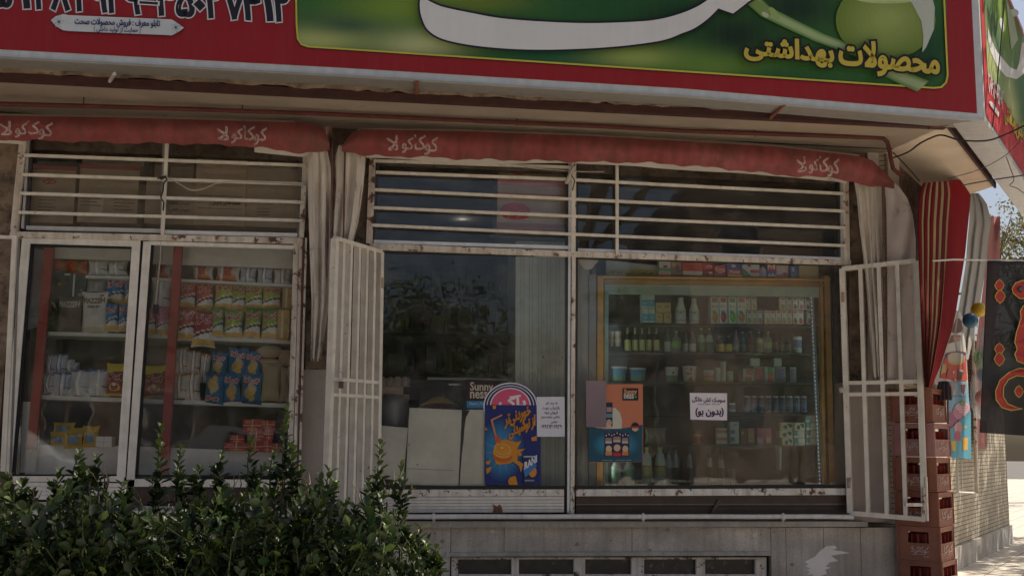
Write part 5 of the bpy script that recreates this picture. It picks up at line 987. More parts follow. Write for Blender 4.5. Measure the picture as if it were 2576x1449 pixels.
proto('cup', latheproto('dessert_cup', [(.38, 0), (.5, .9), (.52, .92), (.52, 1)], [(.5, (.44, .30, .24)), (1, (.48, .40, .34))]))
proto('canp', latheproto('blue_can', [(.42, 0), (.5, .05), (.5, .9), (.4, 1)], [(.05, (.4, .4, .4)), (.5, (.03, .08, .22)), (.9, (.02, .04, .12)), (1, (.4, .4, .42))], spec=[('e', .5, .5, .3, .2, (.2, .26, .32), 8)]))
proto('canw', latheproto('white_blue_can', [(.5, 0), (.5, 1)], [(.3, (.5, .5, .5)), (.8, (.12, .16, .34)), (1, (.5, .52, .5))]))
rowof([('cup', C_(222, 200, 318, 335), 'peach coloured cup on top'), ('cup', C_(325, 200, 455, 335), 'peach coloured cup on top'), ('cup', C_(222, 340, 308, 480), 'peach coloured cup below'), ('cup', C_(325, 340, 448, 480), 'peach coloured cup below')]+[('bt_y', C_(x, 120, x+w_, 588), 'dark bottle with a yellow label') for x, w_ in ((512, 118), (652, 118), (790, 105), (925, 100), (1068, 100))]+[('bt_wh', C_(1258, 90, 1382, 590), 'clear bottle with a white base'), ('bt_gr', C_(1385, 180, 1582, 594), 'broad green and white jar'), ('bt_wh', C_(1615, 190, 1715, 580), 'cola bottle'), ('bt_wh', C_(1735, 190, 1865, 582), 'cola bottle'), ('bt_g', C_(1885, 125, 2035, 596), 'green soda bottle'), ('bt_g', C_(2038, 125, 2192, 596), 'green soda bottle'), ('bt_dy', C_(2245, 275, 2398, 596), 'short yellow label bottle'), ('bt_dy', C_(2400, 275, 2548, 596), 'short yellow label bottle'),
       ('bt_pk', D_(628, 160, 742, 598), 'pink and white bottle'), ('bt_bl', D_(750, 190, 872, 598), 'dark blue bottle'), ('bt_rd', D_(888, 190, 1022, 598), 'dark red bottle'), ('bt_yg', D_(1045, 190, 1190, 598), 'olive yellow bottle'), ('bt_gr', D_(1225, 190, 1362, 598), 'pale green bottle'), ('bt_bk', D_(1385, 200, 1478, 598), 'black bottle'), ('bt_bk', D_(1490, 290, 1600, 600), 'black bottle'), ('bt_bk', D_(1610, 290, 1720, 600), 'black bottle'), ('canw', D_(1760, 290, 1935, 602), 'white and blue can')], 'on the second fridge shelf', GF, YF+.16, 'bottle', .07)
proto('tubb', latheproto('blue_tub', [(.42, 0), (.48, .86), (.5, .87), (.5, 1)], [(.4, (.1, .26, .2)), (.86, (.06, .20, .38)), (1, (.42, .44, .42))], n=18)); proto('tubg', latheproto('green_tub', [(.4, 0), (.48, .88), (.5, .89), (.5, 1)], [(.42, (.06, .22, .08)), (.88, (.44, .42, .4)), (1, (.46, .48, .46))], n=18, spec=[('e', .5, .6, .12, .1, (.4, .14, .12), 8)]))
proto('tubr', latheproto('red_white_tub', [(.4, 0), (.48, .9), (.5, .91), (.5, 1)], [(1, (.46, .48, .46))], n=18, spec=[('p', [(.2, .9), (.62, .9), (.62, .6)], (.40, .05, .03)), ('p', [(.22, .45), (.6, .45), (.6, .55), (.22, .58)], (.40, .05, .03)), ('p', [(.3, .05), (.62, .05), (.62, .3), (.5, .3)], (.40, .05, .03))]))
proto('rnd', bagproto('oval_tray', lambda u, v: (.22, .30, .28) if (abs(u-.5) > .42 or abs(v-.5) > .42) else (.32, .04, .05), seed=31, m='pack', puff=.3, crimp=.0)); proto('rndb', bagproto('oval_tray', lambda u, v: (.22, .30, .28) if (abs(u-.5) > .42 or abs(v-.5) > .42) else ((.06, .12, .26) if math.sin(u*20)*math.sin(v*17) > -.3 else (.3, .1, .08)), seed=32, m='pack', puff=.3, crimp=.0)); proto('rndg', bagproto('oval_tray', lambda u, v: (.26, .36, .34) if (abs(u-.5) > .42 or u < .3) else ((.36, .06, .04) if v < .6 and u < .9 else (.06, .2, .08)), seed=33, m='pack', puff=.3, crimp=.0))
proto('wcup', latheproto('white_pot', [(.42, 0), (.5, .46), (.5, .49), (.43, .51), (.5, .96), (.5, 1)], [(1, (.40, .43, .40))])); proto('redcan', latheproto('red_label_can', [(.48, 0), (.48, .02), (.5, .04), (.5, .96), (.46, 1)], [(.34, (.34, .22, .05)), (.5, (.4, .06, .04)), (.8, (.4, .3, .3)), (1, (.42, .42, .4))]))
proto('box', boxproto('white_box', (.42, .45, .42))); proto('boxp', boxproto('pale_red_box', (.32, .3, .26), [('r', .3, .5, .9, .95, (.28, .06, .05)), ('r', .2, .05, .8, .4, (.3, .08, .06))]))
rowof([('tubb', C_(238, 860, 565, 1130), 'wide blue tub'), ('tubb', C_(590, 885, 925, 1130), 'wide blue tub'), ('tubg', C_(1272, 868, 1540, 1140), 'white and green yoghurt tub'), ('tubr', C_(1590, 850, 1882, 1142), 'red and white yoghurt tub'), ('redcan', C_(1995, 925, 2205, 1136), 'red label can'), ('wcup', D_(268, 880, 392, 1142), 'stack of white cups'), ('wcup', D_(388, 765, 505, 1142), 'tall stack of white cups'), ('wcup', D_(508, 945, 640, 1142), 'short stack of white cups'), ('boxp', D_(770, 900, 1000, 1145), 'pale box with red print'), ('rnd', D_(1008, 858, 1218, 1160), 'red oval tray stood on edge'), ('rndg', D_(1218, 858, 1420, 1160), 'green and red oval tray stood on edge'), ('rndb', D_(1424, 860, 1630, 1150), 'dark blue oval tray stood on edge'), ('rndb', D_(1700, 868, 1830, 1150), 'narrow blue oval tray stood on edge')], 'on the third fridge shelf', GF, YF+.15, 'food pack', .08)
rowof([('box', D_(945, 702, 1118, 856), 'white box'), ('box', D_(1378, 705, 1530, 856), 'white box')], 'stacked above the trays', GF, YF+.2, 'box', .06)
rowof([('canp', F_(x, -265, x+118, 46), 'blue drink can') for x in (835, 965, 1100, 1235, 1370, 1505, 1640, 1775, 1905)], 'on the fourth fridge shelf', GF, YF+.15, 'can', .06)
rowof([('canw', F_(555, -130, 675, 46), 'pale can behind the notice edge')], 'on the fourth fridge shelf', GF, YF+.15, 'can', .06)
proto('flower', boxproto('tissue_box', (.46, .47, .40), [('r', 0, 0, .1, 1, (.42, .34, .04)), ('e', .4, .4, .18, .3, (.06, .08, .05), 7), ('e', .8, .6, .14, .3, (.05, .07, .05), 7), ('e', .62, .75, .1, .14, (.1, .12, .08), 6)])); proto('teal', boxproto('tissue_box', (.44, .45, .40), [('r', 0, .35, .36, 1, (.05, .22, .22)), ('r', 0, 0, 1, .06, (.3, .3, .28))])); proto('redstack', boxproto('red_white_packets', (.45, .42, .38), [('r', 0, .22, 1, .42, (.36, .05, .05)), ('r', 0, .68, 1, .88, (.36, .07, .06))])); proto('wbstack', boxproto('blue_white_packets', (.38, .41, .42), [('r', .05, .12, .5, .3, (.04, .12, .28)), ('r', .05, .45, .5, .62, (.04, .16, .3)), ('r', .3, .82, .8, .88, (.15, .2, .2))])); proto('brn', boxproto('brown_packet', (.18, .09, .04), [('e', .3, .7, .2, .1, (.3, .25, .18), 8)])); proto('orn', boxproto('orange_packet', (.30, .18, .08), [('r', .1, .3, .9, .34, (.2, .06, .04)), ('r', 0, 0, 1, .14, (.3, .06, .08))])); proto('pnk', boxproto('pink_packet', (.34, .07, .13), [('r', .1, .1, .8, .4, (.3, .26, .28))])); proto('jar', latheproto('red_jar', [(.48, 0), (.5, .7), (.4, .76), (.42, 1)], [(.1, (.36, .26, .12)), (.6, (.2, .03, .03)), (.76, (.3, .24, .1)), (1, (.3, .04, .04))])); proto('crump', bagproto('brown_bag', lambda u, v: (.17+.04*math.sin(u*17+v*23), .15, .11), seed=41))
rowof([('crump', E_(870, 340, 1330, 640), 'crumpled brown bag'), ('jar', E_(1785, 395, 1985, 655), 'red jar'), ('redstack', F_(298, 345, 500, 645), 'red and white packet stack'), ('wbstack', F_(548, 222, 725, 640), 'tall blue and white packet stack'), ('brn', F_(755, 345, 882, 650), 'dark brown packet'), ('orn', F_(884, 345, 1015, 650), 'orange packet'), ('pnk', F_(1055, 340, 1180, 645), 'pink packet'), ('pnk', F_(1218, 340, 1335, 640), 'pink packet'), ('flower', F_(1510, 530, 1738, 672), 'bottom flower tissue box'), ('flower', F_(1476, 388, 1735, 526), 'middle flower tissue box'), ('flower', F_(1492, 240, 1742, 384), 'flower printed tissue box'), ('teal', F_(1746, 540, 1962, 680), 'bottom teal tissue box'), ('teal', F_(1742, 395, 1956, 536), 'middle teal tissue box'), ('flower', F_(1742, 240, 1958, 390), 'flower printed tissue box'), ('teal', F_(1972, 530, 2185, 665), 'bottom teal tissue box'), ('teal', F_(1984, 390, 2196, 526), 'middle teal tissue box'), ('teal', F_(1978, 245, 2192, 386), 'teal and white tissue box'), ('teal', F_(1965, 98, 2180, 241), 'teal and white tissue box topmost')], 'fifth fridge shelf', GF, YF+.15, 'food pack', .07)
LB = [(.5, 0), (.5, .50), (.46, .66), (.3, .82), (.16, .88), (.16, .92), (.2, .925), (.2, 1)]
proto('dough', latheproto('doogh_bottle', LB, [(.2, (.40, .42, .38)), (.48, (.40, .33, .08)), (.52, (.36, .10, .06)), (.9, (.38, .42, .40)), (1, (.48, .44, .03))], spec=[('e', .42, .32, .2, .06, (.1, .2, .3), 10)])); proto('jug', latheproto('white_jug', [(.5, 0), (.5, .8), (.3, .95), (.3, 1)], [(.25, (.3, .32, .28)), (.7, (.16, .28, .16)), (1, (.32, .34, .3))])); proto('ptube', latheproto('tall_bottle', LB, [(.5, (.07, .07, .06)), (.75, (.2, .28, .36)), (.9, (.28, .32, .34)), (1, (.06, .14, .3))])); proto('ptubr', latheproto('tall_bottle', LB, [(.5, (.07, .07, .06)), (.75, (.34, .36, .34)), (.9, (.1, .1, .1)), (1, (.24, .08, .05))])); proto('wglass', latheproto('white_cup', [(.36, 0), (.5, .95), (.5, 1)], [(1, (.36, .38, .36))]))
rowof([('jug', E_(245, 1000, 452, 1424), 'green and white jug'), ('jug', E_(498, 990, 695, 1424), 'white jug'), ('dough', E_(842, 705, 1038, 1424), 'large yellow capped bottle'), ('dough', E_(1080, 705, 1296, 1426), 'large yellow capped bottle'), ('ptube', E_(1300, 760, 1400, 1424), 'dark bottle with a blue cap'), ('ptube', E_(1420, 755, 1540, 1424), 'dark bottle with a blue cap'), ('ptube', E_(1690, 760, 1800, 1424), 'dark bottle with a blue cap'), ('ptubr', E_(2065, 730, 2175, 1424), 'dark bottle with a red cap'), ('ptubr', E_(2285, 765, 2395, 1424), 'dark bottle with a red cap'), ('wglass', F_(546, 1110, 668, 1410), 'tall white cup'), ('wglass', F_(1436, 660, 1545, 1130), 'white roll')], 'at the bottom of the fridge', GF, YF+.12, 'bottle', .10)
# packets on the fridge roof
proto('r1', boxproto('green_white_box', (.46, .44, .36), [('r', 0, .28, 1, .52, (.06, .24, .16)), ('e', .55, .62, .22, .1, (.38, .04, .06), 12), ('r', .1, 0, .9, .26, (.44, .28, .2))])); proto('r2', boxproto('mixed_fruit_box', (.26, .18, .12), [('e', .3, .75, .2, .18, (.4, .3, .06), 8), ('e', .6, .55, .2, .2, (.2, .04, .12), 8), ('e', .7, .3, .3, .15, (.1, .16, .06), 8)])); proto('r3', boxproto('red_white_box', (.42, .07, .04), [('r', .02, 0, 1, .32, (.5, .48, .44)), ('e', .62, .62, .26, .17, (.25, .03, .03), 14), ('e', .62, .62, .2, .12, (.4, .08, .05), 14), ('r', .5, .2, .8, .24, (.3, .25, .25))])); proto('r4', boxproto('red_box', (.40, .02, .03), [('e', .6, .45, .28, .22, (.4, .36, .28), 10), ('e', .6, .4, .18, .14, (.04, .14, .05), 8)])); proto('r5', boxproto('coffee_box', (.24, .05, .04), [('e', .4, .3, .3, .2, (.06, .03, .02), 9), ('e', .7, .6, .2, .2, (.45, .42, .4), 8)])); proto('r6', boxproto('red_script_box', (.42, .03, .03), [('r', 0, 0, 1, .22, (.12, .14, .3)), ('t', 'Coca', .1, .85, .95, .5, (.5, .4, .38), .02), ('p', [(.05, .45), (.5, .3), (.95, .42), (.95, .48), (.5, .38)], (.5, .4, .38))])); proto('r7', boxproto('blue_red_box', (.03, .06, .24), [('r', .05, .12, .92, .5, (.42, .05, .05)), ('t', 'Mama', .2, .48, .85, .26, (.5, .45, .4), .01), ('e', .45, .8, .16, .12, (.4, .42, .4), 9), ('r', .05, 0, 1, .14, (.42, .34, .2))])); proto('r8', boxproto('green_white_box', (.40, .43, .42), [('p', [(0, 0), (.55, 0), (.3, .4), (0, .7)], (.04, .2, .1)), ('p', [(.45, .35), (1, .3), (1, .6), (.5, .58)], (.36, .05, .1)), ('e', .4, .9, .12, .1, (.4, .04, .05), 8)])); proto('r9', latheproto('blue_lotion_bottle', [(.45, 0), (.5, .5), (.4, .8), (.25, .85), (.25, 1)], [(.8, (.30, .36, .48)), (1, (.3, .34, .42))], spec=[('e', .5, .38, .3, .14, (.02, .04, .2), 12)])); proto('r10', boxproto('red_blue_bag', (.03, .10, .34), [('r', 0, .5, 1, 1, (.42, .03, .05)), ('t', 'Pril', .08, .96, .85, .64, (.55, .52, .5), .02), ('p', [(0, 0), (.2, .3), (.4, .1), (.6, .35), (.8, .1), (1, .3), (1, 0)], (.45, .4, .38))])); proto('r11', bagproto('pink_white_bag', lambda u, v: (.48, .38, .36) if v > .3 else (.2, .2, .34), seed=51, m='pack', puff=.4, spec=[('e', .65, .32, .2, .14, (.36, .05, .08), 10), ('e', .5, .95, .5, .1, (.08, .26, .16), 10)])); proto('r12', boxproto('blue_box', (.03, .14, .34), [('t', '2', .2, .85, .6, .6, (.4, .44, .46), .02), ('r', .1, .1, .9, .3, (.06, .22, .42))])); proto('r13', boxproto('beige_box', (.42, .35, .19)))
rowof([('r1', A_(1462, 165, 1694, 432), 'green and white box'), ('r2', A_(1696, 165, 1900, 434), 'dark fruit printed box'), ('r3', A_(1900, 190, 2300, 438), 'wide red and white box'), ('r4', B_(42, 195, 250, 345), 'small red box on top'), ('r5', B_(38, 348, 250, 445), 'coffee coloured box'), ('r6', B_(248, 245, 478, 458), 'red box with white script'), ('r7', B_(478, 205, 782, 462), 'blue and red box'), ('r8', B_(780, 225, 1122, 466), 'white and green box'), ('r9', B_(1118, 265, 1268, 468), 'pale blue lotion bottle'), ('r10', B_(1248, 222, 1430, 470), 'red and blue detergent box'), ('r11', B_(1426, 232, 1694, 484), 'pink and white bag'), ('r12', B_(1690, 252, 1825, 490), 'narrow blue box'), ('r13', B_(1832, 238, 2235, 492), 'plain beige box')], 'on the fridge roof', 'packets standing on the fridge roof', YF+.12, 'box', .06)

# ================================================================ CRATES
CW, CD, CH = .33, .40, .262; PHI = math.radians(44.5)
def crate_protos(fade):
    c0 = (.27, .095, .055) if not fade else (.36, .17, .155); ci = (.30, .03, .02)
    b = MB(); t = .014
    def wall(o, ax, L, inw):        # frame wall with a grip opening and ribs; o lower corner, ax along, inw inward normal
        ax = Vector(ax); inw = Vector(inw); o = Vector(o); up = Vector((0, 0, 1))
        def pc(a0, a1, z0, z1, th=t, off=0, c=c0): b.obox(o+ax*a0+up*z0+inw*off, ax*(a1-a0), inw*th, up*(z1-z0), c)
        pc(0, L, 0, .135, t, 0); pc(0, .035, .135, CH-.012); pc(L-.035, L, .135, CH-.012); pc(.035, L-.035, .222, CH-.012)
        g0, g1 = (.085, L-.085) if L < .35 else (.035, L-.035)
        if g0 > .04: pc(.035, g0, .135, .222); pc(g1, L-.035, .135, .222)
        pc(-.004, L+.004, CH-.012, CH, t+.008, -.008); pc(0, L, .0, .010, t+.006, -.006); pc(0, .012, .01, CH-.012, .006, -.006); pc(L-.012, L, .01, CH-.012, .006, -.006); pc(.012, L-.012, .128, .136, .006, -.006)
        pc(.05, L-.05, .03, .034, .003, -.003)
        for q in (.02, L-.02): b.lathe([(.003, 0), (.003, .002)], o+ax*q+up*.07-inw*.001, 6, (.05, .02, .02))
    wall((-CW, 0, 0), (1, 0, 0), CW, (0, 1, 0)); wall((0, 0, 0), (0, 1, 0), CD, (-1, 0, 0)); wall((0, CD, 0), (-1, 0, 0), CW, (0, -1, 0)); wall((-CW, CD, 0), (0, -1, 0), CD, (1, 0, 0))
    body = b
    d = MB(); d.box(-CW+t, -t, t, CD-t, .004, .012, ci)
    for k in range(1, 4): d.box(-CW+t, -t, k*CD/4-.002, k*CD/4+.002, .012, .20, ci)
    for k in range(1, 3): d.box(-CW+k*CW/3-.002, -CW+k*CW/3+.002, t, CD-t, .013, .199, ci)
    for i in range(3):
        for j in range(4): d.lathe([(.024, .013), (.026, .1), (.012, .16), (.012, .2)], (-CW+.05+i*.1, .05+j*.1, 0), 8, (.18, .03, .015))
    l = MB(); a = Art(lambda x, y, h: Vector((x, -.0065-h, y)), l, .0004); a.text('کوکاکولا', -.225, .112, -.085, .052, (.5, .42, .38), 0, .0016); a.line([(-.215, .046), (-.13, .052)], .004, (.5, .42, .38)); a.line([(-.13, .034), (-.085, .034)], .005, (.5, .42, .38))
    l2 = MB(); a = Art(lambda x, y, h: Vector((.0065+h, x, y)), l2, .0004); a.text('کوکا', .08, .115, .33, .045, (.5, .42, .38), 0, .0016)
    return body, d, l, l2
bd, dv, lt, ltb = crate_protos(False); bd2, dv2, lt2, ltb2 = crate_protos(True)
M['inner'] = mat('red_crate_inside', .5, n1=(9, .3))
first = None
NM = ['topmost', 'faded pink', 'third', 'fourth', 'fifth', 'lowest visible']
for k in range(6):
    x, y = 2346+k*5.3, 975+88.3*(k+1)-3; p = U(x, y, -.36)
    ang = -PHI+math.radians([1.2, -1.5, .8, -.6, 1, 0][k])
    lab = {0: 'topmost brown plastic bottle crate in the tall stack', 1: 'faded pink plastic bottle crate, second from the top of the stack', 2: 'brown bottle crate directly under the faded pink one', 3: 'brown bottle crate fourth from the top of the tall stack', 4: 'brown bottle crate fifth from the top of the tall stack', 5: 'lowest brown bottle crate of the tall stack by the corner'}[k]
    t_ = thing('bottle_crate', lab, 'crate', p, ang, 'plastic bottle crates stacked at the shop corner')
    if k == 0: o1, o2, o3, o4 = bd.build('body', M['plastic'], t_), dv.build('divider', M['inner'], t_), lt.build('lettering', M['wwp'], t_), ltb.build('lettering', M['wwp'], t_)
    elif k == 1: bd2.build('body', M['plastic'], t_); dv2.build('divider', M['inner'], t_); lt2.build('lettering', M['wwp'], t_); ltb2.build('lettering', M['wwp'], t_)
    else:
        for q in (o1, o2, o3, o4): c = q.copy(); COL.objects.link(c); c.parent = t_
    if k == 5 and p.z > GZ+.03:
        pass
CPX = p
b = MB(); b.obox(Vector((CPX.x, CPX.y, GZ-.01)), Vector((-math.cos(PHI), math.sin(PHI), 0))*.32, Vector((math.sin(PHI), math.cos(PHI), 0))*.4, (0, 0, max(.01, CPX.z-GZ+.008)), (.3, .28, .25)); tag(b.build('stone_block', M['granite']), 'stone block under the crate stack at the shop corner', 'block')
b = MB(); p = U(2372, 975, -.1)
for i in range(3): b.lathe([(.03, -.1), (.03, .0), (.02, .03), (.014, .05)], U(2366+i*9, 975, -.12-.02*i), 8, (.03, .02, .02))
tag(b.build('dark_bottles', M['pack']), 'dark bottle necks poking out of the topmost crate', 'bottles')

# ================================================================ ROUND THE CORNER
bs = Vector((XC, 0, 0))+SN*.34
aw3 = thing('awning', 'folded red and cream striped awning hanging at the shop corner behind the crates', 'awning', S(2370, 700, bs))
L3 = [(452, 2322), (480, 2312), (560, 2308), (700, 2312), (900, 2322), (975, 2326)]; R3 = [(452, 2428), (480, 2443), (520, 2440), (640, 2428), (790, 2404), (830, 2395), (920, 2366), (975, 2343)]
def aw3f(u, v):
    y = 452+v*522; xl, xr = interp(L3, y), interp(R3, y); k = .05*math.sin(u*3.1)+(.004*math.sin(u*52) if u < .58 else .012*math.sin(u*9+v*3)); p = S(xl+(xr-xl)*u, y+(8*(1-u)*(1-v) if v < .1 else 0), bs+SN*k); return p
def aw3c(u, v):
    if u > .60: return (.20, .005, .010)
    k = (u/.60*5) % 1; return (.27, .20, .10) if k > .66 else (.10, .005, .008)
b = MB(); b.grid(aw3f, 60, 30, cf=aw3c); rel(b.build('folded_cloth', mat('red_stripe_canvas', .9, n1=(3, .2), bump=.1, bscale=200, spec=.08)), aw3)
def drape2(root, rows, base_, folds, amp, col, m='canvas', ph=0., name='side_curtain'):
    L_ = [(r[0], r[1]) for r in rows]; R_ = [(r[0], r[2]) for r in rows]
    def fn(u, v):
        y = rows[0][0]+(rows[-1][0]-rows[0][0])*v; x = interp(L_, y)*(1-u)+interp(R_, y)*u; return S(x, y, base_+SN*(amp*math.sin(u*folds*6.28+ph+math.sin(v*4))+amp*1.5*math.sin(v*13+u*8)*max(0, .35-v)))
    b = MB(); b.grid(fn, 36, 30, col); return rel(b.build(name, M[m]), root)
drape2(aw3, [(486, 2440, 2462), (510, 2440, 2482), (560, 2438, 2494), (600, 2434, 2488), (660, 2430, 2482), (760, 2414, 2466), (850, 2398, 2448), (905, 2410, 2436)], Vector((XC, 0, 0))+SN*.25, 2.6, .014, (.36, .34, .31), ph=1)
drape2(aw3, [(545, 2490, 2516), (600, 2480, 2516), (700, 2476, 2514), (860, 2456, 2500), (1010, 2450, 2485), (1130, 2455, 2482)], Vector((XC, 0, 0))+SN*.12, .7, .03, (.36, .14, .13), m='fabric2' if 'fabric2' in M else 'canvas', ph=2, name='red_lining')
# rusty post and stand
st = thing('metal_stand', 'rusty white metal stand beside the menu board on the side wall', 'stand', S(2450, 1240, Vector((XC, 0, 0))+SN*.15)); bq = Vector((XC, 0, 0))+SN*.16
b = MB(); P_ = [S(x, y, bq) for x, y in ((2442, 690), (2446, 800), (2452, 1000), (2457, 1240))]; b.tube(P_, .02, 4, CR2); rel(b.build('post', M['rusty']), st)
b = MB(); b.tube([S(2412, 739, bq), S(2432, 739, bq), S(2434, 800, bq)], .012, 4, (.55, .54, .5)); b.tube([S(2408, 1150, bq), S(2410, 1238, bq), S(2454, 1240, bq)], .012, 4, (.55, .54, .5)); b.tube([S(2418, 1160, bq), S(2420, 1236, bq)], .008, 4, (.4, .38, .35)); rel(b.build('frame', M['cream']), st)
# menu board
mbp = [(2407, 781), (2418, 788), (2424, 805), (2424, 835), (2431, 884), (2437, 1000), (2443, 1153), (2390, 1150), (2386, 970), (2352, 966), (2349, 950), (2376, 873), (2399, 807)]
bm = Vector((XC, 0, 0))+SN*.26; mnu = thing('menu_board', 'cone shaped snack board with ice cream, burger and drinks pictures', 'sign', S(2420, 1150, bm))
b = MB(); b.prism([S(*p, bm) for p in mbp], -SN*.02, (.50, .46, .42)); rel(b.build('board', M['print']), mnu)
b = MB(); a = Art(sidemap(bm+SN*.001), b, .0006)
def j5(x, y): return (2232.5+x/7.5, 686.9+y/7.5)
def j6(x, y): return (2232.5+x/7.5, 880.1+y/7.5)
def j9(x, y): return Z(2, 2, x, y)
a.poly([j5(*p) for p in [(1300, 860), (1350, 850), (1400, 900), (1420, 1050), (1390, 1110), (1300, 1140), (1210, 1120), (1240, 1000)]], (.10, .03, .02)); a.ell(*j5(1310, 1230), 10, 7, (.36, .2, .15)); a.poly([j5(*p) for p in [(1150, 1330), (1210, 1170), (1380, 1170), (1380, 1270)]], (.16, .05, .03)); a.ell(*j5(1310, 1240), 9, 7, (.36, .2, .15))
a.poly([j6(*p) for p in [(1060, 200), (1110, 60), (1300, 20), (1480, 40), (1505, 580), (1250, 590), (1200, 560), (980, 530)]], (.42, .05, .03)); a.poly([j6(*p) for p in [(1090, 90), (1300, 20), (1480, 50), (1480, 110), (1100, 140)]], (.03, .03, .10)); a.ell(*j6(1295, 200), 22, 11, (.38, .28, .10)); a.ell(*j6(1295, 140), 22, 13, (.42, .34, .26), 20); a.poly([j6(*p) for p in [(1040, 260), (1110, 260), (1100, 420), (1000, 470)]], (.45, .30, .10))
a.poly([j6(*p) for p in [(1330, 360), (1450, 380), (1400, 560), (1310, 550)]], (.10, .04, .03)); a.poly([j6(*p) for p in [(1345, 365), (1440, 380), (1430, 420), (1350, 400)]], (.45, .36, .3)); a.poly([j6(*p) for p in [(1150, 360), (1200, 370), (1180, 520), (1110, 510)]], (.3, .08, .05)); a.ell(*j6(1250, 420), 3, 4, (.5, .3, .3)); a.ell(*j6(1275, 560), 3, 3, (.5, .3, .3))
a.poly([j6(*p) for p in [(1150, 620), (1505, 600), (1560, 1120), (1540, 1180), (1300, 1440), (1160, 1440)]], (.16, .30, .40)); a.ell(*j6(1090, 650), 10, 9, (.05, .025, .02)); a.line([j6(1210, 650), j6(1260, 810)], 5, (.45, .18, .12)); a.line([j6(1300, 690), j6(1250, 830)], 4, (.42, .26, .18)); a.poly([j6(*p) for p in [(1385, 650), (1480, 655), (1450, 830), (1400, 800)]], (.14, .03, .03))
a.text('ساندویچ', *j6(1185, 855), *j6(1480, 885), (.08, .1, .12), 0, .2)
a.poly([j6(*p) for p in [(1160, 1180), (1560, 1130), (1570, 1200), (1440, 1440), (1160, 1700)]], (.24, .08, .16)); a.ell(*j6(1400, 1130), 19, 22, (.50, .34, .38), 20, .9); a.ell(*j6(1340, 1200), 17, 12, (.42, .16, .24), 16, .9); a.ell(*j6(1385, 1110), 16, 9, (.5, .38, .4), 16, .9); a.ell(*j6(1420, 1010), 7, 5, (.25, .30, .06), 12)
for k in range(4): a.line([j6(1290+k*18, 1190-k*50), j6(1480+k*15, 1190-k*45)], 1.6, (.42, .14, .22))
a.poly([j9(*p) for p in [(2020, 340), (2175, 200), (2178, 565), (2030, 560)]], (.06, .26, .36)); a.ell(*j9(2080, 330), 10, 14, (.42, .2, .22)); a.ell(*j9(2075, 395), 8, 13, (.36, .06, .10)); a.poly([j9(*p) for p in [(2025, 430), (2065, 430), (2060, 505), (2035, 505)]], (.46, .34, .03)); a.poly([j9(*p) for p in [(2110, 405), (2155, 405), (2150, 500), (2115, 500)]], (.5, .30, .05)); a.ell(*j9(2130, 325), 5, 4, (.3, .34, .1))
rel(b.build('pictures', M['print']), mnu)
# balls and plastic bag hanging by the banner
bb = Vector((XC, 0, 0))+SN*.48
def ball(x, y, r_px, c, lb, name='toy_ball'):
    p = S(x, y, bb); k = (p-CP).dot(_f)/FPX; b = MB(); r_ = r_px*k
    b.lathe([(r_*math.sin(math.pi*i/14), -r_*math.cos(math.pi*i/14)) for i in range(15)], (0, 0, 0), 22, cf=c if callable(c) else (lambda i, t: c)); return tag(b.build(name, M['foil2'] if 'foil2' in M else M['pack'], loc=p), lb, 'ball', 'toy balls hanging at the shop corner')
ball(2462, 779, 18.5, (.46, .30, .02), 'yellow ball hanging at the top of the bag by the black banner'); ball(2441, 806, 19, (.03, .12, .20), 'dark blue ball hanging just under the yellow one')
bgp = thing('ball_bag', 'clear plastic bag with striped balls hanging behind the black banner', 'bag', S(2478, 1060, bb))
p = S(2486, 1060, bb); k = (p-CP).dot(_f)/FPX
b = MB(); b.lathe([(6*k, 236*k), (9*k, 222*k), (26*k, 150*k), (38*k, 90*k), (40*k, 40*k), (26*k, 8*k), (2*k, 0)][::-1], tuple(p), 20, (.62, .64, .62)); rel(b.build('plastic_film', M['film']), bgp)
def stripeball(x, y, r_px, c1, c2, nm): 
    q = S(x, y, bb-SN*.01); kk = (q-CP).dot(_f)/FPX; b = MB(); r_ = r_px*kk; b.lathe([(r_*math.sin(math.pi*i/12), -r_*math.cos(math.pi*i/12)) for i in range(13)], tuple(q), 24, cf=lambda i, t: c1 if int(t*24) % 2 else c2); rel(b.build(nm, M['pack']), bgp)
stripeball(2476, 902, 26, (.08, .36, .10), (.40, .5, .36), 'green_ball'); stripeball(2484, 942, 26, (.02, .12, .24), (.06, .26, .40), 'blue_ball'); stripeball(2474, 1000, 20, (.46, .2, .17), (.5, .24, .2), 'pink_ball')
# banner on a rod
YB = -.40
bn = thing('banner', 'black cloth banner with red and gold calligraphy hanging from a rod', 'banner', U(2520, 657, YB))
b = MB(); b.tube([q2(1, .995)+Vector((0, 0, 0)), U(2400, 653, YB), U(2660, 658, YB)], .008, 6, (.6, .57, .5)); rel(b.build('rod', M['alu']), bn)
def bf(u, v): 
    x = (2485+(2466-2485)*v)*(1-u)+(2720+8*v)*u; y = 658+u*4+(430+14*u)*v; return U(x, y, YB-.025*math.sin(u*9+1+v)*(.3+v)-.01*math.sin(u*23+v*5))
b = MB(); b.grid(bf, 40, 30, (.014, .012, .013)); rel(b.build('cloth', M['banner']), bn)
b = MB(); b.tube([bf(u/20, .004)+Vector((0, -.002, 0)) for u in range(21)], .012, 6, (.012, .012, .02)); b.tube([bf(0, v/10) for v in range(11)], .005, 5, (.012, .012, .016)); rel(b.build('hem', M['banner']), bn)
def bmap(x, y, h):
    v = (y-660)/432; xl = 2485-19*v; u = (x-xl)/(2722-xl); return bf(max(0, min(1, u)), max(0, min(1, v)))+Vector((0, -.004-h, 0))
b = MB(); a = Art(bmap, b, .0005); Gd = (.46, .33, .05); Rd = (.36, .03, .025)
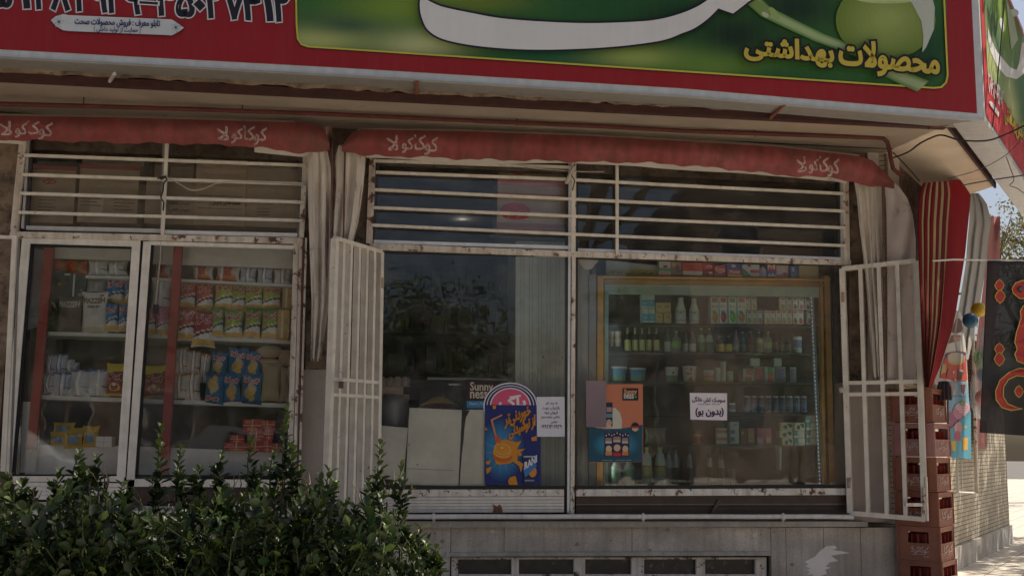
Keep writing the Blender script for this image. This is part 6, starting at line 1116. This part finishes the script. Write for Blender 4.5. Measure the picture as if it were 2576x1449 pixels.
def lt_(pts, w_=2.2): 
    for p, q in zip(pts, pts[1:]+pts[:1]): pass
    a.poly(pts, Rd); a.line(pts+[pts[0]], w_, Gd)
def dm(cx, cy, r1, r2): lt_([(cx+r1*math.cos(t*.7854)*(1 if t % 2 == 0 else .86), cy+r2*math.sin(t*.7854)*(1 if t % 2 == 0 else .86)) for t in range(8)], 1.8)
dm(2513, 720, 12, 15); dm(2514, 748, 13, 17); dm(2511, 880, 12, 15); dm(2510, 905, 13, 17)
lt_([(2545, 740), (2542, 728), (2550, 714), (2566, 707), (2590, 708), (2606, 722), (2600, 742), (2580, 752), (2560, 752)]); a.ell(2566, 729, 10, 9, (.014, .012, .013)); a.ell(2566, 729, 7, 6, (.08, .08, .08))
lt_([(2568, 770), (2600, 764), (2598, 800), (2576, 826), (2574, 850), (2590, 866), (2580, 888), (2592, 902), (2570, 914), (2552, 908), (2546, 892), (2552, 878), (2546, 862), (2550, 838), (2556, 820), (2562, 800), (2560, 784)])
lt_([(2600, 934), (2580, 926), (2556, 926), (2530, 938), (2508, 958), (2497, 985), (2498, 1008), (2512, 1026), (2535, 1032), (2562, 1026), (2548, 1024), (2526, 1016), (2515, 998), (2516, 975), (2528, 955), (2548, 945), (2572, 946), (2600, 960)])
dm(2553, 984, 11, 15)
rel(b.build('calligraphy', M['print']), bn)

# ================================================================ CABLES
def cable(name, label, pts, Y, r_=.005, col=(.015, .014, .014), smooth=6):
    P = [U(x, y, (Y[i] if hasattr(Y, '__len__') else Y)) for i, (x, y) in enumerate(pts)]; Q = []
    for i in range(len(P)-1):
        p0, p1, p2, p3 = P[max(i-1, 0)], P[i], P[i+1], P[min(i+2, len(P)-1)]
        for k in range(smooth): t = k/smooth; Q.append(.5*((2*p1)+(p2-p0)*t+(2*p0-5*p1+4*p2-p3)*t*t+(3*p1-p0-3*p2+p3)*t**3))
    b = MB(); b.tube(Q+[P[-1]], r_, 6, col); return tag(b.build(name, M['cable']), label, 'cable')
z20 = lambda *p: Z(2, 0, *p); z10 = lambda *p: Z(1, 0, *p); z00 = lambda *p: Z(0, 0, *p)
cable('electric_cable', 'thick black cable looping under the soffit towards the side sign', [z20(1580, 1195), z20(1700, 1150), z20(1790, 1085), z20(1880, 1040), z20(1960, 1022), z20(2100, 1060), z20(2300, 1062), z20(2450, 1010), z20(2600, 940)], [-.3, -.4, -.55, -.7, -.8, -.9, -1.0, -1.1, -1.3], .007)
cable('electric_cable', 'black cable dropping from the red pipe to the striped awning', [z20(1585, 1150), z20(1650, 1215), z20(1720, 1290), z20(1790, 1370)], -.3, .005)
cable('electric_cable', 'thin black wire crossing the sky gap at the right', [z20(2110, 1400), z20(2300, 1365), z20(2600, 1320)], -1.2, .005)
cable('electric_cable', 'tangled thin wire hanging below the side sign', [z20(2440, 1180), z20(2480, 1290), z20(2500, 1360), z20(2470, 1400), z20(2520, 1420), z20(2560, 1448), z20(2600, 1470)], -1.4, .003, (.08, .07, .06))
cable('electric_cable', 'thin wire running from the soffit edge up past the side sign', [z20(2000, 1350), z20(2240, 1280), z20(2440, 1170), z20(2600, 1010)], [-.8, -.9, -1.0, -1.2], .003, (.06, .05, .05))
cable('electric_cable', 'black vertical wire hanging in front of the side sign', [z20(2430, -20), z20(2400, 350), z20(2340, 960)], -1.9, .004)
cable('electric_cable', 'black cable sagging along the wall under the red pipe', [z10(0, 920), z10(300, 935), z10(750, 945), z10(1200, 950), z10(1700, 990), z10(2576, 1040), z20(700, 1085), z20(1250, 1110), z20(1590, 1125)], -.12, .005)
cable('electric_cable', 'pale wire sagging across the left window bars', [(420, 446), (450, 462), (480, 478), (510, 476), (545, 462), (600, 458), (690, 461), (768, 466)], -.06, .0045, (.5, .44, .36))
cable('electric_cable', 'pale wire sagging under the awning across the right bars', [(1275, 406), (1330, 422), (1400, 428), (1460, 432), (1520, 433)], -.06, .004, (.5, .44, .36))
cable('electric_cable', 'black wire knotted round the middle bar of the left window', [(396, 450), (408, 446), (418, 444), (404, 452), (412, 446), (420, 452), (412, 462), (410, 480), (405, 498), (412, 510), (410, 530)], -.07, .006)
cable('electric_cable', 'pale cord hanging down with a black weight in the left window', [(404, 600), (404, 640), (398, 700), (393, 745), (391, 765)], .0, .003, (.5, .44, .36))
b = MB(); p = U(391, 776, 0); b.box(p.x-.018, p.x+.018, -.01, .012, p.z-.035, p.z+.03, (.02, .02, .02)); tag(b.build('cord_weight', M['cable']), 'small black weight at the end of the cord in the left window', 'cord weight')
b = MB(); A_1, B_1 = U(1424, 462, -.08), U(1443, 420, -.08); b.tube([A_1, B_1], .016, 7, (.5, .45, .38)); b.tube([B_1, U(1447, 410, -.08)], .006, 6, (.1, .06, .04)); b.tube([U(1444, 425, -.08), U(1437, 440, -.09), U(1446, 455, -.08), U(1440, 480, -.08)], .005, 6, (.05, .04, .035)); tag(b.build('cable_joint', M['cream']), 'taped cable joint tied to the middle post of the right window', 'cable joint')
for i, (x, y) in enumerate(((689, 457), (805, 461))):
    pass


# ================================================================ PLANTS
def leaves(name, P, D, N, size, asp, cols, parent=None, m='leaf', fold=.25, six=True):
    """P points, D leaf directions, N normals (n,3); each leaf is a folded pointed blade"""
    n = len(P); D = D/np.linalg.norm(D, axis=1)[:, None]; B = np.cross(D, N); B /= np.linalg.norm(B, axis=1)[:, None]+1e-9; N = np.cross(B, D); s_ = size[:, None]; w_ = s_*asp
    if six:
        V = np.stack([P, P+D*s_*.35+B*w_*.5+N*w_*fold, P+D*s_*.72+B*w_*.42+N*w_*fold, P+D*s_, P+D*s_*.72-B*w_*.42+N*w_*fold, P+D*s_*.35-B*w_*.5+N*w_*fold, P+D*s_*.5], 1).reshape(-1, 3)
        F = np.array([[0, 1, 6], [1, 2, 6], [2, 3, 6], [3, 4, 6], [4, 5, 6], [5, 0, 6]]); nv, nf, k = 7, 6, 3
    else:
        V = np.stack([P, P+D*s_*.5+B*w_*.5, P+D*s_, P+D*s_*.5-B*w_*.5], 1).reshape(-1, 3); F = np.array([[0, 1, 2, 3]]); nv, nf, k = 4, 1, 4
    F = (F[None]+(np.arange(n)*nv)[:, None, None]).reshape(-1, k); me = bpy.data.meshes.new(name)
    me.vertices.add(len(V)); me.vertices.foreach_set('co', V.astype(np.float32).ravel()); me.loops.add(F.size); me.loops.foreach_set('vertex_index', F.astype(np.int32).ravel())
    me.polygons.add(len(F)); me.polygons.foreach_set('loop_start', np.arange(0, F.size, k, dtype=np.int32)); me.polygons.foreach_set('loop_total', np.full(len(F), k, dtype=np.int32)); me.update(calc_edges=True)
    c = np.repeat(cols, nf*k, axis=0); ca = me.color_attributes.new('Col', 'FLOAT_COLOR', 'CORNER'); ca.data.foreach_set('color', np.concatenate([c, np.ones((len(c), 1))], 1).astype(np.float32).ravel())
    me.materials.append(M[m]); me.polygons.foreach_set('use_smooth', np.full(len(F), True)); o = bpy.data.objects.new(name, me); COL.objects.link(o)
    if parent: o.parent = parent
    return o
HT = [(-60, 1195), (0, 1200), (30, 1195), (70, 1240), (105, 1270), (135, 1240), (165, 1195), (190, 1160), (215, 1150), (250, 1180), (300, 1210), (345, 1235), (385, 1262), (430, 1262), (480, 1250), (540, 1225), (590, 1205), (640, 1190), (700, 1195), (745, 1205), (800, 1190), (840, 1210), (868, 1245), (900, 1240), (940, 1205), (985, 1200), (1003, 1260), (1008, 1320), (1030, 1350), (1060, 1375), (1090, 1410), (1115, 1449), (1130, 1500)]
SHOOTS = [(405, 1068, 1290), (455, 1118, 1280), (722, 1020, 1240), (632, 1098, 1230), (738, 1118, 1240), (200, 1132, 1230), (150, 1180, 1260), (500, 1170, 1250), (560, 1130, 1240), (957, 1106, 1290), (1010, 1160, 1290), (928, 1200, 1300), (1060, 1318, 1400), (1098, 1370, 1440), (1075, 1352, 1430), (25, 1190, 1260), (310, 1215, 1280), (830, 1175, 1270), (1015, 1290, 1360), (1040, 1340, 1400), (690, 1130, 1230), (245, 1140, 1230), (60, 1205, 1280)]
SH = [(-70, 260), (260, 480), (480, 700), (700, 900), (900, 1130)]
SL = ['leftmost leafy green shrub with the brightest sunlit patches', 'dark shrub with tall tufts in front of the left window', 'shrub with two tall thin shoots below the lower snack shelves', 'bushy dark shrub below the middle wall pier', 'rightmost airy shrub with loose sprigs against the stone plinth']
Yh0, Yh1 = -3.9, -2.9
rs = RN
for si, (xa, xb) in enumerate(SH):
    P = []; Dr = []; Nn = []; Sz = []; Cc = []; stems = MB()
    root = thing('shrub', SL[si], 'shrub', (U((xa+xb)/2, 1449, -3.4).x, -3.4, GZ), group='shrubs of the hedge in front of the shop')
    def shoot(base, tip, n, ls, young):
        base, tip = np.array(base), np.array(tip); d = tip-base; L = np.linalg.norm(d); d /= L; a0 = rs.rand()*6
        side_ = np.cross(d, [0, 1, .01]); side_ /= np.linalg.norm(side_); up_ = np.cross(side_, d)
        stems.tube([base, (base+tip)/2+side_*.01, tip], [.004, .003, .0015], 4, (.10, .13, .04), caps=False)
        for k in range(n):
            t = .08+.92*k/n; q = base+d*L*t; ang = a0+k*1.65+rs.randn()*.2
            for sgn in (0, math.pi):
                o = side_*math.cos(ang+sgn)+up_*math.sin(ang+sgn); dd = o*(1.15-.45*t)+d*(.35+.6*t)+rs.randn(3)*.18; P.append(q); Dr.append(dd); Nn.append(d*1.0+rs.randn(3)*.25-o*.3); Sz.append(ls*(.9+.75*rs.rand())*(1.05-.35*t*t))
                g = rs.rand(); y_ = young*max(0, t-.45)*1.6
                c = np.array([.013, .030, .010])*(.6+.9*g)+np.array([.09, .13, .015])*y_+(np.array([.05, .07, .008]) if g > .93 else np.array([.03, .028, .014]) if g < .12 else 0); Cc.append(c)
    nsh = int((1.5 if si < 4 else .95)*(xb-xa))
    for i in range(nsh):
        x = xa+(xb-xa)*rs.rand(); yt = interp(HT, x); v = rs.rand()**.8; Y = Yh0+(Yh1-Yh0)*rs.rand(); ypx = yt+14+rs.rand()*rs.rand()*30*(rs.rand() > .5)+v*(1520-yt)
        if v < .3 and math.sin(x*.083+1)+math.sin(x*.031+2)+.8*math.sin(x*.19) < -.55 and rs.rand() < .8: continue
        tip = U(x+rs.randn()*9, ypx-22*rs.rand(), Y); L = .16+.16*rs.rand(); ln = rs.randn(3)*.42; ln[2] = 1; ln[1] -= .25; ln /= np.linalg.norm(ln); tp = np.array(tip)
        shoot(tp-ln*L, tp, 5+int(rs.rand()*4), .036+.016*rs.rand(), .35+.6*(rs.rand() > .7))
    for (x, y0, y1) in SHOOTS:
        if xa <= x < xb:
            Y = -3.5+.4*rs.rand(); p0, p1 = U(x-8+rs.randn()*4, y1, Y), U(x, y0, Y); shoot(p0, p1, max(6, int((y1-y0)/14)), .040, 1.)
            for q in range(2): shoot(np.array(U(x+rs.randn()*12, y1+10, Y)), np.array(U(x+rs.randn()*16, y0+(y1-y0)*(.35+.2*rs.rand()), Y)), 7, .036, .8)
    o = leaves('foliage', np.array(P), np.array(Dr), np.array(Nn), np.array(Sz), .56, np.array(Cc), None); o.parent = root; o.location = -root.location
    # flower buds
    bd_ = rs.rand(len(P)) > .86; Pb = np.array(P)[bd_]; Pb = np.repeat(Pb, 4, 0)+rs.randn(len(Pb)*4, 3)*.012; o = leaves('buds', Pb, rs.randn(len(Pb), 3)+[0, -.3, .8], rs.randn(len(Pb), 3), np.full(len(Pb), .008), .9, np.tile([.24, .26, .05], (len(Pb), 1)), None, six=False); o.parent = root; o.location = -root.location
    for k in range(14):
        x = xa+(xb-xa)*(k+.5)/14; p = U(x, interp(HT, x)+60, -3.4); stems.tube([(p.x+rs.randn()*.05, -3.4+rs.randn()*.1, GZ-.02), (p.x, -3.4, (GZ+p.z)/2), tuple(p)], [.012, .009, .005], 5, (.12, .09, .06))
    for k in range(12):
        x = xa+(xb-xa)*rs.rand(); y0 = interp(HT, x); a_, b_ = U(x, y0+40, -3.3), U(x+rs.randn()*22, y0-6-18*rs.rand(), -3.3+rs.randn()*.1); stems.tube([a_, (a_+b_)/2+Vector((.012, 0, 0)), b_], [.0035, .0025, .0012], 4, (.2, .15, .1), caps=False)
    o = stems.build('stems', M['bark'], None); o.parent = root; o.location = -root.location
# soil bed under the hedge with a kerb
b = MB(); b.box(-4.2, .9, -4.2, -2.6, GZ+.004, GZ+.05, (.12, .09, .06)); tag(b.build('planting_bed', mat('dry_soil', .95, base=(.12, .09, .06), n1=(9, .4), bump=.8, bscale=40)), kind='structure')

def tree(name, label, base, H, blobs, nleaf, lsize, cols, trunk_r=.12, group='street trees', lean=(0, 0), m='leaf2'):
    root = thing(name, label, 'tree', base, group=group); bx, by, bz = base; P = []; 
    c0 = Vector((bx+lean[0], by+lean[1], bz+H)); w = MB(); w.tube([base, (bx+lean[0]*.4+.04, by+lean[1]*.4, bz+H*.5), tuple(c0)], [trunk_r, trunk_r*.8, trunk_r*.6], 8, (.16, .12, .09))
    wts = np.array([b_[3]**2.2 for b_ in blobs]); wts /= wts.sum()
    for (x, y, z, r_) in blobs:
        q = Vector((x, y, z)); mid = c0.lerp(q, .5)+Vector(rs.randn(3))*.15; w.tube([tuple(c0), tuple(mid), tuple(q)], [trunk_r*.5, trunk_r*.3, trunk_r*.1], 6, (.16, .12, .09))
        for k in range(5): e = q+Vector(rs.randn(3))*r_*.5; w.tube([tuple(mid.lerp(q, .6)), tuple(e)], [trunk_r*.15, .006], 4, (.16, .12, .09))
    rel(w.build('trunk', M['bark']), root)
    cl = []; 
    for (x, y, z, r_), f in zip(blobs, wts):
        nc = max(6, int(r_*r_*26)); u = rs.randn(nc, 3); u /= np.linalg.norm(u, axis=1)[:, None]; cen = np.array([x, y, z])+u*r_*(rs.rand(nc)**.45)[:, None]*[1, 1, .85]; k = int(nleaf*f/nc)+1
        pts = np.repeat(cen, k, 0)+rs.randn(nc*k, 3)*r_*.13; P.append(pts)
    P = np.concatenate(P); n = len(P); g = rs.rand(n); ci = (rs.rand(n)*len(cols)).astype(int); C = np.array(cols)[ci]*(.7+.6*g)[:, None]
    o = leaves('crown', P-np.array(base), rs.randn(n, 3)+[0, 0, -.2], rs.randn(n, 3), lsize*(.7+.6*rs.rand(n)), .5, C, root, m, six=False); return root
M['leaf2'] = mat('tree_leaf', .5, n1=None, spec=.35, transl=.3)
G1 = [(.05, .09, .02), (.035, .07, .018), (.08, .12, .03)]
# right background tree with yellowish flowers
tb = U(2535, 560, 14); tree('flowering_tree', 'tree with yellowish blossom rising beyond the shop corner on the right', (tb.x+.3, 14, GZ), 3.4, [(tb.x-.1, 14, tb.z-.2, .75), (tb.x+.9, 14.3, tb.z-.1, 1.1), (tb.x+.1, 13.8, tb.z-1.2, .8), (tb.x+1.5, 14, tb.z-1.4, 1.2), (tb.x+.2, 14, tb.z-2.2, .9)], 7000, .09, [(.30, .20, .09), (.26, .20, .07), (.08, .12, .03), (.12, .13, .04)], .14)
# street trees beside and behind the viewpoint (they dapple the light and show in the panes)
tree('street_tree', 'street tree to the right of the shop outside the picture', (9.0, -1.4, GZ), 3.9, [(7.3, .4, 6.3, 1.1), (8.0, 1.4, 6.6, 1.1), (8.5, -.6, 5.8, 1.0), (7.0, -.8, 6.5, .9), (6.6, .6, 7.0, .9), (7.6, .6, 5.4, .9)], 11000, .13, G1)
tree('street_tree', 'street tree overhanging the hedge outside the picture', (3.2, -8.4, GZ), 3.9, [(2.4, -2.6, 6.9, .9), (3.5, -2.4, 7.3, 1.0), (4.7, -2.5, 7.0, .9), (5.6, -2.8, 7.4, .8), (3.2, -3.6, 7.2, .7), (1.1, -2.9, 7.6, .45)], 4200, .10, G1)
tree('street_tree', 'street tree at the far corner of the side street', (12.8, 4.0, GZ), 3.8, [(10.8, 4.4, 5.6, 1.1), (9.9, 3.4, 6.2, 1.0), (11.8, 5.4, 5.2, 1.2), (12.4, 4.2, 6.4, 1.1), (11.0, 2.4, 6.6, .8)], 7500, .13, G1)
def yrefl(x, y, Y): p = U(x, y, Y); return (p.x, -Y, p.z)       # where a thing mirrored in the panes really stands
for (x, y, Y, s_, lb) in ((1150, 790, 16, 2.0, 'leafy tree across the street behind the viewpoint'), (1010, 900, 15, 1.6, 'smaller tree across the street beside the leafy one'), (1250, 960, 17, 1.5, 'round tree across the street before the brown house'), (600, 900, 15.5, 1.5, 'tree across the street facing the snack window'), (180, 830, 15, 1.7, 'tree across the street facing the left window'), (1640, 800, 18, 1.1, 'thin tree across the street facing the fridge'), (2000, 960, 17, 1.5, 'tree across the street at its right end')):
    px_, py_, pz_ = yrefl(x, y, Y); tree('street_tree', lb, (px_, py_, GZ), max(1.6, pz_-GZ-s_*.9), [(px_+rs.randn()*s_*.5, py_+rs.randn()*.5, pz_+rs.randn()*s_*.35, s_*.62) for q in range(5)], 3800, .12, G1)
# houses over the street
def house(name, label, x0, x1, y0, y1, h, col, wins, roof=(.25, .22, .2)):
    root = thing(name, label, 'building', ((x0+x1)/2, y1, GZ)); b = MB(); b.box(x0, x1, y0, y1, GZ-.1, GZ+h, col); rel(b.build('wall', M['plaster']), root)
    b = MB(); b.box(x0-.15, x1+.15, y0-.15, y1+.15, GZ+h+.002, GZ+h+.22, roof); rel(b.build('parapet', M['plaster']), root)
    for (cx, z, w_, hh) in wins:
        b = MB(); b.box(cx-w_/2, cx+w_/2, y1-.02, y1+.05, GZ+z, GZ+z+hh, (.5, .48, .44)); f = rel(b.build('window', M['cream']), root); b = MB(); b.box(cx-w_/2+.07, cx+w_/2-.07, y1+.051, y1+.06, GZ+z+.07, GZ+z+hh-.07, (.05, .06, .07)); b.build('pane', M['dark'], f)
house('brick_house', 'tall brown brick house across the street behind the viewpoint', -19, -2.2, -34, -25, 10.6, (.24, .17, .12), [(-12, 1, 1.4, 1.5), (-9, 1, 1.4, 1.5), (-6, 1, 1.4, 1.5), (-12, 3.6, 1.4, 1.3), (-8, 3.6, 1.4, 1.3), (-5, 3.6, 1.4, 1.3)])
house('pale_house', 'pale low house across the street behind the viewpoint', -2.6, 7, -33, -24, 4.2, (.42, .34, .26), [(-1, 1, 1.5, 1.4), (2, 1, 1.5, 1.4), (5, 1, 1.5, 1.4)])
house('tall_house', 'tall brown house across the street towards the right', 10.4, 21, -36, -26, 9.5, (.28, .2, .15), [(x, z, 1.5, 1.5) for x in (12, 15.5, 19) for z in (1, 4.2, 7)])
house('side_house', 'beige house beyond the side street on the right', 22, 36, -4, 14, 7, (.42, .36, .28), [])
# parked vehicles behind the viewpoint, seen only in the panes
def car(name, label, cx, cy, L, H, col, van=False):
    root = thing(name, label, 'car' if not van else 'van', (cx, cy, GZ-.18)); W = 1.75
    pr = [(-.5, .28), (-.5, .55), (-.47, .62), (-.30, .68), (-.18, .96), (.22, 1.0), (.40, .70), (.49, .64), (.5, .28)] if not van else [(-.5, .2), (-.5, .5), (-.46, .58), (-.36, .92), (-.3, 1.0), (.47, 1.0), (.5, .9), (.5, .2)]
    P = [Vector((x*L, -W/2, z*H)) for x, z in pr]; b = MB(); b.prism(P, (0, W, 0), col); o = b.build('body', mat('car_paint_'+name, .25, base=col, n1=None, coat=.6)); o.parent = root
    md = o.modifiers.new('bevel', 'BEVEL'); md.width = .09; md.segments = 3
    wn = [(-.155, .70), (-.12, .93), (.18, .95), (.30, .71)] if not van else [(-.41, .62), (-.34, .88), (-.16, .88), (-.16, .62)]
    for sgn in (-1, 1): b = MB(); b.prism([Vector((x*L, sgn*(W/2+.012), z*H)) for x, z in wn], (0, .02, 0), (.02, .02, .025)); o = b.build('side_window', M['pack']); o.parent = root
    for x in (-.32, .32):
        for sgn in (-1, 1):
            b = MB(); b.tube([(x*L, sgn*(W/2-.12), .31), (x*L, sgn*(W/2+.03), .31)], .31, 18, (.02, .02, .02)); o = b.build('wheel', M['cable']); o.parent = root
            b = MB(); b.tube([(x*L, sgn*(W/2+.031), .31), (x*L, sgn*(W/2+.04), .31)], .18, 14, (.4, .4, .42)); r2 = b.build('rim', M['alu']); r2.parent = o
    return root
car('parked_car', 'silver parked car on the street behind the viewpoint', -1.9, -11.3, 4.4, 1.5, (.32, .33, .35)); car('parked_van', 'dark grey parked van on the street behind the viewpoint', 1.5, -11.5, 4.9, 2.35, (.16, .17, .19), True); car('parked_car', 'white parked car on the street further left behind the viewpoint', -7.4, -11.3, 4.3, 1.45, (.5, .5, .5))
# a packing proto that was never placed must not stay behind
for k_, v_ in PROTO.items():
    if not v_[1]: bpy.data.objects.remove(v_[0])
